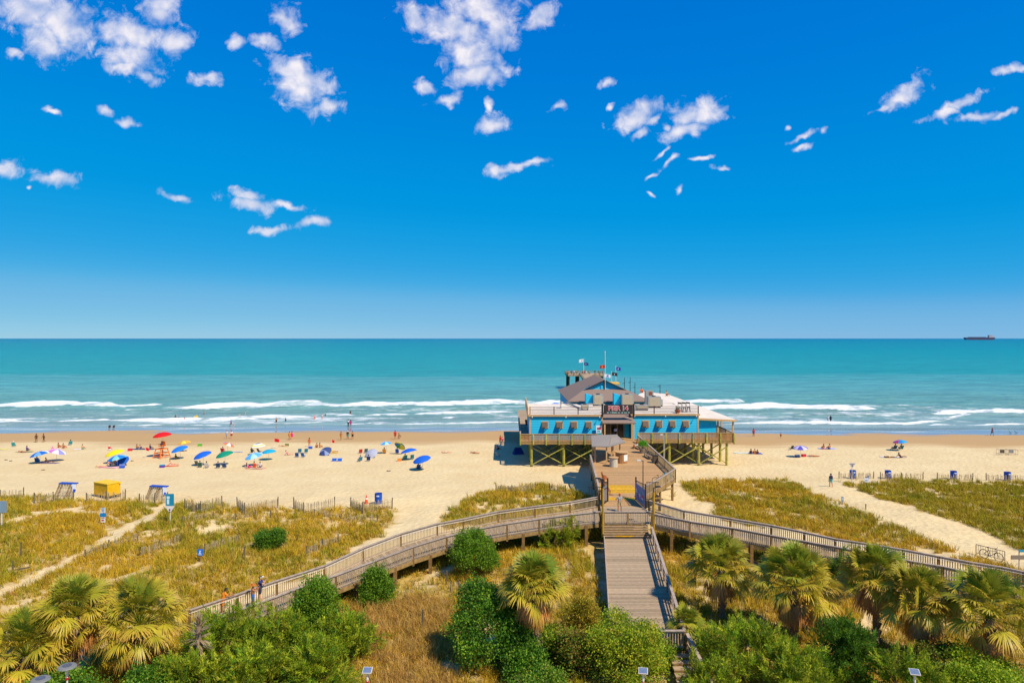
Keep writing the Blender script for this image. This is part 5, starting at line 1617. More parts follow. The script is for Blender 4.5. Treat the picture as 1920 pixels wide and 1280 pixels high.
def skeleton(kind, hi=False):
    """list of (p0, p1, r0, r1, tag): a figure facing -Y, origin on the ground"""
    up = (0, 0, 1); dn = (0, 0, -1)
    K = dict(pz=.93, px=0, tor=(0, .02, 1), thL=(.05, 0, -1), thR=(-.05, 0, -1), shL=(.02, .03, -1), shR=(-.02, .03, -1), uaL=(.28, .02, -1), uaR=(-.28, .02, -1), faL=(.08, -.2, -1), faR=(-.08, -.2, -1), hd=(0, -.06, 1), ftL=(.15, -1, -.12), ftR=(-.15, -1, -.12))
    if kind == 'walk':
        K.update(thL=(.04, -.38, -1), shL=(0, .05, -1), thR=(-.04, .3, -1), shR=(0, .55, -1), uaL=(.2, .4, -1), uaR=(-.2, -.35, -1), faL=(.1, .1, -1), faR=(-.1, -.6, -1), pz=.9, tor=(0, -.06, 1))
    elif kind == 'hips':
        K.update(uaL=(.72, .25, -.75), uaR=(-.72, .25, -.75), faL=(-.75, -.4, -.5), faR=(.75, -.4, -.5), thL=(.12, 0, -1), thR=(-.12, 0, -1))
    elif kind == 'phone':
        K.update(uaL=(.2, -.75, -.35), uaR=(-.2, -.75, -.35), faL=(-.25, -.5, .85), faR=(.25, -.5, .85), hd=(0, -.15, 1))
    elif kind == 'lean':
        K.update(tor=(0, -.35, 1), uaL=(.15, -.75, -.7), uaR=(-.15, -.75, -.7), faL=(-.15, -1, .1), faR=(.15, -1, .1), hd=(0, -.3, 1))
    elif kind == 'sit':
        K.update(pz=.11, tor=(0, .12, 1), thL=(.2, -.85, .62), thR=(-.2, -.85, .62), shL=(.05, -.5, -.85), shR=(-.05, -.5, -.85), uaL=(.2, -.55, -.8), uaR=(-.2, -.55, -.8), faL=(-.3, -.9, .0), faR=(.3, -.9, .0), ftL=(.1, -1, .05), ftR=(-.1, -1, .05))
    elif kind == 'recline':
        K.update(pz=.11, tor=(0, .62, .85), thL=(.1, -1, .12), thR=(-.1, -1, .3), shL=(0, -1, -.1), shR=(0, -1, -.28), uaL=(.35, .55, -.75), uaR=(-.35, .55, -.75), faL=(.1, .25, -1), faR=(-.1, .25, -1), hd=(0, .1, 1), ftL=(.2, -.5, .8), ftR=(-.2, -.5, .8))
    elif kind == 'lie':
        K.update(pz=.13, tor=(0, 1, .02), thL=(.1, -1, 0), thR=(-.1, -1, 0), shL=(.03, -1, -.04), shR=(-.03, -1, -.04), uaL=(.4, -.8, -.05), uaR=(-.5, .6, -.05), faL=(.1, -1, -.02), faR=(.6, .7, 0), hd=(0, 1, .1), ftL=(.2, -.6, -.1), ftR=(-.2, -.6, -.1))
    elif kind == 'chair':
        K.update(pz=.34, tor=(0, .5, 1), thL=(.13, -1, .12), thR=(-.13, -1, .12), shL=(.02, -.55, -.8), shR=(-.02, -.55, -.8), uaL=(.3, -.15, -1), uaR=(-.3, -.15, -1), faL=(0, -1, .1), faR=(0, -1, .1), hd=(0, .05, 1))
    elif kind == 'bench':
        K.update(pz=.56, tor=(0, .1, 1), thL=(.13, -1, 0), thR=(-.13, -1, 0), shL=(.02, -.05, -1), shR=(-.02, -.05, -1), uaL=(.2, -.3, -1), uaR=(-.2, -.3, -1), faL=(-.2, -1, -.1), faR=(.2, -1, -.1), hd=(0, -.1, 1))
    elif kind == 'crouch':
        K.update(pz=.42, tor=(0, -.6, .9), thL=(.2, -1, .25), thR=(-.2, -1, .2), shL=(0, .35, -1), shR=(0, .35, -1), uaL=(.1, -.6, -.9), uaR=(-.1, -.6, -.9), faL=(0, -.5, -.9), faR=(0, -.5, -.9), hd=(0, -.5, 1))
    S = []
    pel = np.array([0, 0, K['pz']]); t = nrm(K['tor']); sx = np.array([1, 0, 0.])
    fw = nrm(np.cross(t, sx)) * 1.0                              # roughly -Y when upright
    if fw[1] > 0 and kind not in ('lie', 'recline'): fw = -fw
    if kind in ('lie', 'recline'): fw = nrm(np.cross(sx, t)) if np.cross(sx, t)[2] > 0 else -nrm(np.cross(sx, t))
    ch = pel + t * .34; nb = pel + t * .50
    for s_ in (-1, 1):
        S.append((pel + sx * .07 * s_, pel + t * .14 + sx * .055 * s_, .105, .095, 'pelvis'))
        S.append((pel + t * .14 + sx * .055 * s_, ch + sx * .075 * s_, .095, .112, 'torso'))
        S.append((ch + sx * .075 * s_, nb - t * .05 + sx * .10 * s_, .112, .075, 'torso'))
        S.append((nb - t * .02 + sx * .03 * s_, nb - t * .06 + sx * .165 * s_, .055, .058, 'torso'))
    hd = nrm(K['hd']); h0 = nb + hd * .02; hc = nb + t * .02 + hd * .17
    S.append((nb - t * .03, hc - hd * .05, .052, .05, 'neck'))
    S.append((hc - hd * .04 + fw * .01, hc + hd * .035, .078, .092, 'head'))
    S.append((hc - hd * .085 + fw * .035, hc - hd * .07 + fw * .035, .05, .05, 'head'))
    if hi:
        S.append((hc - hd * .0 + fw * .085, hc - hd * .035 + fw * .102, .010, .016, 'head'))   # nose
        for s_ in (-1, 1):
            S.append((hc + sx * .088 * s_ - hd * .03, hc + sx * .092 * s_ + hd * .015, .016, .018, 'head'))
    for s_, sd in ((1, 'L'), (-1, 'R')):
        hip = pel + sx * .092 * s_ - t * .02
        kn = hip + nrm(K['th' + sd]) * .43; an = kn + nrm(K['sh' + sd]) * .41; ft = nrm(K['ft' + sd])
        S.append((hip, kn, .092, .060, 'thigh')); S.append((kn, kn + nrm(K['sh' + sd]) * .14, .058, .058, 'shin')); S.append((kn + nrm(K['sh' + sd]) * .14, an, .058, .038, 'shin'))
        S.append((an - nrm(K['sh' + sd]) * .0 - ft * .03, an + ft * .15, .042, .032, 'foot'))
        shd = nb - t * .07 + sx * .185 * s_
        el = shd + nrm(K['ua' + sd]) * .28; wr = el + nrm(K['fa' + sd]) * .25
        S.append((shd, el, .056, .042, 'uarm')); S.append((el, wr, .042, .028, 'farm'))
        fd = nrm(K['fa' + sd]); pd = nrm(np.cross(fd, [0, 1, .3])); lat = nrm(np.cross(fd, pd))
        if hi:
            S.append((wr, wr + fd * .07, .028, .034, 'hand'))
            for q in range(4):
                o = wr + fd * .075 + pd * (.026 * (q - 1.5) * .9)
                ln = (.062, .075, .07, .052)[q]
                m_ = o + fd * ln * .6 + lat * .008; S.append((o, m_, .0105, .0095, 'hand')); S.append((m_, m_ + fd * ln * .35 + lat * .02, .0095, .008, 'hand'))
            o = wr + fd * .03 + pd * .03; S.append((o, o + fd * .035 + pd * .03, .013, .011, 'hand')); S.append((o + fd * .035 + pd * .03, o + fd * .065 + pd * .035, .011, .009, 'hand'))
        else:
            S.append((wr, wr + fd * .13, .03, .022, 'hand')); S.append((wr + fd * .03, wr + fd * .06 + pd * .04, .014, .011, 'hand'))
    return S, dict(hc=hc, hd=hd, fw=fw, t=t, pel=pel, ch=ch)


_body = {}


def body_mesh(kind, hi=False):
    if (kind, hi) in _body:
        return _body[(kind, hi)]
    S, info = skeleton(kind, hi)
    mb_ = MB(); n = 8
    for p0, p1, r0, r1, _t in S:
        p0 = Vector(p0); p1 = Vector(p1)
        mb_.cyl(p0, p1, r0, r1, n + 2); mb_.ball(p0, r0, n + 2); mb_.ball(p1, r1, n + 2)
    o = mb_.build('tmp', M_bark)
    rm_ = o.modifiers.new('r', 'REMESH'); rm_.mode = 'VOXEL'; rm_.voxel_size = .0075 if hi else .024
    sm_ = o.modifiers.new('s', 'SMOOTH'); sm_.factor = .4; sm_.iterations = 2 if hi else 1
    dg = bpy.context.evaluated_depsgraph_get()
    me = bpy.data.meshes.new_from_object(o.evaluated_get(dg)); me.name = 'person_' + kind
    bpy.data.objects.remove(o)
    me.materials.clear(); me.materials.append(M_bark)
    me.polygons.foreach_set('use_smooth', np.ones(len(me.polygons), bool))
    nv = len(me.vertices); V = np.empty(nv * 3, np.float32); me.vertices.foreach_get('co', V); V = V.reshape(-1, 3)
    Nn = np.empty(nv * 3, np.float32); me.vertices.foreach_get('normal', Nn); Nn = Nn.reshape(-1, 3)
    best = np.full(nv, 1e9); tg = np.zeros(nv, int); al = np.zeros(nv)
    names = ['pelvis', 'torso', 'neck', 'head', 'thigh', 'shin', 'foot', 'uarm', 'farm', 'hand']
    for p0, p1, r0, r1, t_ in S:
        p0 = np.array(p0); d = np.array(p1) - p0; L2 = d @ d + 1e-9
        u_ = np.clip(((V - p0) @ d) / L2, 0, 1); ds = np.linalg.norm(V - p0 - u_[:, None] * d, axis=1) - (r0 + (r1 - r0) * u_)
        k = ds < best; best[k] = ds[k]; tg[k] = names.index(t_); al[k] = u_[k]
    me.update()
    _body[(kind, hi)] = (me, V, Nn, tg, al, info)
    return _body[(kind, hi)]


_cloth = {}


def cloth_mesh(kind, piece, hi):
    key = (kind, piece, hi)
    if key in _cloth:
        return _cloth[key]
    me, V, Nn, tg, al, info = body_mesh(kind, hi)
    T_ = dict(pelvis=0, torso=1, neck=2, head=3, thigh=4, shin=5, foot=6, uarm=7, farm=8, hand=9)
    hrel = (V - info['hc']) @ info['hd']; frel = (V - info['hc']) @ info['fw']; trel = (V - info['pel']) @ info['t']
    k = np.zeros(len(V), bool); offs = .016
    if piece == 'shirt': k = (tg == 1) | (tg == 0) & (trel > .02) | (tg == 7) & (al < .62)
    elif piece == 'tank': k = ((tg == 1) & (trel < .44)) | (tg == 0) & (trel > .04)
    elif piece == 'shorts': k = (tg == 0) | (tg == 4) & (al < .78) | (tg == 1) & (trel < .12); offs = .02
    elif piece == 'brief': k = ((tg == 0) & (trel < .13)) | (tg == 4) & (al < .10); offs = .008
    elif piece == 'trousers': k = (tg == 0) | (tg == 4) | (tg == 5) & (al < .95); offs = .018
    elif piece == 'top': k = (tg == 1) & (trel > .26) & (trel < .40); offs = .010
    elif piece == 'suit': k = ((tg == 1) & (trel < .42)) | (tg == 0) | (tg == 4) & (al < .06); offs = .008
    elif piece == 'dress': k = ((tg == 1) & (trel < .44)) | (tg == 0) | (tg == 4) & (al < .7); offs = .028
    elif piece == 'hair': k = (tg == 3) & ((hrel > .045) | (frel < -.005) & (hrel > -.06)); offs = .018
    elif piece == 'long_hair': k = ((tg == 3) & ((hrel > .045) | (frel < -.005))) | ((tg == 2) | (tg == 1) & (trel > .38)) & (frel < -.05) & (np.abs(V[:, 0]) < .09); offs = .022
    elif piece == 'shoes': k = (tg == 6); offs = .01
    nf = len(me.polygons); ls = np.empty(nf, np.int32); lt = np.empty(nf, np.int32)
    me.polygons.foreach_get('loop_start', ls); me.polygons.foreach_get('loop_total', lt)
    li = np.empty(len(me.loops), np.int32); me.loops.foreach_get('vertex_index', li)
    fs = [li[a:a + b] for a, b in zip(ls, lt)]
    sel = [f for f in fs if k[f].all()]
    if not sel:
        _cloth[key] = None; return None
    used = np.unique(np.concatenate(sel)); mp_ = {int(v): i for i, v in enumerate(used)}
    m2 = bpy.data.meshes.new(piece)
    m2.from_pydata((V[used] + Nn[used] * offs).tolist(), [], [[mp_[int(q)] for q in f] for f in sel])
    m2.polygons.foreach_set('use_smooth', np.ones(len(m2.polygons), bool)); m2.materials.append(M_bark); m2.update()
    _cloth[key] = m2
    return m2


SK = {'light': '#d8a07a', 'tan': '#b8774c', 'brown': '#7a4a2e', 'dark': '#4a2e20', 'pink': '#e0a48c'}


def oset(o, m_):
    o.material_slots[0].link = 'OBJECT'; o.material_slots[0].material = m_
    return o


def person(kind, pos, label, skin='light', wear=(), hair='#3a2a1e', hat=None, head=0., s=1., hi=False, long=False, group=None, extra=None):
    """pos: ground point, head: turn in degrees (0 faces the camera side, -Y)"""
    me, V, Nn, tg, al, info = body_mesh(kind, hi)
    t_ = link('person', me); t_.location = pos; t_.rotation_euler = (0, 0, R(head)); t_.scale = (s, s, s)
    oset(t_, mat('skin_' + skin, lin(SK[skin]), .6, .12, 9., attr=False))
    tag(t_, label, 'person', group)
    for pc, c_ in list(wear) + ([('long_hair' if long else 'hair', hair)] if hair else []):
        m2 = cloth_mesh(kind, pc, hi)
        if m2 is None: continue
        nm = {'long_hair': 'hair', 'top': 'bikini_top', 'brief': 'swim_briefs', 'suit': 'swimsuit', 'tank': 'tank_top'}.get(pc, pc)
        oset(link(nm, m2, t_), cm(c_))
    if hat:
        c_, brim = hat; mb_ = MB()
        hc = Vector(info['hc']); hd = Vector(info['hd']); fw = Vector(info['fw'])
        if brim == 'cap':
            mb_.ball(hc + hd * .03, .108, 12, (1, 1, .95)); mb_.box(hc + fw * .14 + hd * .055, (.15, .13, .015))
        else:
            mb_.lathe([(.24, .045), (.235, .055), (.11, .07), (.10, .16), (.05, .18)], 14, hc)
        oset(mb_.build('hat', cm(c_), t_), cm(c_))
    if hi and kind != 'x':
        hc = Vector(info['hc']); hd = Vector(info['hd']); fw = Vector(info['fw']); mb_ = MB()
        for s_ in (-1, 1):
            mb_.ball(hc + Vector((s_ * .034, 0, 0)) + fw * .083 + hd * .012, .011, 8)
        mb_.build('eyes', cm('#1e1a18'), t_)
        mb_ = MB(); mb_.box(hc + fw * .086 - hd * .078, (.045, .012, .010)); mb_.build('mouth', cm('#8a4a40'), t_)
    if extra:
        for nm, m_, fn_ in extra:
            mb_ = MB(); fn_(mb_, info); mb_.build(nm, m_, t_)
    return t_


def gz(px, py):
    return gp(px, py)


# ------------------------------------------------------------------ beach furniture
def umbrella(px, py, label, cols, r=1.3, h=2.15, tilt=18, tdir=200, rings=False, group='beach umbrellas'):
    b_ = gz(px, py)
    t_ = thing('beach_umbrella', label, 'umbrella', b_, 0, group)
    ax = Vector((math.cos(R(tdir)) * math.sin(R(tilt)), math.sin(R(tdir)) * math.sin(R(tilt)), math.cos(R(tilt))))
    topz = Vector((0, 0, h * .62)) + ax * h * .38
    mb_ = MB(); mb_.cyl((0, 0, -.3), (0, 0, h * .62), .022, .022, 6); mb_.cyl((0, 0, h * .62), topz, .02, .018, 6); mb_.cyl(topz, topz + ax * .12, .02, .008, 6); mb_.build('pole', M_metal, t_)
    mb_ = MB(); a = ax.orthogonal().normalized(); c_ = ax.cross(a); n = 16
    prof = [(.0, 0), (.35, -.045), (.7, -.17), (.9, -.29), (1.0, -.40)]
    vs = []
    for (q, z) in prof:
        for i in range(n):
            th = 2 * math.pi * i / n; sc_ = 1 if i % 2 == 0 or q < .5 else .965
            vs.append(topz + (a * math.cos(th) + c_ * math.sin(th)) * r * q * sc_ + ax * z * r * (1.0 if i % 2 == 0 else .96))
    m_ = len(vs); vs += [v_ - ax * .012 for v_ in vs]
    for k in range(len(prof) - 1):
        for i in range(n):
            j = (i + 1) % n
            mb_.mi = (k if rings else i // 2) % len(cols)
            mb_.f.append([k * n + i, k * n + j, (k + 1) * n + j, (k + 1) * n + i]); mb_.a.append(1); mb_.m.append(mb_.mi)
            mb_.f.append([m_ + (k + 1) * n + i, m_ + (k + 1) * n + j, m_ + k * n + j, m_ + k * n + i]); mb_.a.append(1); mb_.m.append(mb_.mi)
    mb_.v = [tuple(v_) for v_ in vs]
    mb_.build('canopy', [cm(q) for q in cols], t_)
    mb_ = MB()
    for i in range(0, n, 2):
        th = 2 * math.pi * i / n; e = topz + (a * math.cos(th) + c_ * math.sin(th)) * r * .95 + ax * (-.37 * r - .03)
        mb_.cyl(topz - ax * .05, e, .006, .006, 4)
    mb_.build('ribs', M_metal, t_)
    return t_


def chair(px, py, label, c, head=0., pos=None, group='low beach chairs'):
    t_ = thing('beach_chair', label, 'beach chair', pos or gz(px, py), R(head), group)
    f = MB()
    for sx in (-.29, .29):
        f.cyl((sx, -.33, 0), (sx, -.3, .44), .014, .014, 6); f.cyl((sx, -.3, .44), (sx, .32, .44), .014, .014, 6)
        f.cyl((sx, .38, 0), (sx, -.3, .27), .014, .014, 6); f.cyl((sx, .18, .22), (sx, .5, .86), .014, .014, 6)
    f.cyl((-.29, .5, .86), (.29, .5, .86), .014, .014, 6); f.cyl((-.29, -.3, .27), (.29, -.3, .27), .014, .014, 6); f.cyl((-.29, .38, .01), (.29, .38, .01), .014, .014, 6)
    f.build('frame', M_metal, t_)
    m_ = MB(); m_.poly([(-.28, -.3, .28), (.28, -.3, .28), (.28, .2, .20), (-.28, .2, .20)], .02); m_.build('seat', cm(c), t_)
    m_ = MB(); m_.poly([(-.28, .19, .23), (.28, .19, .23), (.28, .5, .86), (-.28, .5, .86)], .02); m_.build('backrest', cm(c), t_)
    for sx in (-.29, .29):
        m_ = MB(); m_.bb(sx - .035, sx + .035, -.3, .3, .455, .48); m_.build('armrest', cm('#c8b89a'), t_)
    return t_


def towel(px, py, label, cols, w=1.0, l_=1.9, rz=0., group='towels spread on the sand'):
    b_ = gz(px, py); n = len(cols)
    mb_ = MB(); nx = 10
    for i in range(nx):
        for j in range(6):
            mb_.mi = i % n
            x0, x1 = -w / 2 + w * i / nx, -w / 2 + w * (i + 1) / nx; y0, y1 = -l_ / 2 + l_ * j / 6, -l_ / 2 + l_ * (j + 1) / 6
            zf = lambda x, y: .05 + .02 * math.sin(x * 7 + y * 3)
            mb_.add([(x0, y0, zf(x0, y0)), (x1, y0, zf(x1, y0)), (x1, y1, zf(x1, y1)), (x0, y1, zf(x0, y1)), (x0, y0, zf(x0, y0) - .03), (x1, y0, zf(x1, y0) - .03), (x1, y1, zf(x1, y1) - .03), (x0, y1, zf(x0, y1) - .03)], [(0, 1, 2, 3), (7, 6, 5, 4), (0, 4, 5, 1), (2, 6, 7, 3)])
    o = mb_.build('beach_towel', [cm(c_) for c_ in cols])
    o.location = b_; o.rotation_euler = (0, 0, R(rz))
    return tag(o, label, 'towel', group)


def cooler(px, py, label, c, lid='#e8e4dc', s=1., rz=10, group='coolers and bags on the beach'):
    t_ = thing('cooler', label, 'cooler', gz(px, py), R(rz), group)
    mb_ = MB(); mb_.add([(-.32 * s, -.2 * s, 0), (.32 * s, -.2 * s, 0), (.32 * s, .2 * s, 0), (-.32 * s, .2 * s, 0), (-.35 * s, -.22 * s, .36 * s), (.35 * s, -.22 * s, .36 * s), (.35 * s, .22 * s, .36 * s), (-.35 * s, .22 * s, .36 * s)], [(0, 3, 2, 1), (4, 5, 6, 7), (0, 1, 5, 4), (1, 2, 6, 5), (2, 3, 7, 6), (3, 0, 4, 7)])
    mb_.build('body', cm(c), t_)
    mb_ = MB(); mb_.bb(-.36 * s, .36 * s, -.23 * s, .23 * s, .363 * s, .43 * s); mb_.build('lid', cm(lid), t_)
    mb_ = MB(); mb_.tube([Vector((-.34 * s, 0, .4 * s)), Vector((-.34 * s, 0, .58 * s)), Vector((.34 * s, 0, .58 * s)), Vector((.34 * s, 0, .4 * s))], .015, 5); mb_.build('handle', M_metal, t_)
    return t_


BLUE = '#1660c8'
umbrella(75, 868, 'blue and white striped umbrella on the far left, overlapping the pink striped one', ['#1a62b8', '#6aa0d8', '#1a62b8', '#d8e4f0'], 1.4, 1.9, 14, 200)
umbrella(106, 864, 'pink, white and lilac striped umbrella right of the blue striped one on the far left', ['#c86ab0', '#e8c8e0', '#8a8ad0', '#e8e0f0'], 1.35, 1.95, 16, 20)
umbrella(216, 868, 'bright yellow umbrella with a blue striped one in front of it', ['#f0d410'], 1.45, 2.1, 16, 205)
umbrella(220, 874, 'blue and pale striped umbrella in front of the yellow one', ['#1a78c8', '#7ac0e0'], 1.4, 1.75, 12, 200)
umbrella(338, 860, 'light blue umbrella right of the orange lifeguard stand', ['#1a78d8'], 1.35, 2.1, 18, 215)
umbrella(381, 872, 'royal blue umbrella between the light blue and the green ones', [BLUE], 1.4, 2.1, 20, 215)
umbrella(422, 871, 'single dark green umbrella with a row of chairs beneath', ['#0a8a68'], 1.35, 2.1, 16, 215)
umbrella(427, 851, 'orange, white and blue umbrella tipped sideways behind the green one', ['#e8702a', '#f0e0d0', '#e8702a', '#5a90c8'], 1.0, 2.0, 24, 20)
umbrella(484, 853, 'white and yellow ringed umbrella with a navy centre', ['#2a4a8a', '#f0ece0', '#e8d830', '#f0ece0'], 1.25, 2.05, 4, 200, True)
umbrella(477, 874, 'pale sky blue umbrella with a wavy white pattern, left of the turquoise one', ['#58a8e0', '#a8d0ec'], 1.4, 2.1, 16, 215)
umbrella(504, 862, 'turquoise umbrella standing alone over bare sand', ['#12a0c0'], 1.2, 1.75, 6, 200)
umbrella(724, 850, 'sky blue and white umbrella above the person in orange', ['#3a98e0', '#a8d4f0'], 1.0, 2.1, 6, 200, False)
umbrella(748, 852, 'rainbow umbrella in yellow, green and blue tilted on its side', ['#e0d020', '#2a9a50', '#2a6ad0', '#e0d020'], 1.05, 2.0, 48, 60)
umbrella(767, 862, 'royal blue umbrella right of the rainbow one', [BLUE], 1.4, 1.9, 14, 160)
umbrella(792, 881, 'royal blue umbrella standing alone nearest the pier', [BLUE], 1.4, 2.1, 18, 215)
umbrella(1501, 857, 'purple and white striped umbrella, alone on the right-hand beach', ['#5a50b0', '#c8c0e0'], 1.25, 1.95, 4, 200)
umbrella(1688, 845, 'blue umbrella with one red panel over two people, far right', ['#1a80c8', '#1aa0d0', '#1a80c8', '#c83060', '#1a80c8', '#1aa0d0', '#1a80c8', '#1aa0d0'], 1.2, 2.0, 6, 160)
umbrella(346, 846, 'thin orange and yellow striped umbrella behind the light blue one', ['#e0a030', '#e8c850'], 1.1, 1.95, 8, 200)
# low canopies set on the ground
for (px, py, lb, c) in ((229, 872, 'blue umbrella set low on the sand beside the yellow umbrella group', '#1458b0'), (610, 853, 'dark blue and grey umbrella lying low on the sand', '#3a4a78'), (696, 857, 'pale grey umbrella lying on its side behind a navy chair', '#a8a8b8')):
    umbrella(px, py, lb, [c, c, '#8a98c0' if c == '#3a4a78' else c], 1.1, 1.0, 42, 250)
# umbrellas on the pier roof terrace
p = at_y(1178, 727, 150)
t = umbrella(1178, 760, 'small white umbrella seen beyond the white roof of the pier house', ['#ece8f0'], 1.5, 2.3, 0, 0, group='umbrellas on the pier')
t.location = (p.x, 152, ZE)
t = umbrella(1045, 760, 'blue umbrella at the left edge of the grey gable roof', ['#1a70d8'], 2.2, 2.4, 6, 180, group='umbrellas on the pier')
p = at_y(1043, 751, 128); t.location = (p.x - .3, 128, p.z - 2.2)
mb = MB(); mb.bb(2.5, 10.5, 125.1, 134, ZP - .06, ZP); mb.build('terrace_deck', M_plank, PF, off=Vector((17, 106, 0)))
t.location.z = ZP; t.scale = (1, 1, 1.62)

# --- lifeguard stand
b_ = gz(303, 858)
t = thing('lifeguard_stand', 'orange wooden lifeguard stand shaded by a red umbrella', 'lifeguard stand', b_, R(-25))
MO = cm('#e0701c')
for sx in (-1, 1):
    for sy in (-1, 1):
        mb = MB(); mb.beam((sx * .95, sy * .95, 0), (sx * .6, sy * .6, 1.5), .14, .14); mb.build('leg', MO, t)
mb = MB(); mb.bb(-.75, .75, -.75, .7, 1.5, 1.6); mb.build('platform', MO, t)
mb = MB()
for q in (.35, .85):
    w_ = .95 - .22 * q
    mb.beam((-w_, -w_, q), (w_, -w_, q), .06, .12); mb.beam((-w_, w_, q), (w_, w_, q), .06, .12); mb.beam((-w_, -w_, q), (-w_, w_, q), .06, .12); mb.beam((w_, -w_, q), (w_, w_, q), .06, .12)
mb.build('brace', MO, t)
mb = MB(); mb.bb(-.5, .5, -.3, .3, 1.95, 2.03); mb.bb(-.5, .5, .28, .36, 2.03, 2.75); mb.build('seat', MO, t)
mb = MB(); mb.bb(-.62, -.54, -.45, .35, 2.2, 2.28); mb.bb(.54, .62, -.45, .35, 2.2, 2.28); mb.build('armrest', MO, t)
u_ = umbrella(303, 858, 'wide red umbrella fixed over the orange lifeguard stand', ['#d81418'], 1.5, 4.2, 8, 215)
u_.location = b_ + Vector((-.12, .75, 0))
person('chair', b_ + Vector((.05, .05, 1.68)), 'person in a navy and red top sitting up on the lifeguard stand', 'tan', [('shirt', '#2a2c4a'), ('shorts', '#b02028')], head=-160)


def signflag(px, py, h, label, c, fw_=.75, fh=.55, side=1):
    t_ = thing('warning_flag', label, 'flag', gz(px, py), 0, 'red flags on white poles')
    mb_ = MB(); mb_.cyl((0, 0, -.3), (0, 0, h), .03, .025, 6); mb_.build('pole', M_metal, t_)
    mb_ = MB(); vs = []; n = 6
    for k in range(n + 1):
        q = k / n; dy = .08 * math.sin(q * 6)
        vs += [(side * (.03 + q * fw_), dy, h - fh - .1 * q), (side * (.03 + q * fw_), dy, h - .02 - .1 * q), (side * (.03 + q * fw_), dy + .015, h - fh - .1 * q), (side * (.03 + q * fw_), dy + .015, h - .02 - .1 * q)]
    fs = []
    for k in range(n):
        o_ = 4 * k; fs += [(o_, o_ + 4, o_ + 5, o_ + 1), (o_ + 2, o_ + 3, o_ + 7, o_ + 6)]
    mb_.add(vs, fs); mb_.build('cloth', cm(c), t_)


signflag(273, 858, 1.75, 'small red flag on a white pole left of the lifeguard stand', '#d02020', .55, .5)
signflag(514, 841, 1.9, 'red flag on a white pole left of the couple in orange and pink', '#d01c20', .9, .6)
signflag(622, 834, 1.0, 'small red flag near the wet sand, beyond the seated pair', '#d01c20', .5, .5)

# --- chairs and towels
for a in ((375, 876, 'dark green chair on the left under the royal blue umbrella', '#3a5a4a', 200), (371, 873, 'grey chair at the far left of the royal blue umbrella', '#6a6a60', 170), (388, 877, 'white and black chair on the right under the royal blue umbrella', '#c8c8c8', 190),
          (409, 877, 'navy chair on the left under the green umbrella', '#24406a', 200), (421, 877, 'navy chair on the right under the green umbrella', '#2a4a80', 190), (487, 849, 'dark chair behind the pale sky blue umbrella', '#2c3a48', 150),
          (562, 849, 'teal blue empty chair, left of two on the open sand', '#1a78a0', 200), (574, 849, 'teal blue empty chair, right of two on the open sand', '#1a80a8', 200), (557, 857, 'navy blue chair in front of the two teal empty ones', '#1a4a98', 190),
          (569, 857, 'low blue chair right of the navy one in front', '#1668b8', 170), (676, 850, 'red empty chair beside the grey-green one', '#c82828', 200), (686, 849, 'grey-green empty chair beside the red one', '#4a6a68', 200),
          (691, 864, 'navy chair holding a seated person, in front of the pale grey umbrella', '#1a3a80', 190), (675, 865, 'teal chair left of the navy one, person reclining', '#2a80a0', 210), (745, 850, 'bright blue chair below the rainbow umbrella', '#1a5ad0', 180),
          (721, 850, 'orange and yellow chair below the sky blue umbrella', '#d89020', 180), (759, 862, 'teal chair on the left under the umbrella right of the rainbow one', '#1a7a78', 210), (773, 861, 'teal chair on the right under the umbrella right of the rainbow one', '#2a90a8', 190),
          (784, 880, 'dark blue chair under the lone umbrella nearest the pier', '#1a4a90', 200), (205, 804, 'dark chair at the edge of the wet sand, left of two', '#1a2a3a', 20), (213, 804, 'dark chair at the edge of the wet sand, right of two', '#1a2a3a', 20),
          (1896, 814, 'teal chair by the water at the far right, left of two', '#147a88', 30), (1907, 814, 'teal chair by the water at the far right, right of two', '#147a98', 30), (26, 837, 'turquoise chair near the left edge of the beach', '#2aa0a0', 200),
          (132, 834, 'teal chair beside three people sitting on the upper beach at left', '#2a98a0', 220), (70, 867, 'blue chair under the striped umbrellas at far left', '#1a58a8', 200), (1677, 843, 'dark teal chair left under the umbrella with one red panel', '#245a68', 190), (1689, 843, 'dark teal chair right under the umbrella with one red panel', '#245a60', 190),
          (935, 857, 'grey folded chair beside the edge of the pier shadow', '#8a8a90', 120), (1483, 843, 'small dark chair under the white and yellow ringed umbrella', '#2a3a30', 200), (418, 848, 'red chair under the tipped orange and white umbrella', '#c83038', 180)):
    chair(a[0], a[1], a[2], a[3], a[4])
# blue pop-up shade in the pier's shadow
t = thing('beach_tent', 'small dark blue pop-up tent in the shadow of the pier house', 'tent', gz(972, 851), R(20))
mb = MB(); mb.add([(-.9, -.6, 0), (.9, -.6, 0), (.9, .7, 0), (-.9, .7, 0), (-.6, .3, 1.1), (.6, .3, 1.1)], [(0, 1, 5, 4), (1, 2, 5), (2, 3, 4, 5), (3, 0, 4)]); mb.build('cover', cm('#1a3a78'), t)
mb = MB(); mb.tube([Vector((-.92, -.62, 0)), Vector((-.62, .28, 1.12)), Vector((.62, .28, 1.12)), Vector((.92, -.62, 0))], .015, 5); mb.build('frame', M_dark, t)

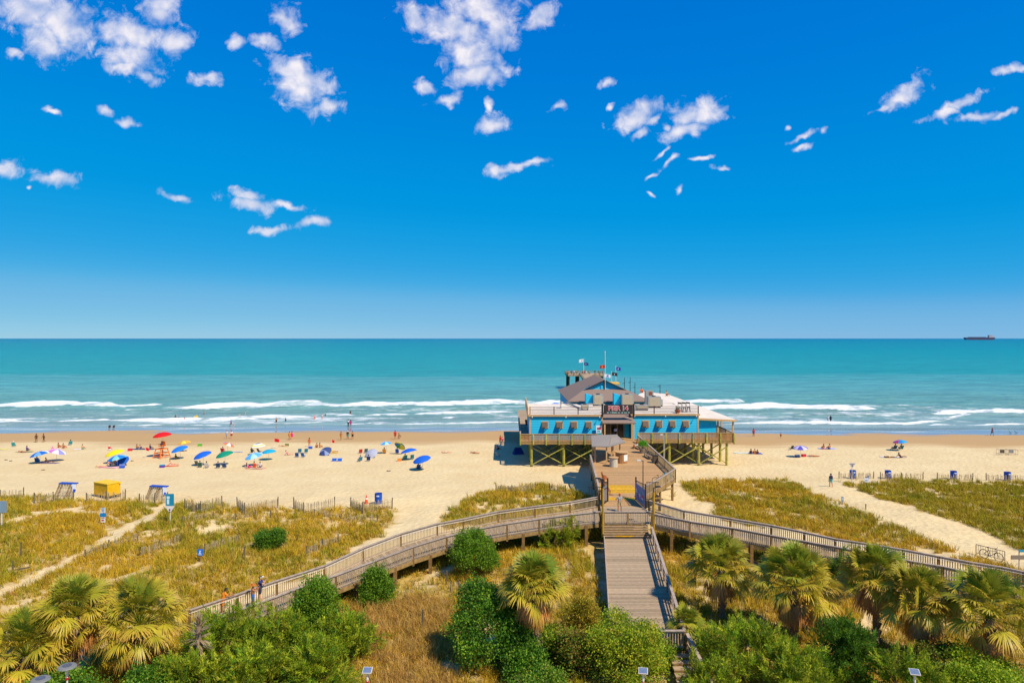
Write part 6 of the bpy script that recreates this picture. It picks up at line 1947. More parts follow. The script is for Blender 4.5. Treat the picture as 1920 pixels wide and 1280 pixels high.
for a in ((318, 874, 'orange towel with two sunbathers, nearest the dunes on the left beach', ['#d8602a', '#e08a5a'], .9, 2.6, -75), (48, 847, 'dark and green striped towel near the left edge', ['#3a4a5a', '#8ab030', '#4a4a6a'], 1.0, 3.2, 80),
          (145, 842, 'small white towel beside a lone seated person', ['#e8dce4'], .6, 1.2, 85), (2, 842, 'pale yellow towel cut by the left edge', ['#e0d068'], 1.0, 2.4, 85), (268, 842, 'dark blue towel between the seated people left of the lifeguard stand', ['#1a4a88', '#3a5a78'], 1.0, 4.2, 88),
          (1395, 849, 'long white and teal towel right of the pier house', ['#f0ece4', '#e8e4dc', '#58b8a0'], 1.0, 3.6, 84), (1416, 850, 'blue towel under three people right of the pier house', ['#2a5ac0', '#5a50b0'], 1.2, 2.2, 84), (1551, 841, 'lilac and blue towel under a seated pair on the right beach', ['#a8b0e0', '#8aa0e0'], 1.2, 3.0, 84),
          (1674, 857, 'white and lilac towel under two people stretched out at right', ['#d8d4e8', '#c8b890'], 1.2, 4.0, 80), (1524, 855, 'orange and blue towel beside the purple striped umbrella', ['#d88a60', '#6aa0d0'], 1.0, 1.8, 80), (480, 878, 'multicoloured towel below the pale sky blue umbrella', ['#c83060', '#e09030', '#3a8a50', '#e8e0d0'], 1.2, 2.8, 80),
          (206, 876, 'pink and white towel under the yellow umbrella group', ['#e07a90', '#f0d8d8'], 1.2, 2.8, 85), (90, 868, 'brown towel under the striped umbrellas at far left', ['#8a6a50', '#5a5a90'], 1.1, 3.4, 85), (625, 849, 'yellow towel by the dark low umbrella', ['#e0b040'], .9, 1.8, 80), (444, 847, 'grey striped towel right of the tipped orange umbrella', ['#8a8a9a', '#c8c8d0'], .9, 2.0, 84)):
    towel(*a)
for a in ((304, 876, 'purple and teal beach bag beside the orange towel', '#5a3aa0', '#2aa8b0'), (627, 864, 'blue cooler, left of two standing alone on the sand', '#1a62d0', '#1a62d0'), (637, 864, 'blue cooler, right of two standing alone on the sand', '#1a62d0', '#2a70e0'), (582, 841, 'blue bag at the feet of the person in an orange suit', '#1a58c0', '#2a68d0'),
          (1495, 857, 'dark blue cooler under the purple striped umbrella', '#1a4a88', '#c8ccd8'), (1507, 856, 'red cooler beside the dark blue one', '#c82838', '#c82838'), (244, 845, 'small red bag left of the lifeguard stand towel', '#c83040', '#c83040'), (749, 864, 'orange toy bucket in front of the teal chairs', '#e08030', '#e0a040'),
          (375, 836, 'lime green bag lying on the damp sand', '#5ab030', '#5ab030'), (538, 836, 'olive bag beside a person lying on the damp sand', '#6a7a30', '#6a7a30'), (229, 877, 'blue bag in front of the low blue umbrella', '#2050c8', '#8090d0')):
    cooler(*a)

# --- people on the beach: kind, photo column, photo row of the feet, ...
PPL = [
    ('stand', 68, 829, 'person in a dark bikini standing on damp sand, left of two near the left edge', 'brown', [('top', '#2a2020'), ('brief', '#2a2020')], '#2a1c14', 20, 1, True),
    ('walk', 82, 828.5, 'person in dark trunks standing on damp sand, right of two near the left edge', 'brown', [('shorts', '#3a2a24')], '#2a1c14', -30, 1, False),
    ('sit', 110, 839, 'person sitting on the upper beach, left of three by a teal chair', 'tan', [('brief', '#c83020')], '#6a4a2a', 160, 1, True),
    ('sit', 119, 840, 'person sitting on the upper beach, middle of three by a teal chair', 'tan', [('brief', '#c03a20')], '#4a2a1a', 170, 1, False),
    ('chair', 132, 834, 'person sitting in the teal chair, right of the seated three', 'tan', [('suit', '#8a3a2a')], '#5a3a20', 220, 1, True),
    ('sit', 155, 842, 'lone person in green trunks sitting beside a small white towel', 'light', [('shorts', '#5aa080')], '#6a4a2a', 180, 1, False),
    ('lie', 42, 848, 'person lying on the dark and green striped towel', 'tan', [('brief', '#2a2a3a')], '#2a1c14', 80, 1, False),
    ('sit', 51, 845, 'person in a purple top sitting on the dark and green towel', 'light', [('shirt', '#6a5aa0'), ('shorts', '#3a3a48')], '#4a3420', 160, 1, True),
    ('chair', 70, 867, 'person in blue sitting under the striped umbrellas', 'light', [('shirt', '#1a58b8'), ('shorts', '#1a3a80')], '#3a2a1c', 200, 1, False),
    ('recline', 90, 867, 'person reclining under the pink striped umbrella', 'brown', [('brief', '#2a2a60')], '#2a1c14', 100, 1, False),
    ('sit', 99, 846, 'person with a pink hat behind the pink striped umbrella', 'pink', [('shirt', '#e070a0')], '#e090b8', 180, 1, False),
    ('sit', 205, 844, 'person in red and white behind the yellow umbrella', 'light', [('shirt', '#d82830'), ('shorts', '#e8e4e0')], '#e8e0d8', 180, 1, False),
    ('lie', 190, 876, 'person lying at the left of the yellow umbrella group', 'light', [('brief', '#e08a70')], '#6a4a2a', 85, 1, False),
    ('recline', 207, 872, 'person in pink reclining under the yellow umbrella', 'pink', [('suit', '#e06a88')], '#5a3a24', 110, 1, True),
    ('sit', 216, 870, 'person in dark swimwear sitting under the yellow umbrella', 'brown', [('shorts', '#2a2a3a')], '#2a1c14', 150, 1, False),
    ('sit', 257, 842, 'person sitting bare-backed on the dark blue towel, left end', 'tan', [('shorts', '#2a5a80')], '#5a3a20', 170, 1, False),
    ('recline', 266, 842, 'person in navy reclining on the dark blue towel', 'light', [('suit', '#1a3a70')], '#3a2a1c', 90, 1, True),
    ('sit', 282, 842, 'person in dark clothes sitting on the dark blue towel, right end', 'tan', [('shirt', '#3a3a60')], '#3a2a1c', 150, 1, False),
    ('sit', 330, 861, 'person in olive sitting under the light blue umbrella', 'brown', [('shirt', '#6a6a30'), ('shorts', '#4a4a2a')], '#2a1c14', 160, 1, False),
    ('lie', 316, 874, 'person lying on the orange towel, left one', 'pink', [('brief', '#d04a30')], '#6a3a24', 105, 1, True),
    ('recline', 323, 872, 'person sitting up on the orange towel, right one', 'light', [('brief', '#e07050')], '#6a4a2a', 105, 1, False),
    ('chair', 375, 876, 'person in grey sitting under the royal blue umbrella', 'light', [('shirt', '#8a8a88'), ('shorts', '#3a3a48')], '#5a5048', 200, 1, False),
    ('chair', 388, 877, 'person in white sitting under the royal blue umbrella', 'light', [('shirt', '#dcdcdc'), ('shorts', '#28283a')], '#3a2a20', 190, 1, False),
    ('chair', 409, 877, 'person in the left navy chair under the green umbrella', 'tan', [('shirt', '#c8b8a0'), ('shorts', '#2a3a60')], '#6a5030', 200, 1, False),
    ('chair', 421, 877, 'person in the right navy chair under the green umbrella', 'pink', [('shorts', '#24406a')], '#7a5a38', 190, 1, False),
    ('stand', 425, 822, 'person in a white shirt standing on damp sand, left of two above the tipped umbrella', 'light', [('shirt', '#dcdce4'), ('shorts', '#b0b8d0')], '#6a4a30', 150, 1, False),
    ('stand', 434, 822, 'person in a pale top and red shorts standing on damp sand, right of two', 'light', [('shirt', '#e8d8cc'), ('shorts', '#a02a30')], '#8a6a40', 190, .98, True),
    ('sit', 418, 847, 'person in red sitting below the tipped umbrella', 'light', [('shirt', '#d02838')], '#3a2a20', 180, 1, False),
    ('walk', 433, 799.5, 'person in purple at the water edge beside a small child', 'light', [('shirt', '#6a60b0'), ('shorts', '#28284a')], '#3a2a20', 60, 1, True),
    ('stand', 438, 801, 'small child in pink at the water edge', 'pink', [('suit', '#e07090')], '#6a4a30', 0, .6, False),
    ('recline', 466, 877, 'person in magenta sitting below the pale sky blue umbrella', 'pink', [('dress', '#d82a78')], '#6a2a2a', 150, 1, True),
    ('sit', 477, 876, 'person in red and orange below the pale sky blue umbrella', 'light', [('shirt', '#d84a28'), ('shorts', '#d84a28')], '#3a2a1c', 170, 1, False),
    ('sit', 488, 876, 'person in white and grey below the pale sky blue umbrella', 'light', [('shirt', '#dcd4dc'), ('shorts', '#5a5a80')], '#a07840', 190, 1, True),
    ('sit', 472, 848, 'person in dark clothes sitting left of the ringed umbrella pole', 'brown', [('shirt', '#2a3a3a'), ('shorts', '#2a2a2a')], '#1c1410', 170, 1, False),
    ('stand', 543, 824.5, 'person in orange standing close beside one in pink on damp sand', 'tan', [('shirt', '#e8902a'), ('shorts', '#e8902a')], '#6a4a2a', 170, 1, False),
    ('stand', 547.5, 824, 'person in bright pink standing close beside one in orange', 'light', [('dress', '#e02a98')], '#5a3a24', 190, 1, True),
    ('lie', 531, 837, 'person lying on the damp sand beside an olive bag', 'light', [('brief', '#b0902a')], '#4a3420', 85, 1, False),
    ('recline', 540, 853, 'person in pink and blue leaning back on the open sand', 'pink', [('suit', '#d06088')], '#3a2a50', 100, 1, True),
    ('stand', 580, 837.5, 'person in an orange swimsuit standing beside a blue bag', 'tan', [('suit', '#e85a20')], '#5a3020', 180, 1, True),
    ('sit', 594, 839, 'person sitting on the damp sand, left of a pair', 'tan', [('brief', '#8a3a2a')], '#5a3a24', 200, .95, False),
    ('sit', 600, 839, 'person sitting on the damp sand, right of a pair', 'tan', [('shirt', '#d8a060')], '#5a3a24', 150, 1, True),
    ('recline', 624, 848, 'person in yellow reclining on the yellow towel', 'tan', [('suit', '#e0b020')], '#8a6a30', 95, 1, True),
    ('stand', 639.5, 824.5, 'person in orange trunks standing left of a group of three on damp sand', 'tan', [('shorts', '#d8902a')], '#3a2418', 160, 1, False),
    ('stand', 652, 823.5, 'person in a white hat and teal shorts in the middle of a group of three', 'brown', [('shirt', '#3a3028'), ('shorts', '#2a9088')], '#e0dcd8', 180, 1.03, False),
    ('stand', 661, 823.5, 'person in black trunks standing right of a group of three', 'tan', [('shorts', '#1c1c1c')], '#2a1c14', 200, .98, False),
    ('stand', 653, 799.5, 'person in white and dark trousers at the water edge beside one in magenta', 'brown', [('shirt', '#e8e4e4'), ('trousers', '#24242e')], '#1c1410', 160, 1, False),
    ('stand', 657.5, 799.5, 'person in magenta at the water edge', 'brown', [('dress', '#b82878')], '#1c1410', 200, .98, True),
    ('chair', 675, 865, 'person in pale blue reclining in the teal chair left of the navy one', 'pink', [('shirt', '#5aa0c8'), ('shorts', '#c06068')], '#6a4a30', 210, 1, False),
    ('chair', 691, 864, 'person sitting in the navy chair in front of the pale grey umbrella', 'light', [('shirt', '#2a4a90'), ('shorts', '#24305a')], '#3a2a20', 190, 1, False),
    ('stand', 741, 823, 'person in a red shirt and red shorts standing on damp sand', 'tan', [('shirt', '#d02820'), ('shorts', '#c02420')], '#3a2418', 180, 1.05, False),
    ('crouch', 751, 822, 'person bending over on the damp sand next to the one in red', 'tan', [('suit', '#2a5a48')], '#3a2a20', -60, 1.05, True),
    ('chair', 721, 850, 'person in orange sitting below the sky blue umbrella', 'tan', [('shirt', '#e0882a'), ('shorts', '#8a5a20')], '#2a1c14', 180, 1.05, False),
    ('chair', 745, 850, 'person in blue sitting below the rainbow umbrella', 'light', [('shirt', '#1a48c8'), ('shorts', '#1a3a90')], '#7a5a30', 180, 1.05, False),
    ('chair', 759, 862, 'person with a raised knee under the umbrella right of the rainbow one', 'tan', [('shorts', '#2a6a48')], '#2a1c14', 200, 1, False),
    ('recline', 786, 879, 'person stretched out under the lone umbrella nearest the pier', 'brown', [('shorts', '#1a4a90')], '#1c1410', 170, 1, False),
    ('lie', 837, 849, 'sunbather alone on a pale spot between the umbrellas and the pier', 'light', [('brief', '#e0d8d0')], '#8a3a20', 85, 1, True),
    ('lie', 890, 850, 'sunbather in red-brown alone close to the pier shadow', 'tan', [('brief', '#7a3040')], '#3a2418', 60, 1, False),
    ('walk', 938, 832.5, 'person in red walking near the pier, beside a smaller one', 'brown', [('shirt', '#c02a1c')], '#2a1c14', 30, 1, False),
    ('stand', 942, 833, 'smaller person in pink walking near the pier', 'pink', [('suit', '#d84a68')], '#5a2a20', 0, .85, True),
    ('sit', 933, 843, 'person in orange sitting at the corner of the pier shadow', 'tan', [('shirt', '#d0602a'), ('shorts', '#8a2a3a')], '#6a2a18', 140, 1, False),
    ('stand', 1413, 818, 'person in red standing on wet sand right of the pier', 'brown', [('shirt', '#c83020'), ('shorts', '#a82818')], '#3a1c14', 180, 1, False),
    ('stand', 1464, 821, 'small child standing alone on wet sand right of the pier', 'tan', [('shorts', '#6a3a2a')], '#5a3a28', 180, .68, False),
    ('sit', 1408, 851, 'person on the blue towel, left of three right of the pier', 'tan', [('suit', '#2a2a3a')], '#2a1c14', 170, 1, True),
    ('sit', 1415, 851, 'person in orange on the blue towel, middle of three right of the pier', 'tan', [('shorts', '#d8703a')], '#5a3a24', 180, 1, False),
    ('recline', 1420, 851, 'person in dark swimwear on the blue towel, right of three', 'brown', [('brief', '#2a2a5a')], '#1c1410', 160, 1, False),
    ('sit', 1544, 842, 'person in orange sitting on the lilac towel, left of a pair', 'tan', [('brief', '#e0602a')], '#6a3a1c', 180, 1.05, True),
    ('sit', 1555, 842, 'person in blue trunks sitting on the lilac towel, right of a pair', 'tan', [('shorts', '#2a3aa0')], '#5a3a20', 190, 1.1, False),
    ('lie', 1526, 856, 'person lying on the orange and blue towel', 'tan', [('brief', '#d86a40')], '#4a2a1c', 80, 1, False),
    ('chair', 1677, 843, 'person in teal under the umbrella with one red panel, left', 'brown', [('shirt', '#2a6a68'), ('shorts', '#24403a')], '#2a1c14', 190, 1.05, False),
    ('chair', 1689, 843, 'person in dark green under the umbrella with one red panel, right', 'tan', [('shirt', '#2a5a50'), ('shorts', '#3a2a24')], '#2a1c14', 180, 1.05, False),
    ('lie', 1668, 858, 'person lying back on the white and lilac towel', 'brown', [('brief', '#e0c040')], '#3a2418', 82, 1.05, False),
    ('recline', 1689, 858, 'person in dark swimwear sitting up on the white and lilac towel', 'brown', [('suit', '#3a1c1c')], '#2a1410', 100, 1.1, True),
    ('walk', 1860.5, 816.5, 'person in a navy shirt and red cap walking at the water edge far right', 'tan', [('shirt', '#2a3060'), ('shorts', '#3a2c3a')], '#c02a38', 20, 1.05, False),
    ('chair', 26, 837, 'person in red in the turquoise chair near the left edge', 'pink', [('shorts', '#d03838')], '#e0dcd8', 200, 1, False),
]
for (k, px, py, lb, sk_, wr, hr, hd_, s_, lg) in PPL:
    pos = gz(px, py)
    if k == 'chair':
        pos = pos + Vector((0, 0, .0))
    elif k in ('lie', 'recline', 'sit'):
        pos = pos + Vector((0, 0, .04))
    person(k, pos, lb, sk_, wr, hr, None, hd_, s_ * 1.0, False, lg, None)
# bathers: feet on the sea bed
SEAP = [
    ('stand', 329, 785, 'dark-skinned bather in the shallows at left of the yellow float', 'brown', [('shorts', '#3a2a28')], '#1c1410', 1., .75), ('stand', 335, 784, 'dark head of a swimmer next to the dark-skinned bather', 'dark', [], '#1c1410', 1., 1.5), ('stand', 346, 788, 'bather in red and white between the dark-skinned one and the yellow float', 'pink', [('suit', '#d84a48')], '#3a2a20', .9, .7),
    ('stand', 382, 778, 'bather in tan farthest out right of the yellow float', 'tan', [('shorts', '#b06a4a')], '#a05a20', 1., .6), ('stand', 449, 780, 'fair-haired swimmer low in the water beside the pink one', 'light', [], '#c8a050', 1., 1.35), ('stand', 460, 778, 'bather in pink in the middle of the surf', 'pink', [('suit', '#e09098')], '#8a4a3a', 1., .6),
    ('stand', 518, 792, 'bather in dark trunks in the foam, right of the pink one', 'tan', [('shorts', '#2a2a2a')], '#2a1c14', 1., .5), ('stand', 535.5, 789, 'dark-haired swimmer low in the foam beside the one in dark trunks', 'dark', [('shorts', '#20303a')], '#141010', 1., 1.1), ('stand', 590, 786, 'bather in red in the foam, left of two', 'pink', [('suit', '#d85a60')], '#8a3a2a', 1., .7), ('stand', 604, 785, 'bather in red and white in the foam, right of two', 'pink', [('suit', '#d86a70'), ('shirt', '#e8d4d0')], '#8a4a3a', 1., .5),
    ('stand', 610, 779.5, 'dark swimmer low in the water just right of the two in red', 'dark', [], '#141010', 1., 1.4), ('stand', 657, 776, 'bather at the breaking wave line right of the group in the foam', 'tan', [('shirt', '#4a3a38')], '#3a2018', 1., .8), ('stand', 1552.5, 789.5, 'person in white wading in the shallows, left of two on the right side', 'light', [('shirt', '#e4e4ec'), ('shorts', '#d0d0dc')], '#6a5a48', 1.05, .35), ('stand', 1557.5, 789.5, 'person in black wading in the shallows, right of two on the right side', 'brown', [('shirt', '#24242c'), ('trousers', '#24242c')], '#141010', 1.05, .35)]
for (k, px, py, lb, sk_, wr, hr, s_, dp) in SEAP:
    p = at_z(px, py, SEA)
    person(k, Vector((p.x, p.y, SEA - dp * .8)), lb, sk_, wr, hr, None, rnd.uniform(-180, 180), s_)
t = thing('float_ring', 'yellow inflatable ring floating among the bathers', 'float', at_z(367, 783, SEA + .1), 0)
mb = MB(); pts = [Vector((.45 * math.cos(2 * math.pi * k / 14), .45 * math.sin(2 * math.pi * k / 14), .2)) for k in range(15)]; mb.tube(pts, .2, 8); mb.build('ring', cm('#e8c020', .4), t, smooth=True)
mb = MB(); mb.ball((0, .5, .45), .22, 8); mb.ball((0, .72, .45), .1, 6); mb.build('head', cm('#e8b818', .4), t, smooth=True)

# --- people on the boardwalk and pier
def onz(px, py, z):
    return at_z(px, py, z)


p = onz(1162, 959, zdeck(66)); p.z = zdeck(p.y)
person('hips', p, 'person in a grey shirt and khaki shorts with hands on hips on the yellow planks', 'tan', [('shirt', '#a09a96'), ('shorts', '#b8a074'), ('shoes', '#5a3a30')], '#c04a24', None, 8, 1.02, True)
pz = zl(490)
p = onz(488, 1127, pz + .02)
person('phone', p, 'person in a navy shirt and white cap raising hands to the face by the railing', 'light', [('shirt', '#2a3a7a'), ('shorts', '#3a3a4a'), ('shoes', '#b08a5a')], '#5a4a3a', ('#e8e4e0', 'cap'), 105, 1.03, True)
p = onz(474, 1140, zl(470) + .02)
person('phone', p, 'shirtless person in a straw hat and blue shorts on the left ramp', 'tan', [('shorts', '#2a68b8'), ('shoes', '#6a5a4a')], '#3a2418', ('#c0702a', 'brim'), 120, .95, True)
p = onz(417, 1150, zl(417) + .02)
person('lean', p, 'person in an orange shirt and dark cap leaning on the ramp railing', 'tan', [('shirt', '#e8861a'), ('shorts', '#d87a1c'), ('shoes', '#3a3a3a')], '#3a2a1c', ('#3a5a3a', 'cap'), 130, 1.0, True)
person('walk', Vector((16.55, 109.2, ZP)), 'person in a white shirt and dark trousers at the restaurant doors', 'tan', [('shirt', '#dcd8ec'), ('trousers', '#24242e')], '#2a1c14', None, 170, 1.05)
person('bench', Vector((18.2, 99.4, zdeck(99.4))), 'person in an orange top and white shorts sitting on the grey bench', 'tan', [('shirt', '#e0602a'), ('shorts', '#e8dcd4')], '#8a4a2a', None, -80, 1.05, False, True)
p = gz(1558, 912)
person('walk', p, 'person with a navy backpack and teal shorts walking on the sandy dune path', 'tan', [('tank', '#3a4a6a'), ('shorts', '#5ab0a8'), ('shoes', '#b0502a')], '#2a1c14', None, 165, 1.0, True, False, None,
       [('backpack', cm('#2a3a60'), lambda m_, i_: m_.box(Vector(i_['ch']) + Vector((0, .18, .02)), (.3, .16, .42)))])
for k, (x, y, c1_, c2_, lb) in enumerate(((23.9, 287.2, '#d8a080', '#c8602a', 'in pale orange at the left corner of the pier head'), (25.1, 287.4, '#d02838', '#3a3a4a', 'in red at the left corner of the pier head'), (26.2, 288.0, '#e4e4ec', '#6a6a78', 'in white at the left of the pier head'), (27.4, 290.0, '#8a9a4a', '#4a4a3a', 'in olive at the left of the pier head'),
                                             (28.2, 286.9, '#d84a60', '#e0d0d0', 'in pink-red beside the flag pole of the pier head'), (29.6, 288.5, '#c8a878', '#3a2a24', 'in tan beside the flag pole of the pier head'), (30.6, 287.4, '#d82820', '#2a3a6a', 'in bright red near the middle of the pier head'), (31.6, 290, '#5ac0b0', '#e0d8d0', 'in mint green near the middle of the pier head'),
                                             (32.6, 287.4, '#e0b080', '#8a6a4a', 'in cream near the middle of the pier head'), (35.0, 288, '#2a2a32', '#2a2a32', 'in black at the right of the pier head'), (36.6, 288.5, '#6a6a70', '#2a2a38', 'in grey at the right of the pier head'), (38.2, 287.6, '#a02830', '#24242c', 'in dark red at the right corner of the pier head'))):
    person('stand', Vector((x, y, ZE)), 'person ' + lb, 'tan', [('shirt', c1_), ('shorts', c2_)], '#3a2a20', None, rnd.uniform(-60, 60), 1.1, group='people fishing at the pier head')
for (px, py, Y, c1_, lb) in ((1153, 722, 172, '#b02a2a', 'person in red and white standing on the pier right of the gable'), (1161, 722, 172, '#e0a050', 'person in pale orange on the pier right of the gable')):
    q = at_y(px, py, Y); person('stand', Vector((q.x, Y, ZE)), lb, 'tan', [('shirt', c1_), ('shorts', '#d0c8c0')], '#3a2a20', None, 20, 1.0)
q = at_y(1203, 740, 152); person('sit', Vector((q.x, 152, 7.75)), 'person in bright orange on the far white roof edge', 'tan', [('shirt', '#e05a1c'), ('shorts', '#d04a1c')], '#b03a1c', None, 0, 1.3)
q = at_y(1250, 742, 150); person('sit', Vector((q.x, 150, 7.3)), 'person in tan sitting at the top of the white porch roof beside a mast', 'tan', [('shirt', '#b08a68'), ('shorts', '#6a5040')], '#2a1c14', None, 20, 1.2)

# ------------------------------------------------------------------ dune furniture
# yellow storage skip
b_ = gz(201, 931)
t = thing('storage_box', 'big yellow storage box standing on short feet behind the dune fence', 'storage box', b_, R(-28))
MYB = mat('yellow_box', lin('#e0ac10'), .6, .15, 2., attr=False)
mb = MB(); mb.bb(-1.35, 1.35, -.8, .8, .35, 1.75); mb.build('body', MYB, t)
mb = MB(); mb.bb(-1.4, 1.4, -.86, .86, 1.753, 1.83); mb.bb(1.1, 1.48, .6, .84, 1.62, 1.75); mb.build('lid', mat('yellow_lid', lin('#ecc024'), .6, .1, 2., attr=False), t)
for sx in (-1.2, 1.2):
    for sy in (-.68, .68):
        mb = MB(); mb.bb(sx - .09, sx + .09, sy - .09, sy + .09, -.3, .35); mb.build('foot', M_post, t)
mb = MB(); mb.bb(-1.1, 1.1, -.55, .55, .18, .34); mb.build('undertray', M_dark, t)


def stack(px, py, label, rz, n=7):
    """beach loungers leaned together under a blue and white cloth"""
    t_ = thing('lounger_stack', label, 'lounger stack', gz(px, py), R(rz), 'stacked beach loungers')
    for k in range(n):
        x = -1.05 + 2.1 * k / (n - 1); mb_ = MB(); mb_.beam((x, -.4, 0), (x + .22, .25, 1.55), .09, .05); mb_.beam((x + .14, -.4, 0), (x + .36, .25, 1.55), .05, .04); mb_.build('slat_frame', M_post if k in (0, 1, 4, 5) else cm('#cbb894'), t_)
    mb_ = MB(); mb_.add([(-.8, .0, 1.52), (1.4, .0, 1.5), (1.4, .55, 1.55), (-.8, .55, 1.57), (-.8, .0, 1.62), (1.4, .0, 1.6), (1.4, .55, 1.65), (-.8, .55, 1.67)], [(0, 3, 2, 1), (4, 5, 6, 7), (0, 1, 5, 4), (1, 2, 6, 5), (2, 3, 7, 6), (3, 0, 4, 7)]); mb_.build('cloth_cover', cm('#1c4aa8'), t_)
    mb_ = MB(); mb_.add([(1.0, -.03, 1.55), (1.45, -.03, 1.55), (1.6, -.25, .6), (1.25, -.25, .7), (1.0, .02, 1.55), (1.45, .02, 1.55), (1.6, -.2, .6), (1.25, -.2, .7)], [(0, 1, 2, 3), (7, 6, 5, 4), (0, 4, 5, 1), (1, 5, 6, 2), (2, 6, 7, 3), (3, 7, 4, 0)]); mb_.build('cloth_drape', cm('#d8dce8'), t_)
    mb_ = MB(); mb_.add([(1.32, -.2, 1.0), (1.6, -.2, .98), (1.62, -.3, .66), (1.34, -.3, .7), (1.32, -.17, 1.0), (1.6, -.17, .98), (1.62, -.27, .66), (1.34, -.27, .7)], [(0, 1, 2, 3), (7, 6, 5, 4)]); mb_.build('drape_patch', cm('#1c4ac0'), t_)
    mb_ = MB()
    for k in range(14):
        x = -1.1 + 2.3 * k / 13; mb_.beam((x, .25, .05), (x + .1, .3, 1.4), .035, .03)
    mb_.build('back_slats', cm('#e8e0d0'), t_)


stack(121, 931, 'stack of wooden loungers under a blue cloth left of the yellow box', -6)
stack(291, 937, 'stack of pale loungers with a blue and white drape right of the yellow box', -10, 9)


# sand fences: thin leaning pickets wired between round posts
M_pick = mat('grey_picket', lin('#b5a07c'), .9, .3, 8.)
M_fpost = mat('grey_post', lin('#6a5c48'), .9, .3, 6.)


def sandfence(pts, label, h=1.15, lean=.06, dens=.125, posts=None, seed=0):
    g_ = random.Random(seed); P_ = [gz(*q) for q in pts]
    o = P_[0].copy()
    t_ = thing('sand_fence', label, 'fence', o, 0, 'slatted sand fences along the dunes')
    mb_ = MB(); wr_ = MB()
    for a, b_ in zip(P_, P_[1:]):
        n = max(2, int((b_ - a).length / dens))
        for k in range(n):
            q = a.lerp(b_, (k + .5) / n); q.z = float(hgt(q.x, q.y)); hh_ = h * g_.uniform(.82, 1.05)
            tp = q + Vector((g_.gauss(0, lean), g_.gauss(0, lean), hh_)); mb_.var = g_.uniform(.75, 1.3)
            mb_.beam(q - Vector((0, 0, .2)), tp, .05, .014, up=(0, 1, 0))
        for zz_ in (.3, .7):
            wr_.cyl(a + Vector((0, 0, h * zz_)), b_ + Vector((0, 0, h * zz_)), .006, .006, 4)
    mb_.build('pickets', M_pick, t_, off=o); wr_.build('wire', M_dark, t_, off=o)
    for q in P_:
        pm_ = MB(); pm_.var = g_.uniform(.8, 1.2); pm_.cyl(q - Vector((0, 0, .4)), q + Vector((g_.gauss(0, .03), 0, h * 1.12)), .06, .055, 7); pm_.build('fence_post', M_fpost, t_, off=o)


SF = [([(-40, 938), (0, 937), (44, 932)], 'sand fence at the left edge above the dunes', 1.1), ([(64, 943), (100, 941), (137, 936)], 'sand fence in front of the left lounger stack', 1.1), ([(162, 944), (200, 941), (235, 937)], 'sand fence in front of the yellow box', 1.15), ([(262, 945), (290, 944), (314, 942)], 'sand fence in front of the right lounger stack', 1.1),
      ([(347, 956), (376, 961), (417, 951)], 'sand fence half buried in tall grass right of the blue-topped sign', 1.15), ([(445, 953), (458, 964), (521, 952)], 'bent sand fence, first of three between the tall grass and the cone', 1.15), ([(551, 953), (569, 963), (627, 952)], 'bent sand fence, middle of three left of the cone', 1.15), ([(657, 953), (680, 963), (735, 954)], 'bent sand fence in front of the orange cone and blue barrel', 1.15),
      ([(930, 921), (960, 925), (1003, 919)], 'sand fence on the dune crest just left of the pier walkway', .95), ([(1031, 921), (1060, 925)], 'short sand fence in the shade left of the pier walkway', .95),
      ([(342, 980), (400, 972), (440, 974), (480, 968)], 'low buried fence behind the blue-topped sign', .65), ([(590, 968), (640, 976), (708, 978)], 'low buried fence in the bare sand below the bent fences', .7), ([(384, 1040), (415, 1026), (447, 1020)], 'leaning fence beside the blue shower sign', .9), ([(575, 1042), (605, 1028), (634, 1019)], 'old broken fence right of the small lone juniper', .8), ([(160, 1049), (205, 1030), (258, 1013)], 'fence leaning along the left sandy path', .8), ([(262, 1043), (300, 1030), (340, 1016)], 'tilted fence in the grass left of the blue shower sign', .8),
      ([(1573, 897), (1600, 898), (1638, 897)], 'sand fence at the end of the right dune path', .9), ([(1651, 898), (1690, 899), (1731, 898)], 'sand fence behind the second blue barrel on the right', .9), ([(1757, 899), (1790, 901), (1824, 900)], 'sand fence behind the third blue barrel on the right', .9), ([(1849, 900), (1890, 902), (1935, 901)], 'sand fence behind the last blue barrel on the right', .9), ([(846, 1110), (862, 1106), (880, 1112)], 'scrap of fence in the scrub under the round juniper', .7)]
for k, (pts, lb, h_) in enumerate(SF):
    sandfence(pts, lb, h_, .05 if h_ > .9 else .12, seed=k)

# single old posts
for k, (px, py, h_, lb) in enumerate(((458, 1046, 1.0, 'weathered post below the leaning fence by the shower sign'), (557, 1019, .9, 'weathered post just right of the lone juniper'), (507, 970, .8, 'stubby weathered post in the bare sand below the first bent fence'), (39, 1043, 1.3, 'thin weathered post in the grass near the left edge'), (24, 1074, 1.0, 'weathered post with a fallen rail at the left edge'), (1623, 954, .55, 'short post beside the right dune path'), (1612, 968, .55, 'short post in the grass just below the right dune path'), (792, 1182, 1.4, 'thin tall post in the tan dry brush'), (837, 1096, 1.1, 'thin post in the scrub left of the round juniper'), (1920, 978, .8, 'dark post stump at the right edge of the dunes'))):
    q = gz(px, py); t = thing('old_post', lb, 'post', q, 0, 'weathered posts in the dunes')
    mb = MB(); mb.cyl((0, 0, -.3), (.03, 0, h_), .07, .06, 7); mb.cyl((.03, 0, h_), (.03, 0, h_ + .03), .06, .03, 7); mb.build('shaft', M_fpost, t)
    if k == 4:
        mb = MB(); mb.beam((.05, 0, .25), (1.3, .1, .45), .05, .1); mb.build('fallen_rail', M_fpost, t)

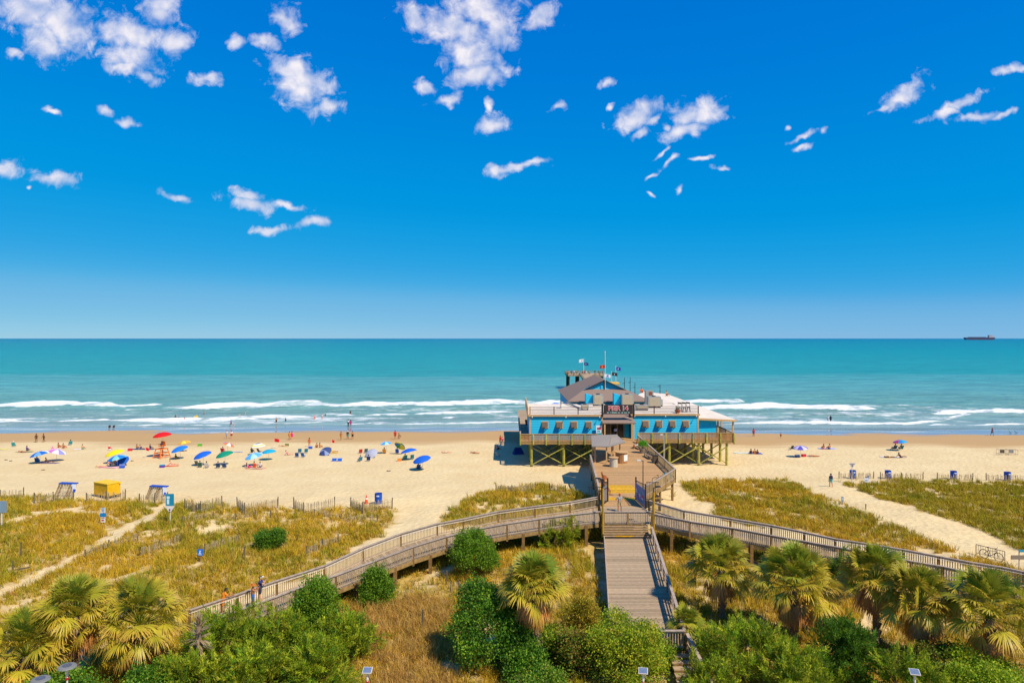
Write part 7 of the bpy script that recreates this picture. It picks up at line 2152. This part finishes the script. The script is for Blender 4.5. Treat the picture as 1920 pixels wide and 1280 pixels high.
# barrels and cone
def barrel(px, py, label, h=1.15, r=.42):
    t_ = thing('barrel', label, 'barrel', gz(px, py), rnd.uniform(0, 3), 'blue litter barrels')
    mb_ = MB(); mb_.lathe([(r * .94, -.05), (r, .06), (r, h * .33), (r * 1.04, h * .35), (r, h * .37), (r, h * .63), (r * 1.04, h * .65), (r, h * .67), (r, h * .97), (r * 1.03, h)], 16, cap=False); mb_.build('body', cm('#1450b8', .5), t_, smooth=True)
    mb_ = MB(); mb_.lathe([(r * .93, h * .9), (r * .93, h * .92)], 14); mb_.build('liner', M_dark, t_)
    mb_ = MB(); a0 = -math.pi / 2 - t_.rotation_euler.z
    for q in range(4):
        a = a0 - .4 + .2 * q; b2 = a + .2; rr_ = r * 1.012
        mb_.add([(rr_ * math.cos(a), rr_ * math.sin(a), h * .72), (rr_ * math.cos(b2), rr_ * math.sin(b2), h * .72), (rr_ * math.cos(b2), rr_ * math.sin(b2), h * .85), (rr_ * math.cos(a), rr_ * math.sin(a), h * .85)], [(0, 1, 2, 3)])
    mb_.build('label_patch', cm('#d0d8e4'), t_)


barrel(709.5, 943, 'blue barrel next to the orange cone on the left beach')
for px, py, lb in ((1599, 896.5, 'blue barrel behind the triangular sign at the right dune path'), (1665, 897, 'blue barrel second from the right dune path'), (1788, 898, 'blue barrel third from the right dune path'), (1889, 900, 'blue barrel nearest the right edge')):
    barrel(px, py, lb)
t = thing('traffic_cone', 'orange traffic cone with a pale band left of the blue barrel', 'cone', gz(687, 943.5))
mb = MB(); mb.bb(-.24, .24, -.24, .24, 0, .05); mb.build('base', cm('#d8401c'), t)
mb = MB(); mb.lathe([(.2, .053), (.11, .55), (.03, .98)], 14); mb.build('cone_body', cm('#e84a1c'), t)
mb = MB(); mb.lathe([(.134, .48), (.1, .66)], 14, cap=False); mb.build('band', cm('#e8e0d8'), t)


# signs
def sign(px, py, label, h, boards, post=M_fpost, pr=.05):
    t_ = thing('sign_post', label, 'sign', gz(px, py))
    mb_ = MB(); mb_.cyl((0, 0, -.3), (0, 0, h), pr, pr, 7); mb_.build('pole', post, t_)
    for (nm, m_, fn_) in boards:
        mb_ = MB(); fn_(mb_); mb_.build(nm, m_, t_)
    return t_


tri = lambda z, s: (lambda m_: m_.poly([(-s, -.07, z + s * 1.5), (0, -.07, z), (s, -.07, z + s * 1.5)], .03))
sign(319, 983, 'tall sign with a teal board above a white downward triangle beside the left path', 3.0, [
    ('board', cm('#1a8aa8'), lambda m_: m_.bb(-.42, .42, -.09, -.055, 1.95, 3.15)), ('print', cm('#cfe4ea'), lambda m_: [m_.bb(-.3, .0, -.105, -.093, 2.65, 2.9), m_.bb(-.28, -.05, -.105, -.093, 2.1, 2.6)]),
    ('triangle_board', cm('#e4dcd4'), lambda m_: m_.poly([(-.5, -.07, 1.92), (0, -.07, 1.15), (.5, -.07, 1.92)], .03)), ('red_dot', cm('#a02a3a'), lambda m_: [m_.ball((0, -.1, 1.55), .09, 8, (1, .3, 1)), m_.ball((0, -.1, 1.32), .07, 8, (1, .3, 1))])], M_metal)
sign(194, 983, 'short sign with stacked white and blue panels in the left dune grass', 1.75, [
    ('board', cm('#e4e4e4'), lambda m_: m_.bb(-.22, .22, -.09, -.055, 1.25, 1.75)), ('blue_board', cm('#1a80c0'), lambda m_: m_.bb(-.32, .32, -.09, -.055, .82, 1.2)), ('print', cm('#5a8ab0'), lambda m_: [m_.bb(-.15, .15, -.105, -.093, 1.35, 1.42), m_.bb(-.15, .15, -.105, -.093, 1.5, 1.57), m_.bb(-.17, .17, -.105, -.093, 1.64, 1.72)]),
    ('warning_board', cm('#e0dcd8'), lambda m_: m_.bb(-.22, .22, -.09, -.055, .25, .78)), ('red_print', cm('#b04a3a'), lambda m_: [m_.bb(-.15, .1, -.105, -.093, .4, .55), m_.bb(-.17, .17, -.105, -.093, .68, .74)])])
sign(376, 1052, 'small square blue sign with a white shower symbol on a dark post', 1.3, [
    ('board', cm('#1a70d0'), lambda m_: m_.bb(-.24, .24, -.1, -.055, .52, 1.06)), ('symbol', cm('#e4ecf4'), lambda m_: [m_.bb(-.05, .03, -.115, -.103, .72, .96), m_.bb(-.12, .12, -.115, -.103, .66, .71), m_.bb(-.03, .1, -.115, -.103, .88, .94), m_.bb(-.14, .14, -.115, -.103, .58, .61)])], M_post, .09)
sign(1597.5, 904, 'sign with a grey downward triangle on a thin pole at the right dune path', 2.6, [
    ('triangle_board', cm('#cfc8c0'), lambda m_: m_.poly([(-.5, -.07, 2.62), (0, -.07, 1.85), (.5, -.07, 2.62)], .03)), ('print', cm('#4a4448'), lambda m_: [m_.bb(-.32, .32, -.085, -.073, 2.48, 2.54), m_.poly([(-.15, -.085, 2.36), (0, -.085, 2.1), (.15, -.085, 2.36)])])], M_metal)
sign(1624, 908, 'small white square notice beside a pale board near the right dune path', 1.0, [('board', cm('#e4e4ec'), lambda m_: m_.bb(-.28, .28, -.09, -.055, .3, .85)), ('print', cm('#8a94b0'), lambda m_: m_.bb(-.16, .16, -.105, -.093, .5, .62)), ('leaning_board', cm('#d0c8bc'), lambda m_: m_.beam((.25, .3, 0), (.55, .5, 1.1), .35, .04))])
sign(1579, 946, 'narrow grey-blue marker sign in the grass beside the right dune path', .95, [('board', cm('#8090a0'), lambda m_: m_.bb(-.13, .13, -.09, -.055, .35, .95)), ('print', cm('#b0bcc8'), lambda m_: m_.bb(-.08, .08, -.105, -.093, .6, .8))])
sign(3, 990, 'grey-blue sign on a pale post cut by the left edge', 2.6, [('board', cm('#7f97a8'), lambda m_: m_.bb(-.45, .55, -.1, -.06, 1.6, 2.75)), ('print', cm('#c8d0c8'), lambda m_: m_.bb(-.25, -.1, -.115, -.103, 1.7, 2.65))], M_metal, .07)
sign(1911, 1069, 'weathered grey finger board on a pole near the right edge', 1.55, [('board', cm('#8a7a68'), lambda m_: m_.bb(-.75, .55, -.1, -.06, .95, 1.3)), ('teal_board', cm('#2a90a8'), lambda m_: m_.bb(-.1, .6, -.1, -.06, 1.55, 1.75))], M_metal)

# bicycle rack with a bicycle on the right path
q0, q1 = gz(1830, 1040), gz(1884, 1054)
dv = q1 - q0; Lr = math.hypot(dv.x, dv.y); rz_ = math.atan2(dv.y, dv.x)
t = thing('bicycle_rack', 'long brown metal bicycle rack on the right sandy path', 'rack', q0, rz_)
mb = MB(); mb.tube([Vector((0, 0, -.2)), Vector((0, 0, .95)), Vector((Lr, 0, .95 + dv.z)), Vector((Lr, 0, -.2 + dv.z))], .03, 6); mb.cyl((0, 0, .2), (Lr, 0, .2 + dv.z), .02, .02, 6); mb.build('frame', M_brown, t)
mb = MB()
for k in range(1, 12):
    mb.cyl((Lr * k / 12, 0, .2), (Lr * k / 12, 0, .95), .012, .012, 5)
mb.build('bars', M_brown, t)
q = q0.lerp(q1, .46) + Vector((-.05, -.35, 0)); q.z = float(hgt(q.x, q.y))
bk = bicycle('black bicycle leaning on the rack on the right sandy path', q, rz_, '#2a2a30'); bk.scale = (1.1, 1.1, 1.1)

# dull wire frames on the upper beach far right
for k, (px, py, lb) in enumerate(((1880, 853, 'thin wire frame with a dark patch on the far right beach, left of two'), (1897, 853, 'thin wire frame with a grey patch on the far right beach, right of two'))):
    t = thing('wire_frame', lb, 'frame', gz(px, py), R(-12), 'wire frames on the far right beach')
    mb = MB()
    for (x, y) in ((-.75, -.4), (.75, -.4), (.75, .5), (-.75, .5)):
        mb.cyl((x, y, 0), (x, y, 1.0), .02, .02, 5)
    for z in (.25, 1.0):
        mb.tube([Vector((-.75, -.4, z)), Vector((.75, -.4, z)), Vector((.75, .5, z)), Vector((-.75, .5, z)), Vector((-.75, -.4, z))], .02, 5)
    mb.build('tubing', cm('#9a8a78'), t)
    mb = MB(); mb.bb(-.2, .5, .49, .53, .3, .9); mb.build('mesh_patch', cm('#5a5048' if k == 0 else '#8a8a88'), t)


# solar lamps near the camera
def solar(px, Y, top, label, round_=False, tilt=-28):
    X = (px - CX) * Y / F; z0 = float(hgt(X, Y)); zt_ = CH - Y * (top - CY) / F
    t_ = thing('solar_lamp', label, 'lamp', (X, Y, z0), R(rnd.uniform(-25, 25)), 'solar lamps on poles along the bottom')
    h = zt_ - z0
    mb_ = MB(); mb_.cyl((0, 0, -.3), (0, 0, h - .45), .05, .04, 8); mb_.cyl((0, 0, h - .45), (0, 0, h - .05), .06, .05, 8); mb_.build('pole', M_metal, t_)
    mb_ = MB(); mb_.bb(-.055, .055, -.065, .065, h - .62, h - .52); mb_.build('red_band', cm('#a82c28'), t_)
    if round_:
        mb_ = MB(); mb_.lathe([(.36, 0), (.42, .03), (.38, .09), (.1, .12)], 18, (0, 0, h - .05)); mb_.build('disc', cm('#7a7a76'), t_)
        mb_ = MB(); mb_.lathe([(.2, .0), (.2, .012)], 14, (0, 0, h + .068)); mb_.build('cell', cm('#5a5e6a', .3), t_)
    else:
        Mx = Matrix.Rotation(R(24), 3, 'X')
        mb_ = MB(); mb_.box((0, 0, h), (.44, .36, .05), Mx=Mx); mb_.build('panel_frame', M_metal, t_)
        mb_ = MB(); mb_.box((0, 0, h) + Mx @ Vector((0, 0, .032)) if False else Vector((0, 0, h)) + Mx @ Vector((0, 0, .031)), (.39, .31, .008), Mx=Mx); mb_.build('cell', cm('#6a7890', .35), t_)


solar(689, 32.6, 1256, 'white solar lamp with a square panel between the left thicket and the dry brush')
solar(1206, 32.6, 1257, 'white solar lamp with a square blue-grey panel at the foot of the stairs')
solar(1715, 32.6, 1259, 'white solar lamp with a square panel among the junipers at the right')
solar(126, 32.8, 1249, 'grey round disc lamp on a pole under the leftmost palms', True)
solar(76, 31.8, 1273, 'grey round lamp barely showing at the bottom left, left of the disc lamp', True)

# ------------------------------------------------------------------ ship on the horizon
D = 7200.0
q = at_y(1836, 641, D)
t = thing('cargo_ship', 'distant dark red and navy cargo ship with a white bridge on the horizon', 'ship', (q.x, D, SEA))
sc_ = D / F
mb = MB(); Ls, Bm, Hh = 57 * sc_, 5 * sc_, 4.3 * sc_
mb.add([(-Ls / 2 + 3 * sc_, -Bm / 2, 0), (Ls / 2 - 2 * sc_, -Bm / 2, 0), (Ls / 2 - 2 * sc_, Bm / 2, 0), (-Ls / 2 + 3 * sc_, Bm / 2, 0), (-Ls / 2, -Bm / 2, Hh), (Ls / 2, -Bm / 2, Hh), (Ls / 2, Bm / 2, Hh), (-Ls / 2, Bm / 2, Hh)], [(0, 3, 2, 1), (4, 5, 6, 7), (0, 1, 5, 4), (1, 2, 6, 5), (2, 3, 7, 6), (3, 0, 4, 7)])
mb.build('hull', cm('#3a4866'), t)  # navy lightened toward blue, sea haze put into the hull colour
mb = MB(); mb.bb(-18 * sc_, 26 * sc_, -Bm / 2 - .4, Bm / 2 + .4, .2, 1.6 * sc_); mb.build('red_band', cm('#5a3440'), t)
mb = MB(); mb.bb(17 * sc_, 27 * sc_, -1.8 * sc_, 1.8 * sc_, Hh + .3, 7.2 * sc_); mb.bb(18 * sc_, 23 * sc_, -2 * sc_, 2 * sc_, 7.25 * sc_, 8.6 * sc_); mb.build('bridge', cm('#c0a8a8'), t)
mb = MB(); mb.cyl((16 * sc_, 0, 7 * sc_), (16 * sc_, 0, 9.8 * sc_), .7, .5, 6); mb.build('mast', M_dark, t)
mb = MB(); mb.bb(-20 * sc_, 12 * sc_, -1.5 * sc_, 1.5 * sc_, Hh + .3, 5.3 * sc_); mb.build('deck_cargo', cm('#5a5060'), t)

# debris on the sand
for k, (px, py, c, lb) in enumerate(((11, 862, '#5a5048', 'small dark clump of seaweed near the left edge of the beach, left one'), (20, 864, '#5a5048', 'small dark clump of seaweed near the left edge of the beach, right one'), (81.5, 881, '#4a4440', 'small dark clump on the bare sand in front of the striped umbrellas'), (247, 864, '#4a4440', 'small dark clump on the sand left of the lifeguard stand'), (728, 883, '#5a5450', 'small litter scrap alone on the sand below the umbrellas'))):
    q = gz(px, py); mb = MB()
    for _ in range(5):
        mb.ball((rnd.uniform(-.25, .25), rnd.uniform(-.1, .1), .04), rnd.uniform(.08, .16), 6, (1, 1, .6))
    o = mb.build('seaweed_clump' if k < 4 else 'litter_scrap', cm(c)); o.location = q
    tag(o, lb, 'seaweed' if k < 4 else 'litter', 'small dark clumps on the beach')
